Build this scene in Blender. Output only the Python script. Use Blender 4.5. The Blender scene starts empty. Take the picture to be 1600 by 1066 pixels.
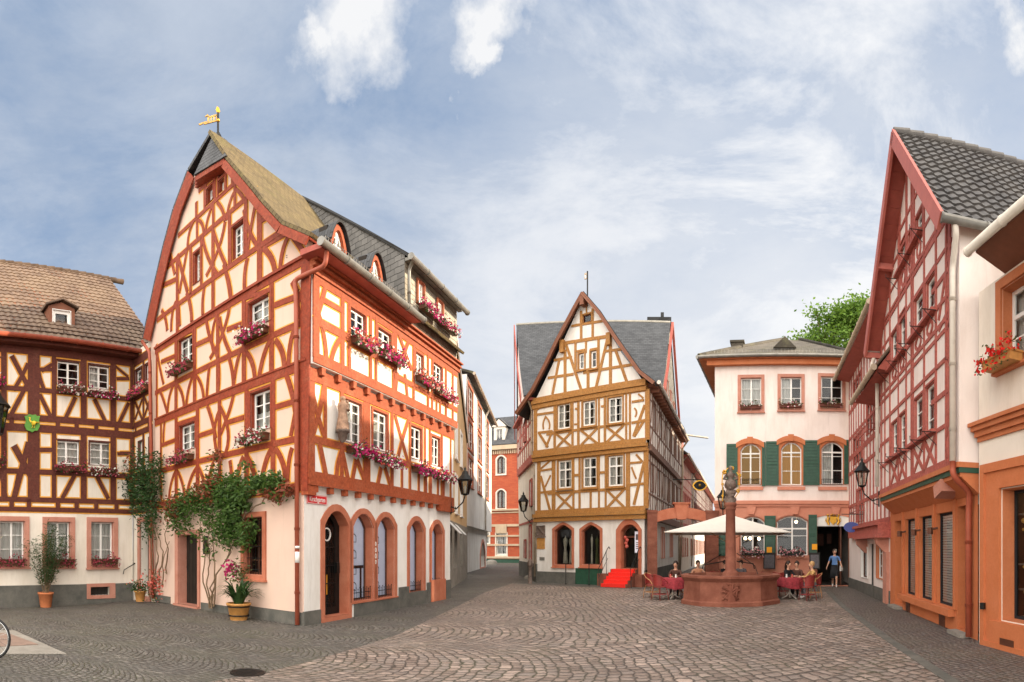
import bpy, bmesh, math, random
from math import sin, cos, pi, radians, atan2, sqrt
from mathutils import Vector, Matrix, noise
from mathutils.geometry import tessellate_polygon
random.seed(7)
SC = bpy.context.scene
COL = SC.collection

# ---------------------------------------------------------------- camera (the photo is a cylindrical panorama)
F = 880.0          # photo pixels per radian
HZ = 856.0         # photo row of the horizon
EYE = 1.8          # eye height
cam = bpy.data.cameras.new('camera')
camo = bpy.data.objects.new('camera', cam); COL.objects.link(camo)
camo.location = (0, 0, EYE); camo.rotation_euler = (radians(90), 0, 0)
cam.type = 'PANO'
cam.panorama_type = 'CENTRAL_CYLINDRICAL'
cam.central_cylindrical_range_u_min = -800 / F
cam.central_cylindrical_range_u_max = 800 / F
cam.central_cylindrical_range_v_min = -(1066 - HZ) / F
cam.central_cylindrical_range_v_max = HZ / F
cam.central_cylindrical_radius = 1.0
cam.clip_start = 0.1; cam.clip_end = 3000
SC.camera = camo

# ---------------------------------------------------------------- light
SUN_AZ, SUN_EL = 80.0, 21.0          # degrees from +Y towards +X, elevation
sd = Vector((sin(radians(SUN_AZ)) * cos(radians(SUN_EL)), cos(radians(SUN_AZ)) * cos(radians(SUN_EL)), sin(radians(SUN_EL))))
sl = bpy.data.lights.new('sun', 'SUN'); sl.energy = 3.6; sl.angle = radians(0.6); sl.color = (1, .84, .62)
so = bpy.data.objects.new('sun', sl); COL.objects.link(so)
so.rotation_euler = (-sd).to_track_quat('-Z', 'Y').to_euler(); so.location = sd * 60

world = bpy.data.worlds.new('World'); SC.world = world; world.use_nodes = True
def build_world():
    nt = world.node_tree; N = nt.nodes; L = nt.links; N.clear()
    out = N.new('ShaderNodeOutputWorld'); bg = N.new('ShaderNodeBackground')
    L.new(bg.outputs[0], out.inputs[0]); bg.inputs[1].default_value = 0.12
    sky = N.new('ShaderNodeTexSky'); sky.sky_type = 'NISHITA'; sky.sun_disc = False
    sky.sun_elevation = radians(SUN_EL); sky.sun_rotation = radians(SUN_AZ)
    sky.air_density = 1.0; sky.dust_density = 1.2; sky.ozone_density = 1.0
    tc = N.new('ShaderNodeTexCoord')
    def mth(op, a, b=None, c=None, clamp=False):
        n = N.new('ShaderNodeMath'); n.operation = op; n.use_clamp = clamp
        for i, v in enumerate((a, b, c)):
            if v is None: continue
            if isinstance(v, (int, float)): n.inputs[i].default_value = v
            else: L.new(v, n.inputs[i])
        return n.outputs[0]
    sep = N.new('ShaderNodeSeparateXYZ'); L.new(tc.outputs['Generated'], sep.inputs[0])
    x, y, z = sep.outputs
    zz = mth('ADD', mth('MAXIMUM', z, 0.0), 0.16)
    comb = N.new('ShaderNodeCombineXYZ')
    L.new(mth('DIVIDE', x, zz), comb.inputs[0]); L.new(mth('DIVIDE', y, zz), comb.inputs[1])
    def noise_(vec, scale, detail, rough, dist, stretch=None, off=(0, 0, 0), rot=0):
        mp = N.new('ShaderNodeMapping'); L.new(vec, mp.inputs[0])
        mp.inputs['Scale'].default_value = stretch or (1, 1, 1); mp.inputs['Location'].default_value = off
        mp.inputs['Rotation'].default_value = (0, 0, rot)
        n = N.new('ShaderNodeTexNoise'); L.new(mp.outputs[0], n.inputs[0])
        n.inputs['Scale'].default_value = scale; n.inputs['Detail'].default_value = detail
        n.inputs['Roughness'].default_value = rough; n.inputs['Distortion'].default_value = dist
        return n.outputs[0]
    def ramp(v, pts):
        r = N.new('ShaderNodeValToRGB'); L.new(v, r.inputs[0]); e = r.color_ramp.elements
        while len(e) < len(pts): e.new(0.5)
        for k, (p, c) in enumerate(pts):
            e[k].position = p; e[k].color = (c, c, c, 1)
        return r.outputs[0]
    dirv = tc.outputs['Generated']
    veil = ramp(noise_(dirv, 1.9, 10, .62, .3, (1, 1, 2.2), (2.3, .9, .4), .5), [(0.38, 0), (0.62, 1)])
    wisp = ramp(noise_(dirv, 2.6, 11, .64, .35, (1, 1, 2.6), (4, 7, 1), -.35), [(0.44, 0), (0.72, 1)])
    # bright side of the sky: towards the sun (right), low
    side = mth('MULTIPLY_ADD', x, .5, .5)
    low = mth('SUBTRACT', 1.0, mth('MULTIPLY', z, 1.35), clamp=True)
    glow = mth('MULTIPLY', side, mth('POWER', low, .85), clamp=True)
    # thick small puffs high up in front
    def puff(px, py, r, seed):
        a = (px - 800) / F; d = Vector((sin(a), cos(a), (HZ - py) / F)).normalized()
        vd = N.new('ShaderNodeVectorMath'); vd.operation = 'DISTANCE'
        wob = N.new('ShaderNodeVectorMath'); wob.operation = 'ADD'
        nz = N.new('ShaderNodeTexNoise'); nz.inputs['Scale'].default_value = 7; nz.inputs['Detail'].default_value = 8
        nz.inputs['Roughness'].default_value = .6
        mp = N.new('ShaderNodeMapping'); mp.inputs['Location'].default_value = (seed, seed * 2, 0)
        L.new(tc.outputs['Generated'], mp.inputs[0]); L.new(mp.outputs[0], nz.inputs[0])
        sc = N.new('ShaderNodeVectorMath'); sc.operation = 'MULTIPLY_ADD'
        L.new(nz.outputs[1], sc.inputs[0]); sc.inputs[1].default_value = (.26,) * 3; sc.inputs[2].default_value = (-.13,) * 3
        L.new(tc.outputs['Generated'], wob.inputs[0]); L.new(sc.outputs[0], wob.inputs[1])
        L.new(wob.outputs[0], vd.inputs[0]); vd.inputs[1].default_value = d
        return mth('POWER', mth('SUBTRACT', 1.0, mth('DIVIDE', vd.outputs['Value'], r), clamp=True), 1.0, clamp=True)
    p1 = puff(555, 25, .085, 3); p2 = puff(515, 75, .045, 5); p3 = puff(770, 45, .060, 9); p4 = puff(745, 95, .035, 2)
    p5 = puff(1590, 30, .05, 4)
    pp = mth('MAXIMUM', mth('MAXIMUM', mth('MAXIMUM', p1, p2), mth('MAXIMUM', p3, p4)), p5)
    def mix(f, a, b):
        m = N.new('ShaderNodeMix'); m.data_type = 'RGBA'
        if isinstance(f, (int, float)): m.inputs['Factor'].default_value = f
        else: L.new(f, m.inputs['Factor'])
        for k, v in (('A', a), ('B', b)):
            s = [i for i in m.inputs if i.name == k and i.type == 'RGBA'][0]
            if isinstance(v, tuple): s.default_value = v
            else: L.new(v, s)
        return [o for o in m.outputs if o.type == 'RGBA'][0]
    c = mix(.85, sky.outputs[0], (.95, 1.45, 2.3, 1))
    c = mix(mth('MULTIPLY', veil, .78), c, (2.05, 2.35, 2.85, 1))
    c = mix(mth('MULTIPLY', wisp, mth('MULTIPLY_ADD', glow, .9, .42)), c, (3.0, 3.25, 3.65, 1))
    c = mix(mth('MULTIPLY', mth('MULTIPLY', glow, mth('MULTIPLY_ADD', veil, .9, .45)), 1.15, clamp=True), c, (3.65, 3.75, 3.95, 1))
    g1 = puff(1250, 400, .66, 6); g2 = puff(930, 480, .36, 8)
    c = mix(mth('MULTIPLY', g1, mth('MULTIPLY_ADD', wisp, 1.6, .55), clamp=True), c, (3.95, 4.0, 4.1, 1)); c = mix(mth('MULTIPLY', g2, mth('MULTIPLY_ADD', wisp, .8, .35), clamp=True), c, (3.5, 3.6, 3.8, 1))
    back = mth('MULTIPLY_ADD', y, -1.6, .72, clamp=True)
    c = mix(mth('MULTIPLY', back, .92), c, (16.0, 15.1, 13.8, 1))
    c = mix(mth('MULTIPLY', pp, 1.6, clamp=True), c, (3.85, 3.88, 3.95, 1))
    L.new(c, bg.inputs[0])
build_world()
SC.view_settings.view_transform = 'Standard'; SC.view_settings.look = 'None'
SC.view_settings.exposure = 1.0; SC.view_settings.gamma = 1.0; SC.view_settings.use_curve_mapping = False
SC.cycles.max_bounces = 6; SC.cycles.diffuse_bounces = 3; SC.cycles.glossy_bounces = 3; SC.cycles.transparent_max_bounces = 12
SC.cycles.use_denoising = True
SC.render.use_persistent_data = False
# ---------------------------------------------------------------- helpers
def az(px): return (px - 800) / F
def G(px, py, z=0.0):                      # ground point seen at a photo pixel
    D = (EYE - z) * F / (py - HZ); a = az(px)
    return Vector((sin(a) * D, cos(a) * D, z))
def at(px, D, z=0.0):                      # point at a radial distance
    a = az(px); return Vector((sin(a) * D, cos(a) * D, z))
FR = {'A': (0, 400, 3.33), 'B': (0, 700, 2.911), 'C': (220, 150, 3.553), 'D': (220, 440, 3.553), 'E': (180, 700, 3.553),
      'F': (460, 560, 4.443), 'G': (460, 760, 4.443), 'H': (440, 280, 3.553), 'I': (690, 520, 2.665), 'J': (790, 410, 3.948),
      'K': (800, 640, 3.553), 'L': (1080, 460, 3.553), 'M': (1000, 740, 4.706), 'N': (1300, 180, 2.805), 'O': (1300, 500, 3.553),
      'P': (1300, 720, 3.081), 'Q': (230, 380, 7.614), 'R': (350, 380, 7.614), 'X': (0, 0, 1)}
def fp(f, x, y=0):
    a, b, s = FR[f]; return a + x / s, b + y / s

class MB:                                   # collects geometry, links it as ONE mesh object
    def __init__(s): s.v = []; s.f = []; s.uv = []; s.mi = []; s.cur = 0; s.sm = []; s.smooth = False
    def pt(s, p): s.v.append(tuple(p)); return len(s.v) - 1
    def face(s, pts, uv=None):
        n = len(s.v); s.v += [tuple(p) for p in pts]; s.f.append(tuple(range(n, n + len(pts)))); s.uv.append(uv); s.mi.append(s.cur); s.sm.append(s.smooth)
    def idx(s, ids, uv=None): s.f.append(tuple(ids)); s.uv.append(uv); s.mi.append(s.cur); s.sm.append(s.smooth)
    def hexa(s, a, b):                      # a, b: four points each (bottom, top loops)
        n = len(s.v); s.v += [tuple(p) for p in a] + [tuple(p) for p in b]
        for q in ((3, 2, 1, 0), (4, 5, 6, 7), (0, 1, 5, 4), (1, 2, 6, 5), (2, 3, 7, 6), (3, 0, 4, 7)):
            s.idx([n + k for k in q])
    def box(s, c, size, rz=0, tilt=None):
        c = Vector(c); x, y, z = (k / 2 for k in size); M = Matrix.Rotation(rz, 3, 'Z')
        if tilt: M = M @ tilt
        P = lambda i, j, k: c + M @ Vector((i * x, j * y, k * z))
        s.hexa([P(-1, -1, -1), P(1, -1, -1), P(1, 1, -1), P(-1, 1, -1)], [P(-1, -1, 1), P(1, -1, 1), P(1, 1, 1), P(-1, 1, 1)])
    def prism(s, loop, vec):                # extruded polygon (loop of 3D points)
        vec = Vector(vec); loop = [Vector(p) for p in loop]; n = len(s.v); m = len(loop)
        s.v += [tuple(p) for p in loop] + [tuple(p + vec) for p in loop]
        tris = tessellate_polygon([loop])
        for t in tris:
            s.idx([n + k for k in t]); s.idx([n + m + k for k in reversed(t)])
        for k in range(m):
            j = (k + 1) % m; s.idx([n + k, n + j, n + m + j, n + m + k])
    def tube(s, pts, r, n=8, caps=True):
        pts = [Vector(p) for p in pts]; rs = r if isinstance(r, (list, tuple)) else [r] * len(pts)
        rings = []; up = Vector((0, 0, 1)); sm = s.smooth; s.smooth = True
        prev = None
        for i, p in enumerate(pts):
            d = (pts[min(i + 1, len(pts) - 1)] - pts[max(i - 1, 0)])
            if d.length < 1e-9: d = Vector((0, 0, 1))
            d.normalize()
            if prev is None:
                a = d.cross(up)
                if a.length < .05: a = d.cross(Vector((1, 0, 0)))
            else: a = prev - d * prev.dot(d)
            a.normalize(); prev = a; b = d.cross(a)
            rings.append([s.pt(p + (a * cos(2 * pi * k / n) + b * sin(2 * pi * k / n)) * rs[i]) for k in range(n)])
        for q in range(len(rings) - 1):
            for k in range(n):
                j = (k + 1) % n; s.idx([rings[q][k], rings[q][j], rings[q + 1][j], rings[q + 1][k]])
        s.smooth = sm
        if caps: s.idx(rings[0]); s.idx(rings[-1])
    def lathe(s, c, prof, n=16, smooth=True, ph=0, sx=1, sy=1):     # prof: (radius, z)
        c = Vector(c); sm = s.smooth; s.smooth = smooth; rings = []
        for r, z in prof:
            rings.append([s.pt(c + Vector((r * sx * cos(2 * pi * k / n + ph), r * sy * sin(2 * pi * k / n + ph), z))) for k in range(n)])
        for q in range(len(rings) - 1):
            for k in range(n):
                j = (k + 1) % n; s.idx([rings[q][k], rings[q][j], rings[q + 1][j], rings[q + 1][k]])
        s.smooth = sm; s.idx(rings[0]); s.idx(rings[-1])
    def ball(s, c, r, n=10, m=7, sc=(1, 1, 1)):
        s.lathe(c, [(max(1e-4, r * sin(pi * k / m)) , -r * cos(pi * k / m) * sc[2]) for k in range(m + 1)], n, True, 0, sc[0], sc[1])
    def pieces(s):
        p = list(range(len(s.v)))
        def fd(a):
            while p[a] != a: p[a] = p[p[a]]; a = p[a]
            return a
        key = {}
        for i, v in enumerate(s.v):
            k = tuple(round(c, 4) for c in v); p[fd(i)] = fd(key.setdefault(k, i))
        for f in s.f:
            for q in f[1:]: p[fd(q)] = fd(f[0])
        g = {}
        for i, f in enumerate(s.f): g.setdefault(fd(f[0]), []).append(i)
        return list(g.values())
    def build(s, name, mats, parent=None, loc=None):
        if name in SPLIT:
            g = s.pieces()
            if 1 < len(g) <= 75:
                r = None
                for fs in g:
                    m = MB(); ids = {}
                    for i in fs:
                        for q in s.f[i]:
                            if q not in ids: ids[q] = m.pt(s.v[q])
                        m.idx([ids[q] for q in s.f[i]], s.uv[i]); m.mi[-1] = s.mi[i]; m.sm[-1] = s.sm[i]
                    o = m.build(' ' + name, mats, parent); r = r or o
                return r
        name = name.strip()
        me = bpy.data.meshes.new(name)
        base = Vector(loc) if loc is not None else (parent.matrix_world_loc if False else Vector((0, 0, 0)))
        off = ORIG.get(parent.name, Vector((0, 0, 0))) if parent is not None else base
        me.from_pydata([tuple(Vector(p) - off) for p in s.v], [], s.f)
        if not isinstance(mats, (list, tuple)): mats = [mats]
        for m in mats: me.materials.append(m)
        if any(s.sm): me.polygons.foreach_set('use_smooth', s.sm)
        if len(mats) > 1: me.polygons.foreach_set('material_index', s.mi)
        if any(u is not None for u in s.uv):
            lay = me.uv_layers.new(name='UVMap'); k = 0; data = [0.0] * (2 * len(me.loops))
            for fa, u in zip(s.f, s.uv):
                for q in range(len(fa)):
                    if u is not None: data[2 * k], data[2 * k + 1] = u[q]
                    k += 1
            lay.data.foreach_set('uv', data)
        me.update()
        o = bpy.data.objects.new(name, me); COL.objects.link(o)
        if parent is not None: o.parent = parent; ORIG[o.name] = off
        else: o.location = off; ORIG[o.name] = off
        return o
ORIG = {}
SPLIT = set('plinth door_surround stair_cheek mouldings stone_trim joist_ends window_heads window_ledges stone_console hip_tiles eave_moulding stone_bands vases pictures dormer_cheek bay_base ridge_tiles roof_boards bracket rooster_finial window_box_frame pillar cornice jetty_moulding feet'.split()) - {'ridge_tiles', 'roof_boards', 'pillar'}
def tag(o, label=None, cat=None, group=None, kind=None):
    if label: o['label'] = label
    if cat: o['category'] = cat
    if group: o['group'] = group
    if kind: o['kind'] = kind
    return o
def thing(name, label, cat, loc=(0, 0, 0), group=None):
    o = bpy.data.objects.new(name, None); COL.objects.link(o); o.location = loc; o.empty_display_size = .2
    ORIG[o.name] = Vector(loc); return tag(o, label, cat, group)

def shape(u0, u1, z0, z1, rise=0, n=8, point=0):          # an opening outline, z1 is the crown of the arch
    if rise <= 0: return [(u0, z0), (u1, z0), (u1, z1), (u0, z1)]
    pts = [(u0, z0), (u1, z0)]; c = (u0 + u1) / 2; h = (u1 - u0) / 2
    for k in range(n + 1):
        t = 1 - 2 * k / n
        y = (1 - abs(t) ** (2.2 if not point else 1.4)); pts.append((c + h * t, z1 - rise + rise * y))
    return pts

class Wall:
    def __init__(s, a, b, off=0.0):
        a = Vector(a[:2]); b = Vector(b[:2]); s.U = (b - a).normalized(); s.N = Vector((s.U.y, -s.U.x))
        if s.N.dot(a) > 0: s.N = -s.N
        s.o = a + s.N * off; s.len = (b - a).length; s.U3 = Vector((s.U.x, s.U.y, 0)); s.N3 = Vector((s.N.x, s.N.y, 0))
    def shift(s, off):
        w = Wall(s.o, s.o + s.U * s.len, 0); w.N = s.N; w.N3 = s.N3; w.o = s.o + s.N * off; return w
    def u(s, px):
        a = az(px); d = Vector((sin(a), cos(a))); return -(s.o.x * d.y - s.o.y * d.x) / (s.U.x * d.y - s.U.y * d.x)
    def q(s, px, py):
        t = s.u(px); D = (s.o + s.U * t).length; return t, EYE + (HZ - py) * D / F
    def z(s, px, py): return s.q(px, py)[1]
    def f(s, fr, x, y=0): return s.q(*fp(fr, x, y))
    def P(s, u, z, d=0.0):
        p = s.o + s.U * u + s.N * d; return Vector((p.x, p.y, z))
    def box(s, mb, u0, u1, z0, z1, d0, d1):
        mb.hexa([s.P(u0, z0, d0), s.P(u1, z0, d0), s.P(u1, z0, d1), s.P(u0, z0, d1)], [s.P(u0, z1, d0), s.P(u1, z1, d0), s.P(u1, z1, d1), s.P(u0, z1, d1)])
    def strip(s, mb, pts, w, d0, d1, ext=0.0):
        pts = [Vector(p) for p in pts]; n = len(pts)
        if ext:
            pts[0] = pts[0] - (pts[1] - pts[0]).normalized() * ext; pts[-1] = pts[-1] + (pts[-1] - pts[-2]).normalized() * ext
        L = []; R = []
        for i, p in enumerate(pts):
            d = (pts[min(i + 1, n - 1)] - pts[max(i - 1, 0)]).normalized(); m = Vector((-d.y, d.x)) * w / 2; L.append(p + m); R.append(p - m)
        b = len(mb.v)
        for l, r in zip(L, R):
            mb.v += [tuple(s.P(l.x, l.y, d0)), tuple(s.P(r.x, r.y, d0)), tuple(s.P(r.x, r.y, d1)), tuple(s.P(l.x, l.y, d1))]
        for i in range(n - 1):
            k = b + 4 * i
            mb.idx([k + 3, k + 2, k + 6, k + 7]); mb.idx([k, k + 4, k + 5, k + 1]); mb.idx([k + 1, k + 5, k + 6, k + 2]); mb.idx([k + 4, k, k + 3, k + 7])
        mb.idx([b, b + 1, b + 2, b + 3]); k = b + 4 * (n - 1); mb.idx([k + 3, k + 2, k + 1, k])
    def ring(s, mb, outer, inner, d0, d1):
        b = len(mb.v); n = len(outer)
        for o, i in zip(outer, inner):
            mb.v += [tuple(s.P(o[0], o[1], d0)), tuple(s.P(i[0], i[1], d0)), tuple(s.P(i[0], i[1], d1)), tuple(s.P(o[0], o[1], d1))]
        for k in range(n):
            p = b + 4 * k; q = b + 4 * ((k + 1) % n)
            mb.idx([p + 2, p + 3, q + 3, q + 2]); mb.idx([p + 3, p, q, q + 3]); mb.idx([p + 1, p + 2, q + 2, q + 1]); mb.idx([p, p + 1, q + 1, q])
    def poly(s, mb, pts, d0, d1):
        mb.prism([s.P(u, z, d0) for u, z in pts], s.N3 * (d1 - d0))
    def sheet(s, mb, outline, holes=(), d=0.0, depth=0.12):      # wall skin with openings and their reveals
        loops = [[Vector((p[0], p[1], 0)) for p in outline]] + [[Vector((p[0], p[1], 0)) for p in h] for h in holes]
        flat = [p for l in loops for p in l]; b = len(mb.v)
        mb.v += [tuple(s.P(p.x, p.y, d)) for p in flat]
        for t in tessellate_polygon(loops): mb.idx([b + k for k in t], [(flat[k].x, flat[k].y) for k in t])
        for h in holes:
            n = len(h)
            for k in range(n):
                j = (k + 1) % n
                mb.face([s.P(*h[k], d), s.P(*h[j], d), s.P(*h[j], d - depth), s.P(*h[k], d - depth)], [(0, 0)] * 4)

def quadc(a, c, b, n=6):
    a, c, b = Vector(a), Vector(c), Vector(b)
    return [a * (1 - t) ** 2 + c * 2 * t * (1 - t) + b * t * t for t in [k / n for k in range(n + 1)]]

class Timber:                                # red beams with their painted yellow borders
    def __init__(s, wall, border=.035, face=.022, line=.007):
        s.w = wall; s.m = MB(); s.y = MB(); s.b = border; s.face = face; s.line = line; s.k = 0
    def _j(s): s.k += 1; return (s.k * 7 % 23) * .00045
    def pts(s, p, w, nb=False):
        j = s._j(); s.w.strip(s.m, p, w, -.02, s.face + j)
        if s.b and not nb: s.w.strip(s.y, p, w + 2 * s.b, -.015, s.line + j * .5)
    def post(s, px, z0, z1, w=.16):
        u = s.w.u(px); s.pts([(u, z0), (u, z1)], w)
    def upost(s, u, z0, z1, w=.16, nb=False): s.pts([(u, z0), (u, z1)], w, nb)
    def rail(s, pa, pb, z, w=.16): s.pts([(s.w.u(pa), z), (s.w.u(pb), z)], w)
    def urail(s, a, b, z, w=.16): s.pts([(a, z), (b, z)], w)
    def line2(s, fr, x0, y0, x1, y1, w=.14): s.pts([s.w.f(fr, x0, y0), s.w.f(fr, x1, y1)], w)
    def arc(s, fr, x0, y0, xc, yc, x1, y1, w=.14):
        s.pts(quadc(s.w.f(fr, x0, y0), s.w.f(fr, xc, yc), s.w.f(fr, x1, y1)), w)
    def xx(s, u0, u1, z0, z1, w=.11, curve=0):
        cu, cz = (u0 + u1) / 2, (z0 + z1) / 2
        if not curve:
            s.pts([(u0, z0), (u1, z1)], w); s.pts([(u0, z1), (u1, z0)], w)
        else:
            for a, b in (((u0, z0), (u1, z0)), ((u0, z1), (u1, z1))):
                s.pts(quadc(a, (cu, cz), (cu, cz), 3)[:4] , w); s.pts(quadc((cu, cz), (cu, cz), b, 3), w)
    def build(s, parent, mt, my, name='timber_frame'):
        o = s.m.build(name, mt, parent)
        if s.b: s.y.build('painted_border', my, o)
        return o

def mat_window(wall, parent, u0, u1, z0, z1, rise=0, rows=3, cols=2, casing=.09, cm=None, sm=None, proud=.04, depth=.1, sill=True,
               curtain='sides', point=0, transom=0, lift=0, glass=None, name='window', fw=.05, cd=None, roomd=.7):
    if glass is None: glass = M['glass']
    S = lambda t, r=None: shape(u0 + t, u1 - t, z0 + t, z1 - t, max(0, (rise if r is None else r) - t * .3) if rise else 0, point=point)
    inner = S(0)
    mb = MB()
    if casing:
        o2 = shape(u0 - casing, u1 + casing, z0 - (casing if sill else 0), z1 + casing, rise + casing * .2 if rise else 0, point=point)
        wall.ring(mb, o2, S(-.003), -.03, proud)
    wall.ring(mb, S(-.004), S(.012), -depth - .06, -.002)       # reveal lining
    if sill:
        wall.box(mb, u0 - casing - .03, u1 + casing + .03, z0 - casing - .035, z0 - casing + .01, -.02, proud + .07)
    w = mb.build(name, cm or M['timber_red'], parent)
    d = -depth; sb = MB()
    wall.ring(sb, S(.013), S(.013 + fw), d - .045, d)
    uu0, uu1 = u0 + fw, u1 - fw; zt = z1 - (rise * .9 if rise else fw)
    zlow, zhigh = z0 + fw, z1 - fw * .5
    if transom:
        zt_ = z0 + (z1 - z0) * transom; wall.box(sb, uu0, uu1, zt_ - .035, zt_ + .035, d - .05, d + .008)
    cw = .07 if cols >= 2 else .02
    for c in range(1, cols):
        u = uu0 + (uu1 - uu0) * c / cols; ww = cw / 2 if (cols == 2 or (cols == 4 and c == 2)) else .012
        wall.box(sb, u - ww, u + ww, zlow, zhigh, d - .045, d + .005)
    for r in range(1, rows):
        z = z0 + (z1 - z0) * r / rows
        if transom and abs(z - zt_) < .12: continue
        wall.box(sb, uu0, uu1, z - .012, z + .012, d - .035, d - .003)
    sb.build('sash', sm or M['white_paint'], w)
    pb = MB(); pts = S(.02); pb.face([wall.P(u, z, d - .03) for u, z in pts]); pb.build('pane', glass, w)
    if curtain:
        cb = MB(); dd = d - .13
        if curtain == 'sides': spans = [(u0 - .02, u0 + (u1 - u0) * .36), (u1 - (u1 - u0) * .36, u1 + .02)]
        elif curtain == 'full': spans = [(u0 - .02, u1 + .02)]
        elif curtain == 'blind': spans = []
        elif curtain == 'left': spans = [(u0 - .02, u0 + (u1 - u0) * .55)]
        else: spans = [(u0 - .02, u1 + .02)]
        for a, b in spans:
            n = max(8, int((b - a) / .025)); pr = None; cb.smooth = True
            for k in range(n + 1):
                u = a + (b - a) * k / n; dk = dd + .022 * sin(k * 1.1) + .01 * sin(k * .37 + a * 5)
                i0 = cb.pt(wall.P(u, z0 + (0 if curtain != 'half' else 0), dk)); i1 = cb.pt(wall.P(u, (z1 if curtain != 'half' else z0 + (z1 - z0) * .5), dk))
                if pr: cb.idx([pr[0], i0, i1, pr[1]])
                pr = (i0, i1)
        if curtain == 'blind':
            n = int((z1 - z0) / .06)
            for k in range(n):
                z = z0 + (z1 - z0) * k / n; wall.box(cb, u0, u1, z + .004, z + .054, dd + .07, dd + .074)
        cb.build('curtain' if curtain != 'blind' else 'blind', M['curtain' if curtain != 'blind' else 'blind'], w)
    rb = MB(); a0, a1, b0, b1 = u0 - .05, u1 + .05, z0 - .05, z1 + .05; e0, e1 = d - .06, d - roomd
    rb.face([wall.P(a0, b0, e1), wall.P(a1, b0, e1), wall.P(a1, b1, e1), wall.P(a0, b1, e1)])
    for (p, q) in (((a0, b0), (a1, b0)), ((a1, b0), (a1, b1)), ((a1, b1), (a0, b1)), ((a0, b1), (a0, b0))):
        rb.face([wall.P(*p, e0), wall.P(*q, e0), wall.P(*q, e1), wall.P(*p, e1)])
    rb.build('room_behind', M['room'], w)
    return w
def W(wall, parent, fr, x0, y0, x1, y1, **k):      # window from two frame corners (x0,y0 bottom-left .. x1,y1 top-right)
    u0 = wall.u(fp(fr, x0)[0]); u1 = wall.u(fp(fr, x1)[0]); xm = (x0 + x1) / 2
    z0 = wall.f(fr, xm, y0)[1]; z1 = wall.f(fr, xm, y1)[1]
    rise = k.get('rise', 0); pt = k.get('point', 0)
    if 'curtain' not in k: k['curtain'] = ('sides', 'left', 'full', 'half', 'sides', None)[(len(PEND) * 5 + int(abs(u0) * 7)) % 6]
    HOLES[wall].append(shape(u0, u1, z0, z1, rise, point=pt))
    PEND.append((wall, parent, u0, u1, z0, z1, k)); return (u0, u1, z0, z1)
class HD:
    def __getitem__(s, w):
        if not hasattr(w, 'h'): w.h = []
        return w.h
HOLES = HD(); PEND = []
def flush():
    for (wall, parent, u0, u1, z0, z1, k) in PEND: mat_window(wall, parent, u0, u1, z0, z1, **k)
    PEND.clear()
def holes(*walls):
    r = []
    for w in walls: r += HOLES[w]
    return r
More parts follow.
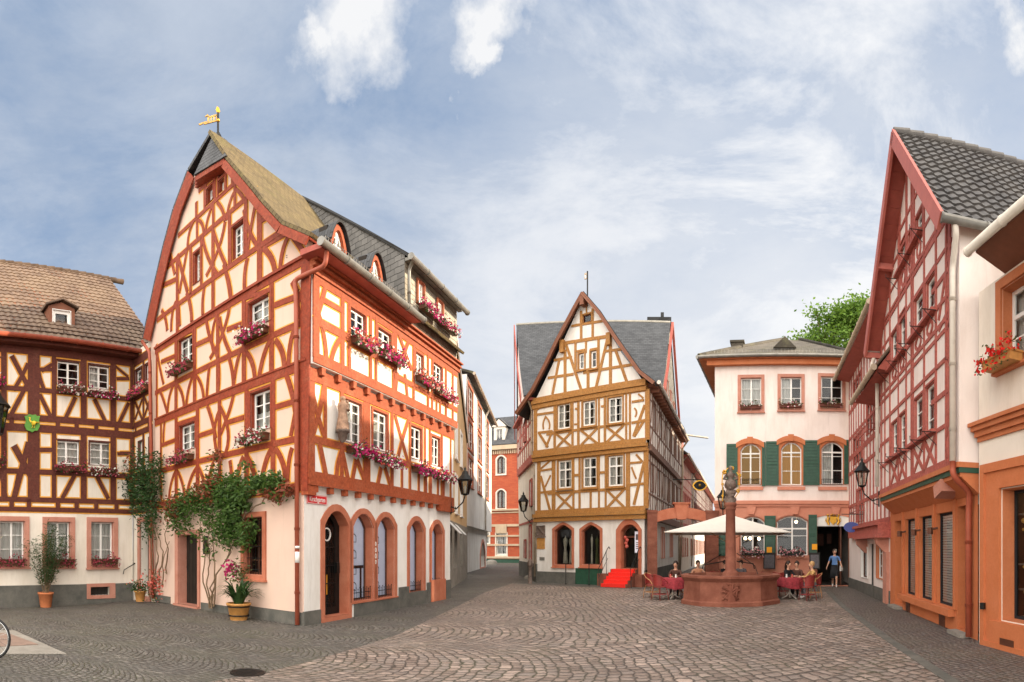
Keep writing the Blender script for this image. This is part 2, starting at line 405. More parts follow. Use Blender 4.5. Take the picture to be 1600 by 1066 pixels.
# ---------------------------------------------------------------- materials
M = {}
class NT:
    def __init__(s, name):
        s.m = bpy.data.materials.new(name); s.m.use_nodes = True; s.nt = s.m.node_tree; s.N = s.nt.nodes; s.L = s.nt.links
        s.b = s.N['Principled BSDF']; s.tc = s.N.new('ShaderNodeTexCoord'); s.obj = s.tc.outputs['Object']; s.uv = s.tc.outputs['UV']
        M[name] = s.m
    def n(s, t, **k):
        x = s.N.new(t)
        for a, b in k.items(): setattr(x, a, b)
        return x
    def put(s, sock, v):
        if isinstance(v, (int, float)): sock.default_value = v
        elif isinstance(v, tuple): sock.default_value = v if len(v) == 4 or sock.type == 'VECTOR' else (*v, 1)
        else: s.L.new(v, sock)
    def math(s, op, a, b=0, c=None, clamp=False):
        x = s.n('ShaderNodeMath', operation=op, use_clamp=clamp); s.put(x.inputs[0], a); s.put(x.inputs[1], b)
        if c is not None: s.put(x.inputs[2], c)
        return x.outputs[0]
    def noise(s, vec, scale, detail=4, rough=.55, dist=0, out=0):
        x = s.n('ShaderNodeTexNoise'); s.L.new(vec, x.inputs['Vector']); x.inputs['Scale'].default_value = scale
        x.inputs['Detail'].default_value = detail; x.inputs['Roughness'].default_value = rough; x.inputs['Distortion'].default_value = dist
        return x.outputs[out]
    def map(s, vec, scale=(1, 1, 1), loc=(0, 0, 0), rot=(0, 0, 0)):
        x = s.n('ShaderNodeMapping'); s.L.new(vec, x.inputs[0]); x.inputs['Scale'].default_value = scale
        x.inputs['Location'].default_value = loc; x.inputs['Rotation'].default_value = rot; return x.outputs[0]
    def ramp(s, v, pts):
        r = s.n('ShaderNodeValToRGB'); s.L.new(v, r.inputs[0]); e = r.color_ramp.elements
        while len(e) < len(pts): e.new(.5)
        for k, (p, c) in enumerate(pts): e[k].position = p; e[k].color = c if isinstance(c, tuple) and len(c) == 4 else ((*c, 1) if isinstance(c, tuple) else (c, c, c, 1))
        return r.outputs[0]
    def mix(s, f, a, b, mode='MIX'):
        m = s.n('ShaderNodeMix', data_type='RGBA', blend_type=mode); s.put(m.inputs['Factor'], f)
        s.put([i for i in m.inputs if i.name == 'A' and i.type == 'RGBA'][0], a); s.put([i for i in m.inputs if i.name == 'B' and i.type == 'RGBA'][0], b)
        return [o for o in m.outputs if o.type == 'RGBA'][0]
    def sep(s, v):
        x = s.n('ShaderNodeSeparateXYZ'); s.L.new(v, x.inputs[0]); return x.outputs
    def comb(s, a, b, c=0):
        x = s.n('ShaderNodeCombineXYZ'); s.put(x.inputs[0], a); s.put(x.inputs[1], b); s.put(x.inputs[2], c); return x.outputs[0]
    def white(s, vec):
        x = s.n('ShaderNodeTexWhiteNoise'); s.L.new(vec, x.inputs[0]); return x.outputs
    def bump(s, h, strength=.4, dist=.01):
        x = s.n('ShaderNodeBump'); s.L.new(h, x.inputs['Height']); x.inputs['Strength'].default_value = strength; x.inputs['Distance'].default_value = dist
        s.L.new(x.outputs[0], s.b.inputs['Normal'])
    def set(s, col=None, rough=None, metal=None, spec=None):
        if col is not None: s.put(s.b.inputs['Base Color'], col)
        if rough is not None: s.put(s.b.inputs['Roughness'], rough)
        if metal is not None: s.put(s.b.inputs['Metallic'], metal)
        if spec is not None: s.put(s.b.inputs['Specular IOR Level'], spec)
        return s
def mul(c, k): return tuple(min(1, x * k) for x in c)
def simple(name, c, rough=.7, var=.18, scale=3, bump=.25, bs=40, metal=0, spec=.4, stain=None, dist=.006):
    t = NT(name); a = t.noise(t.obj, scale, 6, .6); col = t.mix(t.ramp(a, [(.3, 0.0), (.7, 1.0)]), mul(c, 1 - var), mul(c, 1 + var))
    if stain:
        b = t.noise(t.map(t.obj, (1.2, 1.2, .35)), 1.1, 7, .68); col = t.mix(t.ramp(b, [(.46, 0.0), (.74, .9)]), col, stain); c2 = t.noise(t.map(t.obj, (3.0, 3.0, .25)), 1.6, 6, .7); col = t.mix(t.ramp(c2, [(.56, 0.0), (.72, .45)]), col, mul(stain, .82))
    t.set(col, rough, metal, spec)
    if bump: t.bump(t.noise(t.obj, bs, 5, .6), bump, dist)
    return t.m
simple('plaster_pink', (.67, .48, .39), .9, .06, .8, .35, 30, stain=(.66, .49, .38))
simple('plaster_white', (.78, .75, .71), .9, .05, .9, .35, 30, stain=(.60, .55, .49))
simple('plaster_cream', (.76, .69, .60), .9, .06, .9, .35, 30, stain=(.60, .52, .42))
simple('plaster_rose', (.80, .70, .65), .9, .05, .7, .3, 30, stain=(.66, .54, .48))
simple('plaster_beige', (.58, .44, .30), .9, .08, .9, .3, 30, stain=(.45, .34, .24))
simple('plaster_ochre', (.60, .40, .20), .9, .08, .9, .3, 30)
def timber(name, c, wear, wa=.56):
    t = NT(name); g = t.noise(t.map(t.obj, (1, 1, 1)), 14, 6, .65); w = t.noise(t.obj, 2.1, 8, .7); fine = t.noise(t.obj, 60, 5, .7)
    col = t.mix(t.ramp(g, [(.3, 0.), (.7, 1.)]), mul(c, .62), mul(c, 1.28))
    col = t.mix(t.math('MULTIPLY', t.ramp(w, [(wa - .06, 0.), (wa + .12, 1.)]), t.ramp(fine, [(.48, 0.), (.62, .8)])), col, wear)
    t.set(col, .72, 0, .35); t.bump(t.math('ADD', fine, t.math('MULTIPLY', g, 1.5)), .35, .008)
timber('timber_red', (.25, .038, .013), (.46, .17, .09))
timber('timber_dark', (.105, .024, .014), (.24, .10, .07))
timber('timber_orange', (.35, .075, .026), (.55, .24, .13))
timber('timber_brown', (.36, .165, .042), (.50, .30, .14))
timber('timber_rose', (.40, .10, .075), (.48, .24, .2))
timber('timber_grey', (.19, .10, .07), (.32, .26, .22))
simple('yellow_line', (.70, .33, .05), .8, .15, 5, .1)
simple('yellow_pale', (.70, .40, .08), .8, .15, 5, .1)
def stone(name, c, c2, mossy=0):
    t = NT(name); a = t.noise(t.obj, 2.4, 8, .62); b = t.noise(t.obj, 22, 6, .7); col = t.mix(t.ramp(a, [(.32, 0.), (.68, 1.)]), c, c2)
    col = t.mix(t.ramp(b, [(.35, .22), (.7, 0.)]), col, mul(c, .5)); t.set(col, .85, 0, .3); t.bump(t.math('ADD', b, t.noise(t.obj, 90, 3, .6)), .4, .006)
stone('sandstone', (.42, .125, .065), (.52, .19, .11))
stone('sandstone_orange', (.50, .155, .06), (.56, .20, .09))
stone('sandstone_pink', (.46, .19, .13), (.56, .27, .20))
stone('fountain_stone', (.17, .052, .032), (.29, .11, .070))
stone('salmon_wall', (.58, .22, .14), (.64, .28, .19))
stone('shop_orange', (.52, .155, .055), (.58, .19, .08))
stone('plinth_grey', (.085, .085, .075), (.16, .15, .13))
stone('grey_stone', (.22, .20, .17), (.33, .30, .26))
simple('white_paint', (.78, .76, .72), .45, .04, 5, .05)
simple('red_paint', (.40, .06, .03), .5, .08, 6, .08)
simple('green_shutter', (.022, .075, .045), .5, .2, 5, .1)
simple('gutter_tan', (.42, .33, .24), .45, .15, 5, .1, metal=.2)
simple('gutter_white', (.66, .60, .52), .5, .1, 5, .08)
simple('gutter_red', (.36, .085, .045), .5, .15, 5, .08)
simple('zinc', (.24, .23, .21), .5, .2, 5, .1, metal=.5)
simple('iron', (.018, .018, .017), .45, .3, 8, .1, metal=.6)
simple('gold', (.62, .34, .05), .38, .15, 8, .15, metal=.9)
simple('door_dark', (.016, .013, .010), .5, .3, 4, .1)
simple('door_brown', (.10, .035, .018), .45, .3, 4, .1)
simple('curtain', (.62, .60, .56), .95, .06, 4, 0)
simple('soffit_red', (.36, .085, .06), .7, .15, 4, .15)
simple('soffit_brown', (.20, .075, .04), .7, .15, 4, .15)
simple('terracotta', (.52, .17, .065), .8, .15, 8, .2)
simple('barrel_wood', (.46, .22, .06), .6, .2, 9, .2)
simple('soil', (.03, .02, .012), .95, .3, 20, .4)
simple('bark', (.16, .105, .06), .9, .3, 14, .5)
simple('canvas', (.60, .56, .50), .9, .04, 3, .15, 120)
simple('red_carpet', (.75, .022, .012), .85, .1, 20, .3, 200)
simple('sign_red', (.62, .012, .02), .35, .04, 3, 0)
simple('sign_blue', (.02, .035, .22), .3, .1, 3, 0)
simple('sign_green', (.10, .30, .04), .5, .2, 6, .1)
simple('sign_yellow', (.80, .55, .04), .5, .1, 6, .05)
simple('paper_orange', (.85, .35, .02), .8, .04, 3, 0)
simple('blind', (.80, .79, .77), .8, .05, 3, 0)
t_ = NT('lamp_glow'); t_.set((.9, .6, .3), .5); t_.b.inputs['Emission Color'].default_value = (1, .72, .38, 1); t_.b.inputs['Emission Strength'].default_value = 14
simple('awning', (.55, .55, .54), .8, .05, 3, .1)
simple('wicker_red', (.25, .03, .025), .5, .25, 30, .5, 60)
simple('cane', (.45, .22, .09), .5, .2, 20, .2)
simple('cloth_red', (.24, .022, .030), .85, .4, 12, .3, 100)
simple('skin', (.55, .30, .20), .55, .08, 8, .05)
simple('hair_dark', (.025, .013, .008), .5, .3, 30, .4)
simple('hair_blond', (.46, .27, .11), .5, .2, 30, .4)
simple('shirt_blue', (.10, .20, .42), .85, .12, 12, .2)
simple('cloth_black', (.013, .013, .016), .85, .2, 12, .2)
simple('cloth_brown', (.085, .035, .025), .85, .2, 12, .2)
simple('cloth_ochre', (.50, .30, .11), .85, .15, 12, .2)
simple('cloth_peach', (.60, .28, .16), .85, .12, 12, .2)
simple('cloth_grey', (.12, .11, .12), .85, .2, 12, .2)
simple('shoe_white', (.6, .58, .55), .6, .1, 8, .1)
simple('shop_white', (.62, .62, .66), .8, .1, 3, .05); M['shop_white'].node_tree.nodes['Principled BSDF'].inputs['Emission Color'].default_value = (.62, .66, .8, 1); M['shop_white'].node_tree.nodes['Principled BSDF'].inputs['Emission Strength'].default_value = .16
simple('shop_gold', (.55, .33, .08), .5, .4, 9, .1)
simple('cloth_pale', (.62, .58, .46), .8, .25, 5, .1)
simple('rubber', (.012, .012, .012), .6, .2, 8, .1)
simple('chrome', (.6, .6, .6), .2, .1, 8, 0, metal=1)
simple('statue_stone', (.34, .21, .14), .8, .4, 9, .4, 30)
simple('statue_dark', (.14, .10, .08), .7, .5, 12, .4, 30)
simple('water_face', (.05, .06, .05), .05, .1, 3, .1, 8, spec=.6)
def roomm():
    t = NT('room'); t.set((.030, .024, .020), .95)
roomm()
def glass(name, tint, refl=1.0, trans=(.75, .78, .78)):
    t = NT(name); N, L = t.N, t.L
    N.remove(t.b); out = [n for n in N if n.type == 'OUTPUT_MATERIAL'][0]
    g = t.n('ShaderNodeBsdfGlossy'); g.inputs['Roughness'].default_value = .03; g.inputs['Color'].default_value = (*tint, 1)
    tr = t.n('ShaderNodeBsdfTransparent'); tr.inputs['Color'].default_value = (*trans, 1)
    fr = t.n('ShaderNodeFresnel'); fr.inputs['IOR'].default_value = 1.5
    bp = t.n('ShaderNodeBump'); bp.inputs['Strength'].default_value = .05; bp.inputs['Distance'].default_value = .05
    L.new(t.noise(t.obj, 1.7, 2, .5), bp.inputs['Height']); L.new(bp.outputs[0], g.inputs['Normal'])
    f = t.math('MULTIPLY_ADD', fr.outputs[0], refl, .0, clamp=True)
    mx = t.n('ShaderNodeMixShader'); L.new(f, mx.inputs[0]); L.new(tr.outputs[0], mx.inputs[1]); L.new(g.outputs[0], mx.inputs[2]); L.new(mx.outputs[0], out.inputs[0])
glass('glass', (.95, .97, 1), 1.0, (.88, .9, .9)); glass('glass_warm_reflection', (1, .62, .28), 2.0, (.5, .3, .12)); glass('lantern_glass', (.9, .9, .85), 1, (.8, .8, .76))  # warm reflections put into the second glass as a gold tint
# leaves and blossoms: each small face its own tint
def leafm(name, a, b, rough=.55, tl=.35, scale=1.0):
    t = NT(name); g = t.n('ShaderNodeNewGeometry'); r = g.outputs['Random Per Island']
    col = t.mix(r, a, b); cl = t.noise(t.obj, 2.2 * scale, 3, .6); col = t.mix(t.ramp(cl, [(.35, 0.), (.65, .45)]), col, mul(b, 1.25))
    t.set(col, rough, 0, .35)
    out = [n for n in t.N if n.type == 'OUTPUT_MATERIAL'][0]; tb = t.n('ShaderNodeBsdfTranslucent'); t.L.new(col, tb.inputs[0])
    mx = t.n('ShaderNodeMixShader'); mx.inputs[0].default_value = tl; t.L.new(t.b.outputs[0], mx.inputs[1]); t.L.new(tb.outputs[0], mx.inputs[2]); t.L.new(mx.outputs[0], out.inputs[0])
leafm('leaf_rose', (.022, .055, .012), (.085, .16, .03))
leafm('leaf_dark', (.012, .038, .010), (.05, .105, .028))
leafm('leaf_bright', (.06, .13, .018), (.17, .29, .04))
leafm('leaf_olive', (.05, .065, .02), (.13, .15, .045))
leafm('leaf_red', (.16, .035, .018), (.30, .085, .04))
leafm('petal_magenta', (.36, .006, .08), (.62, .03, .2), .6, .3)
leafm('petal_red', (.55, .008, .008), (.75, .03, .02), .6, .3)
leafm('petal_pink', (.62, .18, .24), (.8, .42, .45), .6, .3)
leafm('petal_white', (.72, .68, .58), (.82, .8, .74), .6, .3)
leafm('petal_coral', (.55, .07, .05), (.72, .2, .15), .6, .3)
leafm('petal_dusk', (.26, .03, .055), (.42, .07, .10), .6, .3)
def slate(name, c1, c2, mortar, w=.26, h=.15, round_=0, moss=None, mossamt=.5):
    t = NT(name); br = t.n('ShaderNodeTexBrick'); br.offset = .5
    wv = t.n('ShaderNodeVectorMath', operation='ADD'); t.L.new(t.uv, wv.inputs[0])
    nz = t.n('ShaderNodeTexNoise'); t.L.new(t.uv, nz.inputs['Vector']); nz.inputs['Scale'].default_value = 3.0
    sc = t.n('ShaderNodeVectorMath', operation='MULTIPLY_ADD'); t.L.new(nz.outputs[1], sc.inputs[0]); sc.inputs[1].default_value = (.06, .05, 0); sc.inputs[2].default_value = (-.03, -.025, 0)
    t.L.new(sc.outputs[0], wv.inputs[1]); t.L.new(wv.outputs[0], br.inputs['Vector'])
    br.inputs['Scale'].default_value = 1; br.inputs['Brick Width'].default_value = w; br.inputs['Row Height'].default_value = h
    br.inputs['Mortar Size'].default_value = .008; br.inputs['Mortar Smooth'].default_value = .4; br.inputs['Bias'].default_value = 0
    for k, v in (('Color1', c1), ('Color2', c2), ('Mortar', mortar)): br.inputs[k].default_value = (*v, 1)
    a = t.noise(t.obj, 1.3, 7, .65); col = t.mix(t.ramp(a, [(.35, .0), (.7, .5)]), br.outputs[0], mul(c2, 1.5))
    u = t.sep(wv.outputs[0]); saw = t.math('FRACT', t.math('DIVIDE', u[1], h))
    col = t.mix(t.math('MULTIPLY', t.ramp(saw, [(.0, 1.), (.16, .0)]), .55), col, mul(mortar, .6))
    if moss:
        b = t.noise(t.obj, .9, 8, .7); col = t.mix(t.ramp(b, [(.62 - mossamt * .3, 0.), (.78 - mossamt * .3, .85)]), col, moss)
        b2 = t.noise(t.obj, 30, 4, .6); col = t.mix(t.ramp(b2, [(.4, .35), (.6, 0.)]), col, mul(moss, .45))
    t.set(col, .78, 0, .3); t.bump(t.math('ADD', t.math('MULTIPLY', t.math('SUBTRACT', 1, saw), 1.0), t.math('MULTIPLY', br.outputs[1], -.6)), .8, .03)
slate('slate_grey', (.050, .052, .056), (.088, .090, .095), (.018, .018, .018))
slate('slate_mid', (.085, .083, .082), (.155, .15, .145), (.05, .05, .048), .24, .14)
slate('slate_dark', (.050, .052, .056), (.10, .10, .105), (.018, .018, .018))
slate('slate_tan', (.27, .235, .18), (.40, .36, .29), (.12, .10, .075), .22, .16)
slate('moss_roof', (.085, .058, .028), (.16, .115, .052), (.022, .016, .008), .19, .17, moss=(.135, .11, .034), mossamt=.30)
slate('tile_grey', (.10, .085, .07), (.18, .15, .12), (.04, .032, .026), .2, .2, moss=(.15, .14, .07), mossamt=.3)
slate('tile_brown', (.17, .11, .08), (.28, .19, .13), (.05, .03, .02), .2, .2)
def tilemat(name, c1, c2, worn, amt=.5):
    t = NT(name); s = t.sep(t.uv); cell = t.comb(t.math('FLOOR', s[0]), t.math('FLOOR', s[1]))
    w = t.white(cell)[0]; col = t.mix(w, c1, c2); a = t.noise(t.obj, .55, 8, .7); col = t.mix(t.ramp(a, [(.45, 0.), (.62, amt)]), col, worn)
    b = t.noise(t.obj, 25, 5, .7); col = t.mix(t.ramp(b, [(.4, .3), (.65, 0.)]), col, mul(c1, .4))
    t.set(col, .7, 0, .35); t.bump(b, .35, .01)
tilemat('tiles_dark', (.085, .080, .080), (.135, .125, .12), (.17, .155, .14), .5)
tilemat('tiles_brown', (.125, .080, .056), (.195, .13, .092), (.235, .165, .11), .7)
def brickm():
    t = NT('brick_red'); br = t.n('ShaderNodeTexBrick'); t.L.new(t.uv, br.inputs['Vector']); br.inputs['Scale'].default_value = 1
    br.inputs['Brick Width'].default_value = .5; br.inputs['Row Height'].default_value = .16; br.inputs['Mortar Size'].default_value = .012
    br.inputs['Color1'].default_value = (.42, .075, .028, 1); br.inputs['Color2'].default_value = (.52, .11, .04, 1); br.inputs['Mortar'].default_value = (.34, .10, .06, 1)
    a = t.noise(t.obj, .8, 6, .6); t.set(t.mix(t.ramp(a, [(.4, 0.), (.7, .35)]), br.outputs[0], (.32, .05, .025)), .85); t.bump(br.outputs[1], -.3, .01)
brickm()
def cobble(name, size, fan, tones, joint, big=.5, mossc=(.06, .065, .03), mossamt=.2, bumpd=.03, rough=.62):
    t = NT(name); s = t.sep(t.obj); x, y = (s[1], s[0]) if fan else (s[0], s[1])
    wob = t.n('ShaderNodeTexNoise'); t.L.new(t.obj, wob.inputs['Vector']); wob.inputs['Scale'].default_value = 1.3; wob.inputs['Detail'].default_value = 2
    ws = t.sep(wob.outputs[1]); x = t.math('ADD', x, t.math('MULTIPLY', t.math('SUBTRACT', ws[0], .5), size * 1.6)); y = t.math('ADD', y, t.math('MULTIPLY', t.math('SUBTRACT', ws[1], .5), size * 1.6))
    wob2 = t.n('ShaderNodeTexNoise'); t.L.new(t.obj, wob2.inputs['Vector']); wob2.inputs['Scale'].default_value = 9; wob2.inputs['Detail'].default_value = 1
    w2 = t.sep(wob2.outputs[1]); x = t.math('ADD', x, t.math('MULTIPLY', t.math('SUBTRACT', w2[0], .5), size * .6)); y = t.math('ADD', y, t.math('MULTIPLY', t.math('SUBTRACT', w2[1], .5), size * .6))
    if fan:
        c = t.math('SUBTRACT', t.math('FRACT', t.math('DIVIDE', x, fan)), .5); c2 = t.math('MULTIPLY', c, fan)
        mk = t.math('SUBTRACT', .95, t.math('MULTIPLY', s[0], .28), None, True); r = fan * .56; cm = t.math('MULTIPLY', c2, mk); arc = t.math('SQRT', t.math('SUBTRACT', r * r, t.math('MULTIPLY', cm, cm)))
        v = t.math('DIVIDE', t.math('ADD', y, t.math('MULTIPLY', arc, -1)), size)
        ang = t.math('ARCTAN2', c2, arc); uu = t.math('DIVIDE', t.math('MULTIPLY', ang, r), size)
        strip = t.math('FLOOR', t.math('DIVIDE', x, fan))
    else:
        v = t.math('DIVIDE', y, size); uu = t.math('DIVIDE', x, size * 1.15); strip = 0.0
    row = t.math('FLOOR', v); sh = t.white(t.comb(row, strip, 3.1))[0]; uu = t.math('ADD', uu, sh)
    colm = t.math('FLOOR', uu); fu = t.math('FRACT', uu); fv = t.math('FRACT', v)
    rnd = t.white(t.comb(colm, row, strip)); r1 = rnd[0]
    eu = t.math('MINIMUM', fu, t.math('SUBTRACT', 1, fu)); ev = t.math('MINIMUM', fv, t.math('SUBTRACT', 1, fv)); e = t.math('MINIMUM', eu, ev)
    j = t.ramp(e, [(.03, 0.), (.15, 1.)]); dome = t.ramp(e, [(.0, 0.), (.30, 1.)])
    col = t.ramp(r1, [(k / (len(tones) - 1), c) for k, c in enumerate(tones)])
    lg = t.noise(t.obj, .35, 6, .6); col = t.mix(t.ramp(lg, [(.35, .0), (.7, big)]), col, mul(tones[0], .62))
    fn = t.noise(t.obj, 45, 4, .7); col = t.mix(t.ramp(fn, [(.3, .35), (.6, 0.)]), col, mul(tones[0], .45))
    ms = t.noise(t.obj, .8, 5, .6); jn = t.mix(t.ramp(ms, [(.45, 0.), (.6, mossamt * 3 if mossamt < .33 else 1.)]), joint, mossc)
    col = t.mix(j, jn, col)
    gm = t.noise(t.obj, 1.7, 6, .65); col = t.mix(t.math('MULTIPLY', t.ramp(gm, [(.55, 0.), (.72, 1.)]), mossamt), col, mossc)
    t.set(col, t.math('MULTIPLY_ADD', r1, .2, rough - .1), 0, .4)
    t.bump(t.math('ADD', t.math('MULTIPLY_ADD', dome, 1, t.math('MULTIPLY', r1, .55)), t.math('MULTIPLY', fn, .3)), .75, bumpd)
cobble('cobble_square', .175, 3.4, [(.19, .145, .12), (.34, .26, .215), (.26, .215, .19), (.47, .36, .30)], (.055, .045, .036), .6, mossamt=.2)
cobble('cobble_dark', .115, 1.6, [(.095, .085, .075), (.165, .148, .13), (.13, .12, .108), (.23, .205, .18)], (.035, .032, .026), .4, mossamt=.30)
cobble('pavement_setts', .105, 0, [(.14, .115, .10), (.195, .16, .14), (.165, .14, .13), (.23, .19, .165)], (.035, .030, .027), .4, mossamt=.22)
# ---------------------------------------------------------------- the ground
def gz(x, y):                                # the court dips a little at the far left
    t = min(1, max(0, (-x - 10.2) / 4.0)); t = t * t * (3 - 2 * t); s = min(1, max(0, (19 - y) / 4.5)); s = s * s * (3 - 2 * s)
    return -0.22 * t * s
def ground():
    mb = MB(); mb.smooth = True
    xs = [-300, -120, -60, -35] + [-25 + k * 1.0 for k in range(46)] + [30, 60, 120, 300]
    ys = [-200, -60, -20] + [-5 + k * 1.0 for k in range(46)] + [50, 70, 110, 200, 400]
    ids = [[mb.pt((x, y, gz(x, y))) for x in xs] for y in ys]
    for j in range(len(ys) - 1):
        for i in range(len(xs) - 1): mb.idx([ids[j][i], ids[j][i + 1], ids[j + 1][i + 1], ids[j + 1][i]])
    tag(mb.build('ground', M['cobble_dark']), kind='structure')
    def lay(name, pix, m, h):
        pts = [G(*p) if len(p) == 2 else Vector((p[0], p[1], 0)) for p in pix]; mb = MB()
        mb.face([(p.x, p.y, h) for p in pts]); return tag(mb.build(name, M[m]), kind='structure')
    lay('cobbled_square', [(330, 1066), (420, 1050), (520, 1024), (620, 993), (700, 955), (760, 925), (800, 912), (860, 915), (1000, 921), (1130, 923), (1290, 925), (1310, 945), (1370, 990), (1430, 1030), (1485, 1066), (1.8, 2.0, 0), (-1.2, 2.0, 0)], 'cobble_square', .004)
    lay('pavement', [(1298, 925), (1318, 945), (1378, 990), (1438, 1030), (1493, 1066), (2.6, 1.5, 0), (14, 1.5, 0), (20, 18, 0), (22, 30, 0), (13.2, 24.5, 0)], 'pavement_setts', .004)
ground()
def kerb():
    pts = [G(1294, 925), G(1314, 945), G(1374, 990), G(1434, 1030), G(1489, 1066), Vector((2.2, 1.75, 0))]
    mb = MB(); L = []; 
    for i, p in enumerate(pts):
        d = (pts[min(i + 1, 5)] - pts[max(i - 1, 0)]).normalized(); m = Vector((-d.y, d.x, 0)) * .09; L.append((p + m, p - m))
    for (a, b), (c, d) in zip(L, L[1:]):
        mb.hexa([a, b, d, c], [q + Vector((0, 0, .010)) for q in (a, b, d, c)])
    tag(mb.build('kerb', M['plinth_grey']), kind='structure')
kerb()
simple('inlay', (.23, .155, .12), .9, .2, 5, .3)
def forecourt():                              # tinted slab with pale border at the lower left
    a, b, c, d = G(0, 1023), G(104, 1023), G(22, 986), G(-60, 986)
    mb = MB(); mb.prism([(p.x, p.y, gz(p.x, p.y) + .004) for p in (a, b, c, d)], (0, 0, .012)); o = mb.build('paved_inlay', M['grey_stone']); tag(o, kind='structure')
    a2, b2, c2, d2 = G(-70, 1015), G(84, 1015), G(12, 991), G(-60, 991)
    mb = MB(); mb.prism([(p.x, p.y, gz(p.x, p.y) + .018) for p in (a2, G(60, 1009), c2, d2)], (0, 0, .006)); tag(mb.build('inlay_slab', M['inlay']), kind='structure')
forecourt()
def manhole():
    p = G(387, 1052); mb = MB(); mb.lathe((p.x, p.y, .001), [(.26, 0), (.26, .012), (.235, .014), (.23, .010), (0.001, .010)], 28, False)
    for k in range(5): mb.box((p.x, p.y - .16 + k * .08, .013), (.30, .02, .006))
    tag(mb.build('manhole_cover', M['iron']), 'round dark iron manhole cover set in the cobbles', 'manhole cover')
manhole()
# ---------------------------------------------------------------- tall half-timbered house (left of centre)
C0 = G(475, 978); RF = C0 + Vector((sin(radians(17.5)), cos(radians(17.5)), 0)) * 8.25; LD = Vector((-sin(radians(64)), cos(radians(64)), 0))
WL = Wall((C0 + LD * 12), C0)
WR0 = Wall(C0, RF); WR1 = WR0.shift(.13); WR2 = WR0.shift(.27)
def corner_u(px): return WL.u(px)
MH = thing('half_timbered_house', 'tall narrow red half-timbered house with mossy roof, weathervane on its gable and arched shop windows', 'house', C0)
def roof_tiles(name, parent, O, A, B, la, lb, m, tw=.24, th=.33, amp=.035, lap=.045, cut=None, kind='pan'):
    # corrugated interlocking tiles as real relief; A along the eave, B up the slope (unit vectors)
    A = Vector(A).normalized(); B = Vector(B).normalized(); Nn = A.cross(B)
    if Nn.z < 0: Nn = -Nn
    mb = MB(); nu = int(la / tw); nv = int(lb / th); sub = 5
    for j in range(nv + 1):
        rows = []
        for (v, h) in ((j * th, lap), (min(lb, (j + 1) * th), .006)):
            r = []
            for i in range(nu * sub + 1):
                u = i * tw / sub; w = sin(2 * pi * (i % sub) / sub) * amp * .5 + h + .004 * sin(i * 1.7 + j * 2.3)
                ok = True; uu = u
                if cut: lo, hi = cut(v / lb); uu = min(max(u, lo * la), hi * la)
                r.append(O + A * uu + B * v + Nn * (w + .006 * noise.noise(Vector((u, v, 3)) * .8) * 3))
            rows.append(r)
        lo = [mb.pt(p) for p in rows[0]]; hi = [mb.pt(p) for p in rows[1]]; bt = [mb.pt(p - Nn * (lap * .9)) for p in rows[0]]
        for i in range(nu * sub):
            if (rows[0][i + 1] - rows[0][i]).length < 1e-5: continue
            uvq = [((i + .5) / sub + 1e-3, j + .3)] * 4
            mb.idx([lo[i], lo[i + 1], hi[i + 1], hi[i]], uvq); mb.idx([bt[i], bt[i + 1], lo[i + 1], lo[i]], uvq)
    return mb.build(name, M[m], parent)
def slab(name, parent, quad, m, t=.08, mb=None, uv=True):       # a roof slope of some thickness with metre UVs
    own = mb is None
    if own: mb = MB()
    p = [Vector(q) for q in quad]; U = (p[1] - p[0]).normalized(); n = U.cross(p[-1] - p[0]).normalized()
    if n.z < 0: n = -n
    V = n.cross(U)
    if V.z < 0: V = -V
    uvs = [((q - p[0]).dot(U), (q - p[0]).dot(V)) for q in p]
    mb.face([q + n * t for q in p], uvs); mb.face([q for q in reversed(p)], [(0, 0)] * len(p))
    for k in range(len(p)):
        j = (k + 1) % len(p); mb.face([p[k], p[j], p[j] + n * t, p[k] + n * t], [(0, 0), (.1, 0), (.1, .01), (0, .01)])
    if own: return mb.build(name, M[m], parent)
def gutter(name, parent, a, b, r=.075, m='zinc', brackets=True):
    mb = MB(); a, b = Vector(a), Vector(b); mb.tube([a, b], r, 10)
    n = max(1, int((b - a).length / .9))
    for k in range(n + 1):
        p = a.lerp(b, k / n); mb.tube([p - (b - a).normalized() * .02, p + (b - a).normalized() * .02], r * 1.18, 10)
    return mb.build(name, M[m], parent)
def pipe(name, parent, pts, r=.05, m='gutter_red', clips=()):
    mb = MB(); P = [Vector(p) for p in pts]; out = [P[0]]
    for i in range(1, len(P) - 1):
        a = (P[i - 1] - P[i]); b = (P[i + 1] - P[i]); k = min(.12, a.length * .4, b.length * .4)
        out += quadc3(P[i] + a.normalized() * k, P[i], P[i] + b.normalized() * k)
    out.append(P[-1]); mb.tube(out, r, 10)
    for i in range(len(P) - 1):
        d = P[i + 1] - P[i]
        if d.length > 1.2:
            n = int(d.length / 1.6) + 1
            for k in range(1, n + 1):
                p = P[i] + d * ((k - .5) / n); mb.tube([p - d.normalized() * .03, p + d.normalized() * .03], r * 1.22, 10)
    return mb.build(name, M[m], parent)
def quadc3(a, c, b, n=4): return [a * (1 - t) ** 2 + c * 2 * t * (1 - t) + b * t * t for t in [k / n for k in range(n + 1)]]

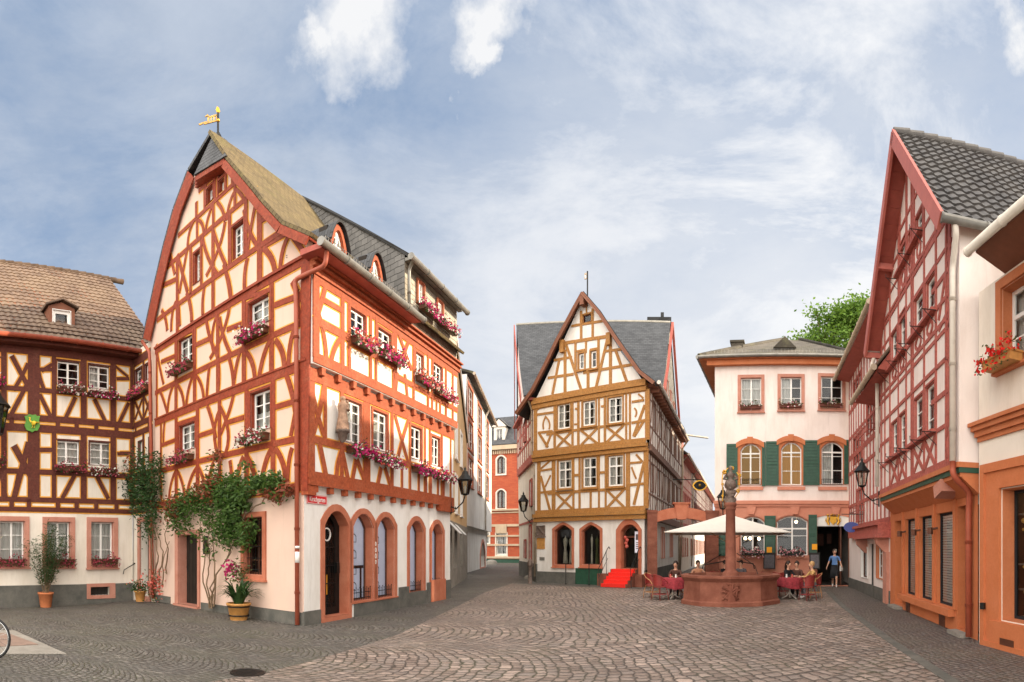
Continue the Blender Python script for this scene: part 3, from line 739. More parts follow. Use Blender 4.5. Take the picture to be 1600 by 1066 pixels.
def main_house():
    uc = WL.len
    # ---- windows on the gable side
    ck = dict(cm=M['timber_red'], casing=.07, proud=.035, depth=.11, sill=False)
    W(WL, MH, 'D', 612, 825, 722, 605, rows=3, cols=2, **ck)          # first floor, right
    W(WL, MH, 'D', 215, 935, 303, 790, rows=3, cols=2, **ck)          # first floor, left
    W(WL, MH, 'D', 600, 245, 722, 92, rows=3, cols=2, curtain='full', **ck)
    W(WL, MH, 'D', 208, 455, 290, 305, rows=3, cols=2, **ck)
    W(WL, MH, 'C', 508, 903, 574, 708, rows=4, cols=2, **ck)
    W(WL, MH, 'C', 297, 1035, 333, 865, rows=4, cols=2, **ck)
    W(WL, MH, 'C', 368, 590, 403, 505, rows=2, cols=1, **ck)
    W(WL, MH, 'C', 434, 545, 469, 460, rows=2, cols=1, **ck)
    W(WL, MH, 'C', 370, 490, 404, 450, rows=1, cols=1, **ck)
    W(WL, MH, 'C', 434, 445, 469, 400, rows=1, cols=1, **ck)
    sk = dict(cm=M['sandstone'], casing=.13, proud=.05, depth=.16, sill=True)
    W(WL, MH, 'E', 720, 705, 822, 385, rows=4, cols=2, sm=M['door_brown'], curtain=None, **sk)
    # the two doors of the ground floor
    du0, dz0 = WL.f('E', 355, 870); du1, dz1 = WL.f('E', 462, 480)
    HOLES[WL].append(shape(du0, du1, .06, dz1))
    # ---- gable wall
    out = [(WL.u(241), 0), (uc, 0), (uc + .16, WL.z(478, 560)), (uc + .2, WL.z(488, 402)), WL.f('C', 955, 815), WL.f('C', 830, 768), WL.f('C', 720, 645), WL.f('C', 640, 545),
           WL.f('C', 555, 430), WL.f('C', 478, 340), WL.f('C', 296, 445), WL.f('C', 222, 640), WL.f('C', 165, 840), WL.f('C', 116, 1050), WL.f('D', 52, 322), WL.f('D', 62, 480)]
    zb = WL.z(440, 775)
    lowo = [(WL.u(241), 0), (uc, 0), (uc, zb), (WL.u(241), zb)]
    hs = HOLES[WL]; low = [h for h in hs if h[2][1] < zb]; up = [h for h in hs if h[2][1] >= zb]
    mb = MB(); WL.sheet(mb, lowo, low, 0, .2); WL.sheet(mb, [(WL.u(241), zb), (uc, zb)] + out[2:], up, 0, .12)
    # far end, back and ground face
    for a, b in ((WR0.P(8.25, 0), WR0.P(8.25, 0, -5)),):
        pass
    mb.build('gable_wall', M['plaster_pink'], MH)
    # right side wall in three jettied storeys
    z1 = WR1.z(490, 757) ; z2 = WR2.z(490, 566); z3 = WR2.z(492, 415) - .17
    rk = dict(cm=M['timber_orange'], casing=.08, proud=.03, depth=.045, sill=False)
    W(WR2, MH, 'H', 380, 890, 462, 735, rows=3, cols=2, **rk); W(WR2, MH, 'H', 533, 980, 605, 845, rows=3, cols=2, **rk)
    W(WR2, MH, 'F', 840, 110, 890, -30, rows=3, cols=2, **rk); W(WR2, MH, 'F', 962, 200, 1022, 45, rows=3, cols=2, **rk)
    W(WR1, MH, 'F', 345, 590, 462, 300, rows=4, cols=2, curtain='full', **rk); W(WR1, MH, 'F', 543, 640, 642, 375, rows=4, cols=2, curtain='full', **rk)
    W(WR1, MH, 'F', 806, 700, 880, 480, rows=3, cols=2, **rk); W(WR1, MH, 'F', 950, 745, 1006, 550, rows=3, cols=2, **rk)
    ak = dict(cm=M['sandstone'], casing=.15, proud=.03, depth=.24, sill=False, sm=M['door_brown'], rows=1, curtain=None, fw=.03, roomd=1.6)
    W(WR0, MH, 'G', 405, 795, 546, 192, cols=1, rise=.35, **ak); W(WR0, MH, 'G', 574, 775, 692, 214, cols=1, rise=.33, **ak)
    W(WR0, MH, 'G', 797, 738, 893, 240, cols=1, rise=.33, **ak); W(WR0, MH, 'G', 950, 712, 1027, 262, cols=1, rise=.33, **ak)
    u0, u1 = WR0.u(fp('G', 207)[0]), WR0.u(fp('G', 372)[0]); zt = WR0.f('G', 290, 172)[1]
    door = shape(u0, u1, .10, zt, .36)
    mb = MB(); L8 = 8.25
    WR0.sheet(mb, [(0, 0), (L8, 0), (L8, z1 - .02), (0, z1 - .02)], holes(WR0) + [door], 0, .45)
    WR1.sheet(mb, [(0, z1 - .02), (L8, z1 - .02), (L8, z2 - .02), (0, z2 - .02)], holes(WR1), 0, .12)
    WR2.sheet(mb, [(0, z2 - .02), (L8, z2 - .02), (L8, z3), (0, z3)], holes(WR2), 0, .12)
    for w, a, z in ((WR0, WR1, z1), (WR1, WR2, z2)):
        mb.face([w.P(0, z - .02, -.1), w.P(L8, z - .02, -.1), a.P(L8, z - .02), a.P(0, z - .02)])
    E0, E1 = WR0.P(L8, 0), WR2.P(L8, z3); wB = WL.len - WL.u(243)
    for za, zc, w in ((0.001, z1, WR0), (z1 - .02, z2, WR1), (z2 - .02, z3, WR2)):     # end wall (street side, narrow gap)
        pq = WL.P(WL.u(243), 0) + WR0.U3 * 8.25; mb.face([w.P(L8, za), w.P(L8, zc), (pq.x, pq.y, zc), (pq.x, pq.y, za)])
        if za > .1: mb.face([w.P(0, za), w.P(0, zc), w.P(0, zc, -.2), w.P(0, za, -.2)])
    pl = WL.P(WL.u(243), 0, -.05); pr_ = pl + WR0.U3 * 8.2; mb.face([pl, pr_, pr_ + Vector((0, 0, z3)), pl + Vector((0, 0, z3))])
    mb.build('side_wall', M['plaster_white'], MH)
    flush()
    # plinth
    mb = MB(); pz = WR0.f('G', 75, 870)[1]
    WR0.box(mb, -.03, u0 - .17, 0, pz, -.02, .035); WR0.box(mb, WR0.u(fp('G', 412)[0]), WR0.u(fp('G', 722)[0]), 0, .36, -.02, .03)
    WR0.box(mb, WR0.u(fp('G', 722)[0]) + .004, WR0.u(fp('G', 790)[0]), 0, .62, -.02, .04); WR0.box(mb, WR0.u(fp('G', 790)[0]) + .004, WR0.u(fp('G', 915)[0]), 0, .42, -.02, .03)
    WR0.box(mb, WR0.u(fp('G', 918)[0]), WR0.u(fp('G', 940)[0]), 0, .66, -.02, .04); WR0.box(mb, WR0.u(fp('G', 1050)[0]), 8.27, 0, .66, -.02, .04)
    pa = WL.f('E', 770, 880)[1]
    WL.box(mb, WL.u(fp('E', 745)[0]), uc + .04, 0, pz - .03, -.02, .03); WL.box(mb, WL.u(fp('E', 480)[0]), WL.u(fp('E', 742)[0]), 0, pz - .12, -.02, .032)
    WL.box(mb, WL.u(243), WL.u(fp('E', 308)[0]), 0, pz - .10, -.02, .03)
    mb.build('plinth', M['plinth_grey'], MH)
    # shop door in its arch
    mb = MB(); WR0.ring(mb, shape(u0 - .16, u1 + .14, 0, zt + .17, .42), shape(u0, u1, .10, zt, .36), -.02, .03)
    WR0.ring(mb, shape(u0, u1, .10, zt, .36), shape(u0 + .012, u1 - .012, .11, zt - .012, .35), -.44, .0)
    WR0.box(mb, u0 - .16, u1 + .10, 0, .10, -.45, .05)
    WR0.box(mb, u1 + .14, WR0.u(fp('G', 712)[0]), .34, WR0.f('G', 450, 800)[1], -.02, .05)
    a5 = WR0.u(fp('G', 952)[0]), WR0.u(fp('G', 1040)[0]); WR0.box(mb, a5[0] - .1, a5[1] + .05, 0, .72, -.03, .045)
    df = mb.build('door_surround', M['sandstone'], MH)
    mb = MB(); d0 = -.26; WR0.ring(mb, shape(u0 + .02, u1 - .02, .12, zt - .02, .34), shape(u0 + .09, u1 - .2, .30, zt - .10, .30), d0 - .05, d0)
    n = 8
    for k in range(n): uu = u0 + .15 + (u1 - u0 - .40) * k / (n - 1); WR0.box(mb, uu - .008, uu + .008, .3, zt - .35, d0 - .01, d0 + .012)
    for zz in (.9, 1.35, zt - .9): WR0.box(mb, u0 + .09, u1 - .2, zz - .012, zz + .012, d0 - .012, d0 + .014)
    WR0.box(mb, u1 - .22, u1 - .10, 1.15, 1.42, d0 - .01, d0 + .07)
    dd = mb.build('shop_door', M['iron'], MH)
    mb = MB(); mb.face([WR0.P(u, z, d0 - .03) for u, z in shape(u0 + .05, u1 - .05, .2, zt - .05, .3)]); mb.build('pane', M['glass'], dd)
    mb = MB(); cx = u0 + (u1 - u0) * .42; WR0.ring(mb, [(cx + .17 * cos(t * pi / 10), zt - .58 + .17 * sin(t * pi / 10)) for t in range(20)], [(cx + .14 * cos(t * pi / 10), zt - .58 + .14 * sin(t * pi / 10)) for t in range(20)], d0, d0 + .03)
    mb.build('ring_emblem', M['white_paint'], dd)
    mb = MB(); WR0.box(mb, u0 + .10, u0 + .52, .62, 1.12, d0 - .028, d0 - .022); mb.build('poster', M['paper_orange'], dd)
    mb = MB(); rr = shape(u0 - .1, u1 + .1, .1, zt + .1)
    mb.prism([WR0.P(u, z, -.9) for u, z in rr], WR0.N3 * -.02); mb.build('room_behind', M['room'], dd)
    # display screens with chair silhouettes and window-foot railings in the four shop windows
    for (x0, x1, yb, ytop) in ((405, 546, 795, 192), (574, 692, 775, 214), (797, 893, 738, 240), (950, 1027, 712, 262)):
        a, b = WR0.u(fp('G', x0)[0]), WR0.u(fp('G', x1)[0]); zb_ = WR0.f('G', (x0 + x1) / 2, yb)[1]; zt_ = WR0.f('G', (x0 + x1) / 2, ytop)[1]
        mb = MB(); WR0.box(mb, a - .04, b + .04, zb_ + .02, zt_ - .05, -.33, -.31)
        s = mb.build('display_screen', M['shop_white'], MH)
        mb = MB()
        for k in range(7):
            zz = zb_ + .25 + k * (zt_ - zb_ - .9) / 6.5; cu = a + (b - a) * (.22 if k % 2 else .5)
            WR0.ring(mb, shape(cu - .13, cu + .13, zz, zz + .24, .07), shape(cu - .11, cu + .11, zz + .02, zz + .21, .06), -.309, -.305)
        mb.build('screen_print', M['cloth_grey'], s)
        mb = MB(); cx, cz, rr2 = a + (b - a) * .25, zt_ - .36, .14
        WR0.poly(mb, [(cx + rr2 * cos(t * pi / 9), cz + rr2 * sin(t * pi / 9)) for t in range(18)], -.265, -.255); mb.build('round_sticker', M['cloth_black'], MH)
        mb = MB(); n = int((b - a) / .085)
        for k in range(n + 1):
            u = a + .02 + (b - a - .04) * k / n; mb.tube([WR0.P(u, zb_ + .01, -.08), WR0.P(u, zb_ + .30 + .04 * (k % 2), -.08)], .008, 5)
            mb.ball(WR0.P(u, zb_ + .31 + .04 * (k % 2), -.08), .016, 6, 4)
        for zz in (.08, .22): WR0.box(mb, a, b, zb_ + zz - .008, zb_ + zz + .008, -.088, -.072)
        mb.build('window_railing', M['iron'], MH)
    mb = MB(); a, b = WR0.u(fp('G', 405)[0]), WR0.u(fp('G', 546)[0]); zb_ = WR0.f('G', 470, 795)[1]
    WR0.box(mb, a, b - .05, zb_ + .85, zb_ + .93, -.34, -.285); WR0.box(mb, a + .05, a + .12, zb_, zb_ + .85, -.34, -.29); WR0.box(mb, b - .2, b - .13, zb_, zb_ + .85, -.34, -.29)
    WR0.box(mb, a + .1, a + .4, zb_ + .93, zb_ + 1.15, -.33, -.30); mb.build('display_table', M['cloth_black'], MH)
    # gable door
    mb = MB(); c = .2
    WL.ring(mb, shape(du0 - c, du1 + .11, 0, dz1 + .14), shape(du0, du1, .06, dz1), -.02, .05)
    WL.ring(mb, shape(du0, du1, .06, dz1), shape(du0 + .01, du1 - .01, .07, dz1 - .01), -.3, .0); WL.box(mb, du0 - c, du1 + .1, 0, .06, -.3, .12)
    mb.build('stone_door_frame', M['sandstone_pink'], MH)
    mb = MB(); WL.box(mb, du0, du1, .07, dz1, -.34, -.27)
    for k in range(1, 6): uu = du0 + (du1 - du0) * k / 6; WL.box(mb, uu - .008, uu + .008, .1, dz1 - .03, -.275, -.262)
    dm = mb.build('door', M['door_dark'], MH)
    mb = MB(); mb.tube([WL.P(du0 + .1, 1.05, -.26), WL.P(du0 + .1, 1.2, -.22), WL.P(du0 + .1, 1.3, -.26)], .012, 6); mb.build('handle', M['iron'], dm)
    # window bars of the ground floor window
    mb = MB(); a0, zz0 = WL.f('E', 720, 705); a1, zz1 = WL.f('E', 822, 385)
    for k in range(7): u = a0 + (a1 - a0) * (k + .5) / 7; mb.tube([WL.P(u, zz0, -.06), WL.P(u, zz1, -.06)], .009, 5)
    for k in range(5): z = zz0 + (zz1 - zz0) * (k + .5) / 5; mb.tube([WL.P(a0, z, -.06), WL.P(a1, z, -.06)], .009, 5)
    mb.build('window_bars', M['iron'], MH)
    mb = MB(); WL.box(mb, *[WL.u(fp('E', x)[0]) for x in (500, 518)], *sorted([WL.f('E', 509, 590)[1], WL.f('E', 509, 490)[1]]), 0, .08); mb.build('letter_box', M['iron'], MH)

    # ---- timber frame of the gable side
    T = Timber(WL, border=.036)
    uL = WL.u(243)
    for (f, x, y, ww, ul, ur) in (('E', 900, 232, .20, uL, uc + .02), ('D', 431 * 0 + 750, 900, .15, uL, uc + .05), ('D', 620, 568, .24, uL, uc + .10), ('D', 580, 372, .15, uL, uc + .12), ('D', 400, 185, .20, uL, uc + .2)):
        z = WL.f(f, x, y)[1]; T.urail(ul, ur, z, ww)
    zH1, zH2, zH3, zH4, zH5 = [WL.f(*a)[1] for a in (('E', 900, 232), ('D', 750, 900), ('D', 620, 568), ('D', 580, 372), ('D', 400, 185))]
    zH6 = WL.f('C', 640, 850)[1]; zH7 = WL.f('C', 410, 720)[1]; zH8 = WL.f('C', 430, 570)[1]
    T.urail(WL.u(246), WL.u(449), zH6, .14); T.urail(WL.u(262), WL.u(402), zH7, .14); T.urail(WL.u(279), WL.u(379), zH8, .12); T.line2('Q', 185, 508, 350, 430, .13); T.line2('C', 165, 880, 190, 990, .12); T.urail(WL.u(311), WL.u(361), WL.f('C', 470, 385)[1], .12)
    for px in (276, 309.5, 386, 427.5): T.post(px, zH1, zH3, .17)
    T.post(343.8, zH1, zH3, .15); T.post(252, zH1, zH3, .10)
    T.pts([(uc - .05, zH1 - .1), (uc + .02, zH3)], .36, True); T.pts([(uc + .05, zH3), (uc + .08, zH5)], .30, True)
    for px in (275.5, 304.8, 382, 425): T.post(px, zH3, zH5, .17)
    T.post(341, zH3, zH5, .15); T.post(245.5, zH3, zH5, .10)
    for px in (277.7, 333.5): T.post(px, zH5, zH7, .15)
    T.post(406.5, zH5, WL.f('C', 655, 590)[1], .20)
    for px in (298.6, 315.2): T.post(px, zH6, zH7, .12)
    for px in (359.5, 385): T.post(px, zH6, zH7, .14)
    for px in (308.5, 334, 367.8): T.post(px, zH7, zH8, .11)
    for px in (307.5, 320.5, 336.5, 353.5, 364): T.post(px, zH8, WL.f('C', 470, 385)[1] - (.25 if px < 310 else .5 if px > 360 else 0), .11)
    A = T.arc; Ln = T.line2
    # attic, between the upper rails
    A('C', 320, 690, 352, 700, 352, 770, .10); A('C', 300, 690, 262, 750, 262, 850, .10); A('C', 425, 590, 465, 630, 468, 695, .10); A('C', 400, 610, 368, 680, 362, 755, .10)
    A('C', 532, 520, 580, 555, 590, 625, .10); A('C', 518, 540, 485, 600, 480, 690, .10)
    A('C', 345, 785, 362, 900, 425, 985, .11); A('C', 470, 700, 450, 850, 365, 1000, .11); A('C', 400, 730, 430, 850, 478, 945, .11); A('C', 575, 630, 595, 770, 662, 850, .12); A('C', 640, 600, 600, 790, 595, 885, .11)
    A('C', 820, 785, 780, 860, 776, 985, .13); Ln('C', 845, 780, 925, 895, .13); A('C', 680, 845, 745, 890, 750, 1000, .15); Ln('C', 672, 695, 745, 655, .12); Ln('C', 680, 840, 810, 765, .13)
    A('Q', 175, 800, 232, 870, 240, 1040, .12); A('Q', 345, 700, 290, 800, 290, 1050, .11); A('Q', 475, 590, 535, 740, 535, 930, .14); A('Q', 695, 480, 655, 640, 665, 850, .12); A('Q', 930, 320, 990, 450, 1005, 680, .13)
    Ln('Q', 365, 140, 485, 580, .13); Ln('Q', 480, 70, 385, 600, .12); Ln('Q', 270, 470, 350, 430, .13); T.pts([WL.f('Q', 375, 700), WL.f('Q', 388, 990)], .16)
    A('R', 0, 250, 55, 420, 80, 640, .13); A('R', 285, 180, 240, 330, 250, 580, .13)
    # second floor
    A('D', 365, 200, 375, 310, 430, 420, .12); A('D', 495, 140, 470, 300, 385, 430, .12); A('D', 440, 200, 450, 300, 500, 400, .12); A('D', 430, 170, 380, 300, 408, 400, .10)
    Ln('D', 300, 357, 385, 318, .13); Ln('D', 480, 268, 560, 237, .13); Ln('D', 745, 133, 862, 88, .14); Ln('D', 845, 0, 872, 60, .15); Ln('D', 905, 30, 868, 150, .12); A('D', 875, 60, 870, 180, 905, 240, .11)
    Ln('D', 115, 447, 190, 415, .12); A('D', 88, 350, 100, 460, 128, 570, .10); Ln('D', 190, 318, 290, 275, .10); Ln('D', 575, 100, 730, 40, .10)
    for s in (('D', 105, 600, 130, 650, 152, 740, .10), ('D', 187, 570, 155, 620, 150, 730, .11), ('D', 200, 570, 240, 610, 242, 700, .11), ('D', 290, 530, 262, 590, 255, 690, .11), ('D', 310, 525, 350, 570, 352, 670, .11),
              ('D', 382, 480, 372, 560, 368, 650, .11), ('D', 485, 400, 517, 490, 517, 580, .12), ('D', 552, 395, 525, 480, 518, 580, .12), ('D', 578, 385, 632, 430, 636, 545, .14), ('D', 722, 325, 680, 400, 660, 530, .14),
              ('D', 748, 325, 800, 375, 800, 490, .15), ('D', 855, 265, 825, 340, 822, 470, .13), ('D', 430, 430, 440, 520, 432, 600, .14)): A(*s)
    # first floor
    A('D', 138, 750, 128, 820, 128, 900, .09); Ln('D', 110, 912, 190, 882, .12); Ln('D', 205, 790, 310, 755, .09); A('D', 372, 690, 400, 760, 420, 870, .12); A('D', 518, 625, 500, 720, 440, 860, .12); Ln('D', 325, 857, 405, 830, .13); Ln('D', 485, 783, 575, 755, .13)
    A('D', 445, 700, 385, 830, 430, 960, .12); A('D', 445, 700, 515, 830, 475, 950, .12); Ln('D', 745, 700, 850, 668, .13); A('D', 812, 520, 850, 620, 868, 760, .14); Ln('D', 868, 690, 835, 860, .12)
    for s in (('E', 340, 125, 300, 200, 300, 310, .10), ('E', 345, 125, 385, 190, 388, 290, .10), ('E', 455, 110, 405, 180, 400, 280, .12), ('E', 465, 110, 505, 180, 505, 280, .12), ('E', 548, 80, 520, 150, 515, 250, .11),
              ('E', 715, 50, 675, 130, 668, 260, .15), ('E', 735, 50, 785, 130, 785, 230, .15), ('E', 872, 5, 830, 70, 815, 200, .15), ('E', 892, 5, 945, 70, 950, 190, .15), ('E', 985, 0, 960, 70, 960, 190, .12), ('E', 640, 70, 652, 150, 655, 260, .12)): A(*s)
    for px, a, b in ((275, 0, 0), (308.5, 0, 0), (383, 0, 0), (427.5, 0, 0)): pass
    T.build(MH, M['timber_red'], M['yellow_line'])

    # ---- timber frame of the side wall
    T = Timber(WR2, border=.035); U = WR2.u; LR = 8.25
    za = z2 + .12; zm = WR2.f('H', 370, 880)[1]; zt2 = z3 - .12
    T.pts([(0, za), (LR, za)], .24, True); T.urail(0, U(fp('H', 372)[0]), WR2.f('H', 300, 845)[1], .20); zr = WR2.f('H', 300, 845)[1]
    T.urail(U(fp('F', 690)[0]), LR, WR2.f('F', 900, 233)[1], .15); T.urail(0, LR, zt2, .2); zr2 = WR2.f('F', 900, 233)[1]
    T.upost(.10, za, zt2, .22, True)
    for x, w in ((335, .15), (372, .12), (492, .12), (522, .10), (620, .13)): T.post(fp('H', x)[0], za, zt2, w)
    for x, w in ((700, .15), (825, .12), (925, .11), (955, .11), (1050, .12), (1097, .12)): T.post(fp('F', x)[0], za, zt2, w)
    Ln = T.line2; A = T.arc
    A('H', 245, 570, 225, 680, 185, 780, .14); Ln('H', 225, 670, 330, 730, .13); Ln('H', 190, 700, 235, 850, .10); A('H', 215, 800, 240, 880, 245, 990, .14); A('H', 325, 885, 280, 940, 272, 1020, .13)
    Ln('H', 645, 855, 720, 1060, .13); Ln('H', 710, 880, 650, 1050, .13); Ln('F', 715, 100, 700, 240, .10); Ln('F', 765, 110, 785, 290, .12); Ln('F', 378, -10, 378, 90, .12)
    for x in (985, 1010): T.post(fp('F', x)[0], za, zr2, .10)
    T.urail(U(fp('H', 375)[0]), U(fp('H', 620)[0]), WR2.f('H', 480, 965)[1], .12)
    T.build(MH, M['timber_orange'], M['yellow_line'], 'side_timber_frame')
    T = Timber(WR1, border=.035); U = WR1.u; zs = z1 + .14; zr = WR1.f('F', 300, 605)[1]; zt1 = z2 - .30
    T.pts([(0, zs), (LR, zs)], .32, True); T.urail(0, LR, zr, .17); T.urail(0, LR, zt1 + .04, .24); T.upost(.10, zs, zt1, .24, True)
    for x, w in ((210, .11), (325, .14), (500, .32), (675, .15), (800, .10), (905, .12), (938, .10), (1022, .12), (1083, .08)): T.post(fp('F', x)[0], zr if x in (210,) else zs, zt1, w)
    Ln = T.line2; A = T.arc
    A('F', 112, 165, 130, 330, 210, 560, .14); A('F', 203, 175, 190, 330, 120, 540, .14); Ln('F', 170, 590, 222, 850, .15); A('F', 330, 630, 285, 740, 290, 850, .14); Ln('F', 328, 640, 375, 870, .14)
    Ln('F', 425, 705, 392, 880, .13); Ln('F', 432, 705, 500, 890, .14); Ln('F', 600, 760, 572, 900, .13); Ln('F', 625, 760, 672, 910, .13)
    A('F', 695, 390, 740, 560, 790, 730, .13); A('F', 795, 410, 745, 560, 710, 710, .13)
    for x in (745, 800, 862, 912, 945, 995, 1035): T.post(fp('F', x)[0], zs, zr, .10)
    T.build(MH, M['timber_orange'], M['yellow_line'], 'side_timber_frame')
    # joist ends under both jetties
    mb = MB()
    for k in range(12): u = .35 + k * .66; WR2.box(mb, u, u + .15, z2 - .20, z2 - .005, -.18, -.01)
    WR1.box(mb, 0, LR, z2 - .16, z2 - .06, -.02, .018)
    for k in range(13): u = .25 + k * .62; WR1.box(mb, u, u + .14, z1 - .17, z1 - .01, -.16, -.005)
    WR1.box(mb, 7.1, 8.26, z1 - .22, z1 - .01, -.12, .02); WR1.box(mb, -.02, .30, z1 - .25, z1 - .015, -.2, .0)
    mb.build('joist_ends', M['timber_orange'], MH)
    # cornice and eave boards
    mb = MB(); zc = z3 - .04
    for (a, b, c, d) in ((0, .14, -.02, .06), (.14, .20, -.02, .14), (.20, .25, -.02, .11), (.25, .30, -.02, .20)):
        WR2.box(mb, -.1, LR + .12, zc + a, zc + b - .003, c, d)
    mb.build('cornice', M['timber_orange'], MH)
    ul_d = WR2.u(634)                                 # where the big slate dormer begins
    zg = WR2.shift(.55).z(560, 423) ; 
    mb = MB(); e0, e1 = zc + .30, zg + .06
    P = WR2.P
    mb.prism([P(-.35, e0, -.1), P(-.35, e0, .22), P(-.35, e1 - .10, .50), P(-.35, e1 + .02, .50), P(-.35, e1 + .05, -.1)], WR2.U3 * (ul_d + .35))
    mb.build('eave_boards', M['soffit_red'], MH)
    gutter('gutter', MH, P(-.45, e1 - .02, .56), P(ul_d + .05, e1 - .02, .56), .085, 'zinc')
    # ---- roof: the gable outline swept along the side wall
    e = e1 + .03
    ridge = WL.q(336, 217)
    apex = WL.P(ridge[0], ridge[1])
    R3 = WR0.U3
    rp = [WL.q(338, 216), WL.f('C', 520, 385), WL.f('C', 640, 525), WL.f('C', 720, 625), WL.f('C', 830, 745), WL.f('C', 985, 812)]
    lp = [WL.q(334, 216), WL.f('C', 285, 430), WL.f('C', 205, 640), WL.f('C', 150, 840), WL.f('C', 100, 1050), WL.f('D', 35, 320)]
    over = .32
    def sweep(pts, name, m, length, t=.09, start=over):
        mb = MB(); tot = 0; acc = [0]
        P3 = [WL.P(u, z) - R3 * start for u, z in pts]
        for a, b in zip(P3, P3[1:]): tot += (b - a).length; acc.append(tot)
        for k in range(len(P3) - 1):
            a, b = P3[k], P3[k + 1]; n = (b - a).cross(R3).normalized(); n = -n if n.z < 0 else n
            c0, c1 = tot - acc[k], tot - acc[k + 1]; q = [a, b, b + R3 * length, a + R3 * length]
            mb.face([p + n * t for p in q], [(0, c0), (0, c1), (length, c1), (length, c0)]); mb.face([q[3], q[2], q[1], q[0]], [(0, 0)] * 4)
            mb.face([a, b, b + n * t, a + n * t], [(0, c0), (0, c1), (.1, c1), (.1, c0)]); mb.face([q[3], q[2], q[2] + n * t, q[3] + n * t], [(0, 0)] * 4)
        q = P3[-1]; mb.face([q, q + R3 * length, q + R3 * length + n * t, q + n * t], [(0, 0), (length, 0), (length, .05), (0, .05)])
        return mb.build(name, M[m], MH), P3
    length = 8.25 + .5
    roof, P3 = sweep(rp, 'roof', 'moss_roof', length); sweep(lp, 'roof', 'slate_grey', length, start=.16)
    # slate half-hip cap at the apex, barge boards
    mb = MB(); wc = WL.shift(.34); a0 = WL.P(*WL.q(337, 216)) - R3 * .05; b0 = wc.P(*wc.f('C', 294, 440)); c0 = wc.P(*wc.f('C', 474, 330))
    fr = [a0 + Vector((0, 0, .16)), b0, c0]; mb.face(fr, [(1.2, 1.6), (0, 0), (2.4, 0)]); bk = [p + R3 * .5 for p in fr]
    mb.face([bk[0], bk[2], bk[1]], [(0, 0)] * 3)
    for i in range(3): j = (i + 1) % 3; mb.face([fr[i], fr[j], bk[j], bk[i]], [(0, 0), (1, 0), (1, .4), (0, .4)])
    mb.build('slate_cap', M['slate_grey'], MH)
    mb = MB()
    def board(pts, w, off=.34):
        P_ = [WL.P(u, z) - R3 * off for u, z in pts]
        cen = WL.P(ridge[0], ridge[1] - 5)
        for a, b in zip(P_, P_[1:]):
            n = (b - a).cross(R3).normalized(); n = -n if n.z < 0 else n
            mb.hexa([a - n * w, b - n * w, b - n * w + R3 * .05, a - n * w + R3 * .05], [a - n * .01, b - n * .01, b - n * .01 + R3 * .05, a - n * .01 + R3 * .05])
    board(rp[1:], .20); board(lp[1:], .44, .18)
    def soffit(pts, w):
        P_ = [WL.P(u, z) for u, z in pts]
        for a, b in zip(P_, P_[1:]):
            n = (b - a).cross(R3).normalized(); n = -n if n.z < 0 else n; dn = n * .012
            mb.hexa([a - R3 * over - dn, b - R3 * over - dn, b - dn, a - dn], [a - R3 * over - dn * 4, b - R3 * over - dn * 4, b - dn * 4, a - dn * 4])
    soffit(rp[1:], .1)
    for y, o in ((12, .30), (30, .20), (48, .09)):
        wm = WL.shift(o); p, q = wm.P(*wm.f('C', 300, 436 + y)), wm.P(*wm.f('C', 463, 334 + y)); bk_ = R3 * (o + .02); dz = Vector((0, 0, .13))
        mb.hexa([p - dz, q - dz, q - dz + bk_, p - dz + bk_], [p, q, q + bk_, p + bk_])
    mb.build('barge_board', M['timber_red'], MH)
    # moulded band on the gable at eaves height
    mb = MB(); WL.box(mb, uL, uc + .2, zH5 + .06, zH5 + .13, .02, .075); WL.box(mb, uL, uc + .1, zH3 + .08, zH3 + .13, .02, .055); mb.build('moulding', M['timber_red'], MH)
    # ---- slate dormer wall on top of the side wall
    zw0, zw1 = zc + .30, WR2.shift(.3).z(641, 386) - .03
    D = []
    dk = dict(cm=M['sandstone'], casing=.05, proud=.03, depth=.05, sill=False, rows=3, cols=2)
    W(WR2, MH, 'H', 757, 700, 790, 575, **dk); W(WR2, MH, 'H', 866, 800, 895, 680, **dk)
    h2 = HOLES[WR2][-2:]
    mb = MB(); WR2.sheet(mb, [(ul_d, zw0), (LR + .1, zw0), (LR + .1, zw1), (ul_d, zw1)], h2, -.05, .1)
    rid3 = apex + R3 * 0
    # cheek (triangle up to the ridge) and far end
    ridge_at = lambda u: Vector(((WR0.P(u, 0) + (apex - C0) - (apex - C0).dot(R3) * R3).x, (WR0.P(u, 0) + (apex - C0) - (apex - C0).dot(R3) * R3).y, apex.z))
    rA, rB = ridge_at(ul_d), ridge_at(LR + .3)
    ch = [WR2.P(ul_d, zw0, -.05), WR2.P(ul_d, zw1, -.05), rA, Vector((rA.x, rA.y, zw0))]
    mb.face(ch, [(0, 0), (0, zw1 - zw0), (4, rA.z - zw0), (4, 0)])
    ch = [WR2.P(LR + .1, zw0, -.05), WR2.P(LR + .1, zw1, -.05), rB, Vector((rB.x, rB.y, zw0))]; mb.face(ch, [(0, 0), (0, zw1 - zw0), (4, rA.z - zw0), (4, 0)])
    o = mb.build('slate_dormer_wall', M['slate_tan'], MH); flush()
    mb = MB(); n = -R3 * .012; cc_ = [WR2.P(ul_d, zw0 - .5, -.03), WR2.P(ul_d, zw1 + .03, -.03), rA + Vector((0, 0, .05)), Vector((rA.x, rA.y, zw0))]
    mb.face([p + n for p in cc_], [(0, 0), (0, zw1 - zw0), (4, rA.z - zw0), (4, 0)]); mb.build('slate_cheek', M['slate_mid'], MH)
    dz_ = (rA.z - zw1) / 3.4 * .27; q = [WR2.P(ul_d - .05, zw1 + .04 - dz_, .24), WR2.P(LR + .15, zw1 + .04 - dz_, .24), rB + Vector((0, 0, .1)), rA - R3 * .05 + Vector((0, 0, .06))]
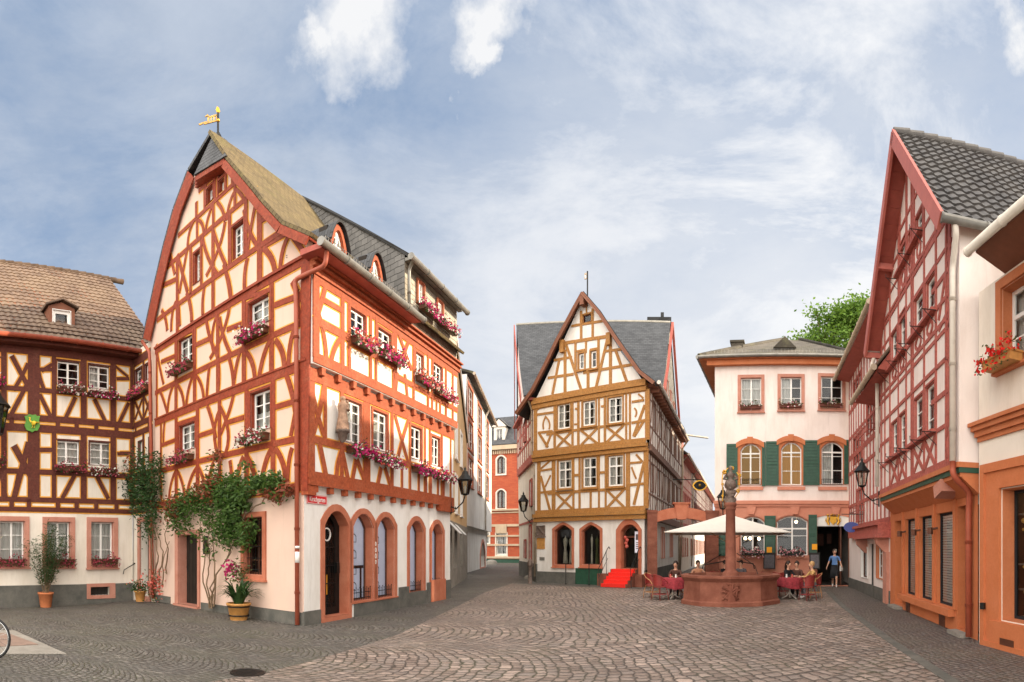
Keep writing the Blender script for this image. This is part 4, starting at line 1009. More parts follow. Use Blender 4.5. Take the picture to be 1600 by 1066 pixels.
    slab('dormer_roof', MH, q, 'slate_grey', .09)
    mb = MB(); WR2.box(mb, ul_d, LR + .2, zw1 - .16, zw1 - .07, -.04, .12); mb.build('dormer_soffit', M['zinc'], MH)
    gutter('gutter', MH, WR2.P(ul_d - .25, zw1 + .02 - dz_, .31), WR2.P(LR + .22, zw1 + .02 - dz_, .31), .085, 'zinc')
    pipe('downpipe', MH, [WR2.P(ul_d - .05, zw1 - dz_, .29), WR2.P(ul_d + .06, zw1 - .4, .08), WR2.P(ul_d + .06, e1 + .15, .08)], .05, 'zinc')
    # ---- two small arched dormers
    for (x0, x1, yb, yt, peak) in ((283, 345, 425, 285, 265), (497, 548, 575, 450, 432)):
        wd = WR2.shift(.36); a, zb_ = wd.f('H', x0, yb - (20 if x0 < 400 else 20)); b, _ = wd.f('H', x1, yb); zt_ = wd.f('H', (x0 + x1) / 2, yt)[1]
        zb_ = wd.f('H', (x0 + x1) / 2, yb - 15)[1]; zp = zt_ + .22
        mb = MB(); wd.ring(mb, shape(a - .10, b + .10, zb_ - .1, zt_ + .12, .45), shape(a, b, zb_, zt_, .38), -.06, .02); cx = (a + b) / 2
        df = mb.build('dormer_front', M['timber_orange'], MH)
        mat_window(wd, MH, a, b, zb_, zt_, rise=.38, rows=3, cols=2, casing=0, sill=False, depth=.05, cm=M['timber_orange'], roomd=.3, name='dormer_window')
        mb = MB()
        mb.prism([wd.P(a - .10, zb_ - .1, -.02), wd.P(a - .10, zt_ - .3, -.02), wd.P(a - .1, zt_ - .25, -1.2), wd.P(a - .10, zb_ - .1, -.5)], WR2.U3 * .03)
        mb.prism([wd.P(b + .07, zb_ - .1, -.02), wd.P(b + .07, zt_ - .3, -.02), wd.P(b + .07, zt_ - .25, -1.2), wd.P(b + .07, zb_ - .1, -.5)], WR2.U3 * .03)
        mb.build('dormer_cheek', M['slate_grey'], MH)
        mb = MB(); sh = shape(a - .17, b + .17, zt_ - .42, zt_ + .20, .55)[2:]
        for (p, q) in zip(sh, sh[1:]):
            mb.face([wd.P(*p, .10), wd.P(*q, .10), wd.P(q[0], q[1], -1.25), wd.P(p[0], p[1], -1.25)], [(p[0], 0), (q[0], 0), (q[0], 2.4), (p[0], 2.4)])
            mb.face([wd.P(p[0], p[1] - .05, .10), wd.P(q[0], q[1] - .05, .10), wd.P(*q, .10), wd.P(*p, .10)], [(0, 0)] * 4)
            mb.face([wd.P(p[0], p[1] - .05, .10), wd.P(q[0], q[1] - .05, .10), wd.P(q[0], q[1] - .05, -1.25), wd.P(p[0], p[1] - .05, -1.25)], [(0, 0)] * 4)
        mb.build('dormer_roof', M['slate_grey'], MH)
    # snow guard on the eave
    mb = MB(); sg = e1 + .22
    for k in range(40): u = -.1 + k * (ul_d) / 39; mb.tube([WR2.P(u, sg - .1, .42), WR2.P(u, sg + .08, .42)], .008, 4)
    for dz in (0, .07): mb.tube([WR2.P(-.1, sg + dz, .42), WR2.P(ul_d, sg + dz, .42)], .008, 4)
    mb.build('snow_guard', M['zinc'], MH)
    # downpipes
    pipe('downpipe', MH, [WR2.P(-.15, e1 - .03, .5), WR2.P(-.15, e1 - .4, .45), WL.P(uc - .18, WL.z(466, 440), .12), WL.P(uc - .16, WL.z(466, 480), .10), WL.P(uc - .12, 0.02, .10)], .055, 'gutter_red')
    # gutter along the far verge foot + pipe at the left end of the gable
    pipe('downpipe', MH, [WL.P(WL.u(232), WL.z(232, 535), .25), WL.P(WL.u(241), WL.z(241, 552), .18), WL.P(WL.u(243), .1, .10)], .055, 'gutter_red')
main_house()
# ---------------------------------------------------------------- low half-timbered wing at the far left
PI_ = WL.P(WL.u(207), 0)                                     # inner corner
LBd = Vector((sin(radians(26)), cos(radians(26)), 0))
WB = Wall(PI_ - LBd * 14, PI_)
LH = thing('half_timbered_house', 'low dark-brown half-timbered wing with brown tiled roof and a gabled dormer window', 'house', PI_ - LBd * 6)
def left_house():
    zb = WB.f('B', 300, 283)[1]
    ck = dict(cm=M['timber_dark'], casing=.05, proud=.03, depth=.07, sill=False)
    gk = dict(cm=M['sandstone_pink'], casing=.16, proud=.06, depth=.14, sill=True, curtain='full')
    for a in ((295, 675, 415, 550), (462, 690, 570, 572)): W(WB, LH, 'A', *a, rows=3, **ck)
    W(WB, LH, 'A', -75, 665, 8, 530, rows=3, **ck)
    W(WB, LH, 'A', -60, 1130, 20, 935, rows=4, **ck)
    W(WB, LH, 'B', 243, 75, 362, -33, rows=3, cols=2, curtain='full', **ck); W(WB, LH, 'B', 408, 80, 516, -25, rows=3, cols=2, curtain='full', **ck)
    for a in ((-3, 525, 112, 333), (213, 525, 320, 336), (413, 528, 516, 337)): W(WB, LH, 'B', *a, rows=3, cols=2, **gk)
    cv = shape(WB.u(fp('B', 410)[0]), WB.u(fp('B', 498)[0]), WB.f('B', 455, 670)[1], WB.f('B', 455, 632)[1]); HOLES[WB].append(cv)
    ul, ur = WB.len - 13.5, WB.len
    zt = WB.f('A', 400, 505)[1]
    hs = HOLES[WB]; mb = MB()
    WB.sheet(mb, [(ul, -.5), (ur, -.5), (ur, zb), (ul, zb)], [h for h in hs if h[2][1] < zb], 0, .15)
    WB.sheet(mb, [(ul, zb), (ur, zb), (ur, zt + .3), (ul, zt + .3)], [h for h in hs if h[2][1] >= zb], 0, .12)
    B = WB.P
    mb.face([B(ur, -.5, .02), B(ur, zt + .3, .02), B(ur, zt + .3, -2), B(ur, -.5, -2)]); mb.face([B(ul, -.5), B(ul, zt + .3), B(ul, zt + .3, -9), B(ul, -.5, -9)]); mb.face([B(ul, -.5, -9), B(ur, -.5, -9), B(ur, zt + .3, -9), B(ul, zt + .3, -9)])
    mb.face([B(ul, zt + .3, 0), B(ul, zt + 4.6, -4.5), B(ul, zt + .3, -9)])
    mb.build('wall', M['plaster_cream'], LH); flush()
    # return wall under the main gable's left edge
    WS = Wall(WL.P(WL.u(205.5), 0), WL.P(WL.u(241), 0)).shift(-.06)
    L = WS.len
    W(WS, LH, 'A', 706, 660, 738, 590, rows=2, **dict(ck, cols=1)); W(WS, LH, 'A', 757, 640, 788, 560, rows=2, **dict(ck, cols=1))
    W(WS, LH, 'A', 723, 1070, 750, 965, rows=3, **dict(ck, cols=1)); W(WS, LH, 'A', 778, 1065, 797, 945, rows=3, **dict(ck, cols=1))
    du0, du1 = WS.u(fp('B', 640)[0]), WS.u(fp('B', 682)[0]); dz = WS.f('B', 660, 335)[1]
    HOLES[WS].append(shape(du0, du1, .1, dz)); zs = WS.f('B', 680, 285)[1]
    hs = HOLES[WS]; mb = MB(); WS.sheet(mb, [(0, -.3), (L, -.3), (L, zs), (0, zs)], [h for h in hs if h[2][1] < zs], 0, .3)
    WS.sheet(mb, [(0, zs), (L, zs), (L, zt + .3), (0, zt + .3)], [h for h in hs if h[2][1] >= zs], 0, .12); mb.build('wall', M['plaster_cream'], LH); flush()
    mb = MB(); WS.ring(mb, shape(du0 - .18, du1 + .08, -.1, dz + .16), shape(du0, du1, .1, dz), -.02, .05); mb.build('stone_door_frame', M['sandstone_pink'], LH)
    mb = MB(); WS.box(mb, du0 - .01, du1 + .01, .0, dz + .01, -.36, -.29)
    for k in range(1, 4): WS.box(mb, du0 + (du1 - du0) * k / 4 - .01, du0 + (du1 - du0) * k / 4 + .01, .1, dz, -.295, -.28)
    mb.build('door', M['door_dark'], LH)
    mb = MB(); q = [WB.f('B', 558, 555), WB.f('B', 608, 525)]; mb.tube([B(q[0][0], q[0][1] - .15, .05), B(*q[0], .12), B(*q[1], .12), B(q[1][0], q[1][1], .02)], .016, 6); mb.build('handrail', M['iron'], LH)
    mb = MB(); z0p = WB.f('B', 300, 622)[1]; a, b = WB.u(fp('B', 393)[0]), WB.u(fp('B', 522)[0])
    WB.box(mb, ul, a, -.4, z0p, -.02, .04); WB.box(mb, b, ur - .02, -.3, z0p, -.02, .041); WB.box(mb, ul, a - .02, -.4, -.02, .04, .07)
    WB.box(mb, a, b, -.4, cv[0][1] - .12, -.02, .039); mb.build('plinth', M['plinth_grey'], LH)
    mb = MB(); WB.ring(mb, shape(a, b, cv[0][1] - .12, cv[2][1] + .12), shape(cv[0][0], cv[1][0], cv[0][1], cv[2][1]), -.02, .06); mb.build('cellar_window_frame', M['sandstone_pink'], LH)
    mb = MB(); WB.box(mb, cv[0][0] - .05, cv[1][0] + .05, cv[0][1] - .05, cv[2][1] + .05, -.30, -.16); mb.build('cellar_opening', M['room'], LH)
    mb = MB()
    for k in range(6): u = cv[0][0] + (cv[1][0] - cv[0][0]) * (k + .5) / 6; mb.tube([B(u, cv[0][1], -.05), B(u, cv[2][1], -.05)], .008, 5)
    mb.build('cellar_grille', M['iron'], LH)
    # timbers
    T = Timber(WB, border=.045); z = lambda f, x, y: WB.f(f, x, y)[1]
    za, zb2 = z('A', 400, 860), z('A', 400, 903); zt0 = z('A', 400, 520); zm = z('A', 350, 712); zl = z('B', 300, 115); z1, z2 = z('B', 300, 240), z('B', 300, 283)
    for zz, w in ((za, .22), (zb2 - .06, .26), (zt0, .26), (z1, .17), (z2, .16)): T.urail(ul, ur, zz, w)
    T.urail(ul, ur, zm, .16); T.urail(ul, ur, zl, .18)
    for x, w in ((-90, .2), (20, .2), (175, .42), (280, .16), (435, .22), (588, .22), (684, .12)):
        px = fp('A', x)[0]
        T.post(px, za, zt0, w); T.post(px, z1, zb2, w)
    for x in (-40, 60, 150, 300, 398, 500, 605): T.post(fp('A', x)[0], za, zb2, .16); T.post(fp('A', x)[0], z1, z2, .16)
    Ln = T.line2; A = T.arc
    Ln('A', 60, 520, 150, 690, .16); A('A', 145, 560, 120, 620, 70, 700, .13); Ln('A', 150, 650, 50, 840, .15); A('A', 200, 600, 210, 660, 235, 710, .13); Ln('A', 215, 600, 270, 565, .12); Ln('A', 205, 720, 262, 835, .14); Ln('A', 205, 592, 275, 592, .13)
    Ln('A', 392, 735, 338, 850, .14); Ln('A', 490, 745, 550, 870, .14); Ln('A', 668, 765, 618, 870, .13); Ln('A', 605, 640, 672, 640, .12); Ln('A', 600, 575, 665, 630, .09)
    Ln('B', 62, -10, 140, 130, .22); Ln('B', 130, -25, 60, 240, .2); Ln('B', 85, 110, 60, 235, .13); Ln('B', 0, 110, 30, 235, .12); Ln('B', 338, 125, 282, 230, .15); Ln('B', 440, 130, 492, 232, .15); Ln('B', 170, 112, 240, 112, .14); Ln('B', 545, 25, 605, 25, .13)
    Ln('A', 195, 1010, 270, 1010, .15); Ln('A', 610, 1030, 690, 1030, .12)
    T.build(LH, M['timber_dark'], M['yellow_line'])
    T = Timber(WS, border=.045)
    for zz, w in ((za, .2), (zb2 - .03, .2), (zt0, .3), (zm, .14), (zl, .18), (z1, .17), (z2, .14)): T.urail(0, L, zz, w)
    for x, w in ((697, .16), (748, .12), (797, .12)): T.post(fp('A', x)[0], za, zt0, w); T.post(fp('A', x)[0], z1, zb2, w)
    for x in (708, 775): T.post(fp('A', x)[0], za, zb2, .1)
    Ln = T.line2; Ln('A', 705, 760, 742, 850, .10); Ln('A', 742, 745, 705, 850, .10); Ln('A', 752, 735, 790, 830, .10); Ln('A', 790, 725, 752, 840, .10)
    T.build(LH, M['timber_dark'], M['yellow_line'])
    # roof in real tile relief
    slope = Vector((-WB.N.x * 4.5, -WB.N.y * 4.5, 4.4)); sl_ = slope.length
    oz = .35; O = B(ul, zt + .22, .55) ; Sv = slope.normalized()
    sl2 = sl_ + .75
    roof_tiles('roof', LH, O, WB.U3, Sv, ur - ul + 1.0, sl2, 'tiles_brown', .25, .34, .03, .04)
    slab('roof', LH, [O - Vector((0, 0, .05)), O + WB.U3 * (ur - ul + 1.0) - Vector((0, 0, .05)), O + WB.U3 * (ur - ul + 1.0) + Sv * sl2 - Vector((0, 0, .06)), O + Sv * sl2 - Vector((0, 0, .06))], 'soffit_brown', .03)
    tp = O + Sv * sl2; dn = Vector((Sv.x, Sv.y, -Sv.z))
    slab('roof', LH, [tp + dn * 6, tp + WB.U3 * (ur - ul + 1.0) + dn * 6, tp + WB.U3 * (ur - ul + 1.0), tp], 'tile_brown', .05)
    mb = MB(); 
    for k in range(42): a = tp + WB.U3 * (k * .36); mb.tube([a - Vector((0, 0, .03)), a + WB.U3 * .40 - Vector((0, 0, .01))], [.10, .12], 10)
    mb.build('ridge_tiles', M['tile_brown'], LH)
    mb = MB(); WB.box(mb, ul, ur + .3, zt + .02, zt + .20, -.02, .42); mb.build('eave_board', M['timber_dark'], LH)
    gutter('gutter', LH, B(ul, zt + .17, .60), B(ur + .45, zt + .17, .60), .08, 'gutter_red')
    mb = MB()
    for k in range(16): u = ur - .3 - k * .82; mb.box(B(u, zt + .55, .35), (.03, .03, .22), atan2(WB.U.y, WB.U.x))
    for dz in (.48, .62): mb.tube([B(ul, zt + dz, .35), B(ur, zt + dz, .35)], .012, 5)
    mb.build('snow_guard', M['tile_brown'], LH)
    # gabled dormer
    wd = WB.shift(-.35); a, z0 = wd.f('A', 275, 402); b, z1_ = wd.f('A', 365, 292); zpk = wd.f('A', 325, 243)[1]; cx = (a + b) / 2
    mb = MB(); c = .17
    wd.ring(mb, shape(a - c, b + c, z0 - .1, z1_ + .12), shape(a, b, z0, z1_), -.05, .02); wd.poly(mb, [(a - c, z1_ + .12), (b + c, z1_ + .12), (cx, zpk)], -.05, .019)
    for s in (a - c, b + c - .03): mb.prism([wd.P(s, z0 - .1, -.05), wd.P(s, z1_ + .1, -.05), wd.P(s, z1_ + .1, -1.9), wd.P(s, z0 - .1, -.6)], WB.U3 * .03)
    mb.build('dormer', M['soffit_brown'], LH)
    mat_window(wd, LH, a, b, z0, z1_, rows=1, cols=1, casing=.03, sill=False, depth=.03, cm=M['white_paint'], fw=.09, roomd=.3, proud=.03, name='dormer_window', curtain=None)
    mb = MB()
    for s in (-1, 1):
        e = (cx + s * (b - a + 2 * c + .22) / 2, z1_ + .12 - .02); q = [wd.P(cx, zpk + .05, .15), wd.P(*e, .15), wd.P(*e, -2.6), wd.P(cx, zpk + .05, -3.2)]
        slab('', None, q, 'tile_brown', .06, mb)
    mb.build('dormer_roof', M['tile_brown'], LH)
    mb = MB(); wd.box(mb, a - .3, b + .3, z0 - .16, z0 - .1, -.1, .18); mb.build('lead_flashing', M['zinc'], LH)
left_house()
# ---------------------------------------------------------------- gabled ochre-timbered house in the middle
A0, B0 = G(839, 910), G(1007, 917)
WC0 = Wall(A0, B0); WC1 = WC0.shift(.12); WC2 = WC0.shift(.22)
CS = Vector((sin(radians(23.5)), cos(radians(23.5)), 0)); WCR = Wall(B0, B0 + CS * 14); WCL = Wall(at(812, 36.5), A0)
CHh = thing('half_timbered_house', 'white house with ochre-brown timber gable, red carpet steps and a vane on its peak', 'house', A0)
def centre_house():
    Lc = WC0.len; z1 = WC1.f('K', 450, 590)[1]; z2 = WC2.f('K', 450, 232)[1]; zg = WC2.f('J', 530, 812)[1]
    ck = dict(cm=M['timber_brown'], casing=.07, proud=.05, depth=.04, sill=True, sm=M['white_paint'], fw=.07)
    for a in ((257, 438, 333, 282), (394, 432, 471, 265), (535, 426, 620, 256)): W(WC1, CHh, 'K', *a, rows=3, cols=2, transom=.66, **ck)
    for a in ((320, 1028, 400, 872), (477, 1008, 556, 854), (634, 990, 722, 832)): W(WC2, CHh, 'J', *a, rows=3, cols=2, curtain='sides' if a[0] != 320 else 'left', **ck)
    W(WC2, CHh, 'J', 452, 662, 487, 562, rows=2, cols=1, **ck); W(WC2, CHh, 'J', 526, 653, 563, 546, rows=2, cols=1, **ck)
    W(WC2, CHh, 'J', 478, 370, 529, 322, rows=1, cols=1, curtain=None, **dict(ck, sill=False, fw=.02, sm=M['timber_dark']))
    gk = dict(cm=M['sandstone'], casing=.13, proud=.04, depth=.2, sill=True, point=1, rise=.3, rows=1, cols=1, fw=.03, sm=M['door_brown'], curtain=None, roomd=1.2)
    W(WC0, CHh, 'K', 236, 863, 333, 640, **gk); W(WC0, CHh, 'K', 388, 863, 490, 640, **gk)
    du0, du1 = WC0.u(fp('K', 606)[0]), WC0.u(fp('K', 703)[0]); dz0, dz1 = WC0.f('K', 650, 885)[1], WC0.f('K', 650, 638)[1]
    P = WC0.P
    mb = MB()
    WC0.sheet(mb, [(0, 0), (Lc, 0), (Lc, z1), (0, z1)], holes(WC0) + [shape(du0, du1, dz0, dz1, .3)], 0, .2)
    WC1.sheet(mb, [(-.03, z1), (Lc + .12, z1), (Lc + .12, z2), (-.03, z2)], holes(WC1), 0, .08)
    q2 = lambda x, y: WC2.f('J', x, y)
    gable = [(-.08, z2), (Lc + .22, z2), (Lc + .22, zg), q2(800, 668), q2(715, 560), q2(640, 430), q2(550, 290), q2(500, 212), q2(465, 250), q2(372, 450), q2(295, 620), (-.08, zg)]
    WC2.sheet(mb, gable, holes(WC2), 0, .08)
    for w, a, z in ((WC0, WC1, z1), (WC1, WC2, z2)): mb.face([w.P(-.1, z, -.1), w.P(Lc + .2, z, -.1), a.P(Lc + .2, z), a.P(-.1, z)])
    mb.build('front_wall', M['plaster_white'], CHh); flush()
    # plinth, cellar hatch, door surround
    mb = MB(); zp = WC0.f('K', 250, 902)[1]; h0, h1 = WC0.u(fp('K', 354)[0]), WC0.u(fp('K', 500)[0]); st0, st1 = WC0.u(fp('K', 560)[0]), WC0.u(fp('K', 700)[0])
    WC0.box(mb, -.03, h0, 0, zp, -.02, .06); mb.build('plinth', M['plinth_grey'], CHh)
    mb = MB(); WC0.box(mb, h0 + .01, h1, 0, WC0.f('K', 430, 882)[1], -.02, .05)
    for k in range(1, 2): WC0.box(mb, (h0 + h1) / 2 - .02, (h0 + h1) / 2 + .02, .05, zp, .05, .065)
    mb.build('cellar_hatch', M['green_shutter'], CHh)
    mb = MB(); WC0.box(mb, h1 + .004, st0 - .05, 0, WC0.f('K', 520, 910)[1], -.02, .45); WC0.box(mb, st1 + .05, Lc + .1, 0, WC0.f('K', 720, 915)[1], -.02, .45); mb.build('stair_cheek', M['fountain_stone'], CHh)
    mb = MB(); WC0.ring(mb, shape(du0 - .26, du1 + .16, dz0 - .35, dz1 + .25, .5), shape(du0, du1, dz0, dz1, .3), -.02, .05); WC0.ring(mb, shape(du0, du1, dz0, dz1, .3), shape(du0 + .01, du1 - .01, dz0 + .01, dz1 - .01, .3), -.3, .0); mb.build('door_surround', M['sandstone'], CHh)
    mb = MB(); WC0.ring(mb, shape(du0 + .01, du1 - .01, dz0, dz1 - .02, .3), shape(du0 + .09, du1 - .09, dz0 + .05, dz1 - .12, .25), -.32, -.24); WC0.box(mb, du0, du1, dz1 - .62, dz1 - .54, -.31, -.235)
    d = mb.build('door', M['door_brown'], CHh)
    mb = MB(); mb.face([P(u, z, -.28) for u, z in shape(du0 + .03, du1 - .03, dz0, dz1 - .03, .3)]); mb.build('pane', M['glass'], d)
    mb = MB(); WC0.box(mb, du0 - .1, du1 + .1, dz0 - .1, dz1 + .1, -1.5, -1.48); mb.build('room_behind', M['room'], d)
    mb = MB(); WC0.box(mb, du1 - .32, du1 - .02, dz0 + .75, dz0 + 1.75, -.235, -.225); o = mb.build('notice', M['shop_white'], d)
    mb = MB(); WC0.box(mb, du1 - .27, du1 - .10, dz0 + 1.35, dz0 + 1.62, -.2245, -.222)
    for k in range(4): WC0.box(mb, du1 - .26, du1 - .09, dz0 + 1.2 - k * .09, dz0 + 1.24 - k * .09, -.2245, -.222)
    mb.build('notice_print', M['cloth_grey'], d)
    mb = MB()
    for dx, dz in ((0, 0), (.06, .14), (-.03, .27), (.04, -.15)): mb.ball(P(du0 + .18 + dx, dz0 + 1.2 + dz, -.15), .09, 8, 6)
    mb.build('pink_garland', M['petal_coral'], d)
    ns = 5; w0, w1 = WC0.u(fp('K', 567)[0]), WC0.u(fp('K', 697)[0])
    mb = MB()
    for k in range(ns): WC0.box(mb, w0 - .05, w1 + .05, 0 if k == 0 else (dz0 - .02) * k / ns + .001, (dz0 - .02) * (k + 1) / ns - .001, -.05, .05 + .23 * (ns - 1 - k) + .22)
    mb.build('entrance_steps', M['fountain_stone'], CHh)
    mb = MB()
    for k in range(ns):
        f = .05 + .23 * (ns - 1 - k) + .22; zt = (dz0 - .02) * (k + 1) / ns
        WC0.box(mb, w0, w1, zt, zt + .012, f - .23 if k < ns - 1 else -.25, f + .012); WC0.box(mb, w0, w1, zt - (dz0 - .02) / ns + .012, zt, f + .001, f + .013)
    c = tag(mb.build('stair_carpet', M['red_carpet']), 'bright red carpet laid down the entrance steps of the ochre gabled house', 'carpet')
    for nm, us in (('stair_railing', (w0 - .22, 1)), ('stair_railing', (w1 + .2, 1))):
        u = us[0]; mb = MB(); mb.tube([P(u, .0, 1.0), P(u, .85, 1.05), P(u, .95, .95), P(u, 1.75, .25), P(u, 1.85, .12), P(u, 1.75, .02)], .02, 6); mb.tube([P(u, .3, .35), P(u, 1.62, .36)], .014, 6); mb.tube([P(u, .45, 1.0), P(u, 1.3, .22)], .012, 6)
        mb.build(nm, M['iron'], CHh)
    for px in (893, 929):
        u = WC0.u(px); mb = MB(); mb.tube([P(u, 0, .5), P(u, .98, .5)], .022, 8); mb.ball(P(u, 1.0, .5), .035, 8, 5); mb.lathe(P(u, 0, .5), [(.06, 0), (.06, .03), (.02, .05)], 8)
        tag(mb.build('railing_post', M['iron']), 'thin black iron post %s the dark cellar hatch' % ('left of' if px < 900 else 'standing right of'), 'post')
    # reliefs and plaques
    mb = MB(); a, zt = WC0.f('K', 138, 645); b, zb = WC0.f('K', 185, 703); WC0.ring(mb, shape(a, b, zb, zt), shape(a + .04, b - .04, zb + .04, zt - .04), -.01, .07); WC0.box(mb, a + .03, b - .03, zb + .03, zt - .03, -.01, .02)
    for k in range(9): mb.ball(P(a + .08 + (b - a - .16) * ((k * 5) % 9) / 8, zb + .08 + (zt - zb - .16) * ((k * 4) % 9) / 8, .03), .06, 7, 5)
    WC0.box(mb, a - .03, b + .03, zb - .07, zb, -.01, .09); mb.build('stone_relief', M['statue_dark'], CHh)
    mb = MB(); WC0.box(mb, a + .02, b - .02, WC0.f('K', 160, 775)[1], zb - .09, -.01, .03); mb.build('wooden_board', M['barrel_wood'], CHh)
    mb = MB(); WC0.box(mb, *[WC0.u(fp('K', x)[0]) for x in (154, 181)], *[WC0.f('K', 168, y)[1] for y in (838, 820)], -.01, .02); mb.build('plaque', M['zinc'], CHh)
    # mannequins
    for i, (x0, x1, top, m) in enumerate(((245, 270, 700, 'cloth_pale'), (278, 308, 700, 'cloth_pale'), (400, 412, 690, 'cloth_pale'), (458, 490, 700, 'cloth_ochre'), (425, 445, 700, 'leaf_olive'))):
        u = WC0.u(fp('K', (x0 + x1) / 2)[0]); zt = WC0.f('K', (x0 + x1) / 2, top)[1]; r = (WC0.u(fp('K', x1)[0]) - WC0.u(fp('K', x0)[0])) / 2
        zb = WC0.f('K', 300, 858)[1]; h = zt - zb; mb = MB(); mb.lathe(P(u, zb, -.62), [(r * .9, .02), (r * .75, h * .35), (r * .5, h * .55), (r * .85, h * .78), (r * .8, h * .88), (r * .25, h * .93), (r * .2, h)], 12)
        mb.build('mannequin', M[m], CHh)
    # mouldings
    mb = MB()
    for (w, z, hh, dd) in ((WC1, z1, .18, .10), (WC1, z1 - .22, .20, .02), (WC2, z2, .16, .08), (WC2, z2 - .2, .18, .0), (WC2, zg - .02, .16, .12), (WC2, zg - .24, .20, .06)):
        w.box(mb, -.12, Lc + .12 + (.1 if w is WC2 else 0), z, z + hh, -.15, dd + .02)
    zgb = zg + .14; WC2.box(mb, -.05, Lc + .2, zgb + .002, zgb + .16, -.02, .09)
    mb.build('mouldings', M['timber_brown'], CHh)
    # frames
    T = Timber(WC1, border=0, face=.03); z = lambda f, x, y, w=WC1: w.f(f, x, y)[1]
    zb, zt, zm = z('K', 450, 560), z('K', 450, 250) + .02, z('K', 420, 452)
    T.urail(0, Lc + .12, zb, .24); T.urail(0, Lc + .12, zt, .24); T.urail(.8, Lc - .7, zm, .14)
    for x, w in ((150, .22), (232, .22), (342, .12), (376, .12), (484, .10), (521, .10), (645, .22), (745, .24)): T.post(fp('K', x)[0], zb, zt, w)
    for x, y in ((360, 365), (503, 350)): T.rail(fp('K', x - 15)[0], fp('K', x + 15)[0], z('K', x, y), .12)
    U = WC1.u; px = lambda x: U(fp('K', x)[0])
    T.xx(px(250), px(338), zb + .1, zm - .05, .12); T.xx(px(530), px(622), zb + .1, zm - .05, .12); T.post(fp('K', 438)[0], zb, zm, .12)
    Ln = T.line2; A = T.arc
    Ln('K', 160, 340, 222, 330, .10); Ln('K', 160, 462, 222, 455, .12); Ln('K', 160, 370, 212, 560, .14); A('K', 215, 365, 200, 400, 185, 430, .08); Ln('K', 160, 330, 215, 282, .10)
    Ln('K', 655, 298, 720, 292, .10); Ln('K', 655, 420, 730, 412, .12); Ln('K', 735, 290, 678, 530, .14); A('K', 665, 320, 675, 350, 690, 385, .08); Ln('K', 690, 250, 725, 290, .10)
    T.build(CHh, M['timber_brown'], None)
    T = Timber(WC2, border=0, face=.03); z = lambda f, x, y: WC2.f(f, x, y)[1]; U = WC2.u
    zb, zt, zm = z('K', 450, 200), z('J', 520, 838), z('K', 430, 105)
    T.urail(-.08, Lc + .2, zb, .2); T.urail(-.08, Lc + .2, zt, .18); T.urail(.8, Lc - .6, zm, .12)
    for x, w in ((185, .22), (304, .14), (414, .12), (450, .14), (577, .10), (614, .12), (745, .10), (768, .10), (875, .22)): T.post(fp('J', x)[0], zb, zt, w)
    kx = lambda x: U(fp('K', x)[0])
    T.xx(kx(247), kx(330), zb + .08, zm - .05, .12); T.xx(kx(384), kx(474), zb + .08, zm - .05, .12); T.xx(kx(527), kx(622), zb + .08, zm - .05, .12)
    Ln = T.line2; A = T.arc
    Ln('J', 195, 940, 300, 925, .11); Ln('J', 195, 910, 245, 880, .09); A('J', 250, 950, 225, 990, 235, 1030, .08); A('J', 245, 950, 285, 985, 270, 1030, .08); Ln('K', 145, 130, 225, 120, .12); Ln('K', 150, 130, 200, 210, .13); Ln('K', 225, 120, 190, 210, .12)
    Ln('J', 780, 862, 855, 850, .11); Ln('J', 860, 880, 790, 1075, .14); A('J', 795, 900, 820, 920, 800, 955, .08); Ln('K', 665, 75, 740, 60, .12); Ln('K', 735, 60, 680, 150, .13); Ln('J', 820, 812, 850, 838, .08)
    Ln('J', 430, 905, 447, 903, .1); Ln('J', 590, 890, 607, 888, .1); Ln('J', 425, 1000, 450, 998, .08)
    # gable
    Ln('J', 408, 394, 606, 362, .12); Ln('J', 362, 500, 655, 455, .16); Ln('J', 300, 605, 372, 592, .13); Ln('J', 340, 597, 410, 585, .11); Ln('J', 610, 550, 722, 536, .12)
    Ln('J', 262, 714, 420, 690, .13); Ln('J', 480, 682, 795, 630, .13)
    for a, b, x, w in ((300, 480, 467, .13), (285, 465, 538, .13), (490, 695, 432, .13), (490, 560, 497, .10), (470, 670, 574, .13), (440, 770, 648, .16), (540, 805, 368, .16), (655, 785, 510, .15), (212, 320, 500, .07)):
        T.pts([WC2.f('J', x, b), WC2.f('J', x, a)] if True else 0, w)
    Ln('J', 372, 500, 470, 795, .14); Ln('J', 628, 478, 558, 778, .14); Ln('J', 332, 600, 290, 815, .14); Ln('J', 680, 545, 755, 755, .14); Ln('J', 440, 550, 490, 540, .10); Ln('J', 520, 540, 575, 530, .10); Ln('J', 440, 670, 575, 655, .10)
    for (x, y0, y1) in ((357, 485, 560), (643, 440, 515)): WC2.box(T.m, WC2.f('J', x, y0)[0] - .11, WC2.f('J', x, y0)[0] + .11, WC2.f('J', x, y1)[1], WC2.f('J', x, y0)[1], 0, .2)
    T.build(CHh, M['timber_brown'], None)
    # gable roof, swept backwards along the side wall's direction
    back = CS.copy(); ov = .38
    rq = [q2(500, 203), q2(605, 325), q2(700, 470), q2(790, 600), q2(850, 685), q2(940, 755)]; lq = [q2(500, 203), q2(445, 300), q2(335, 505), q2(270, 640), q2(190, 795), q2(88, 940)]
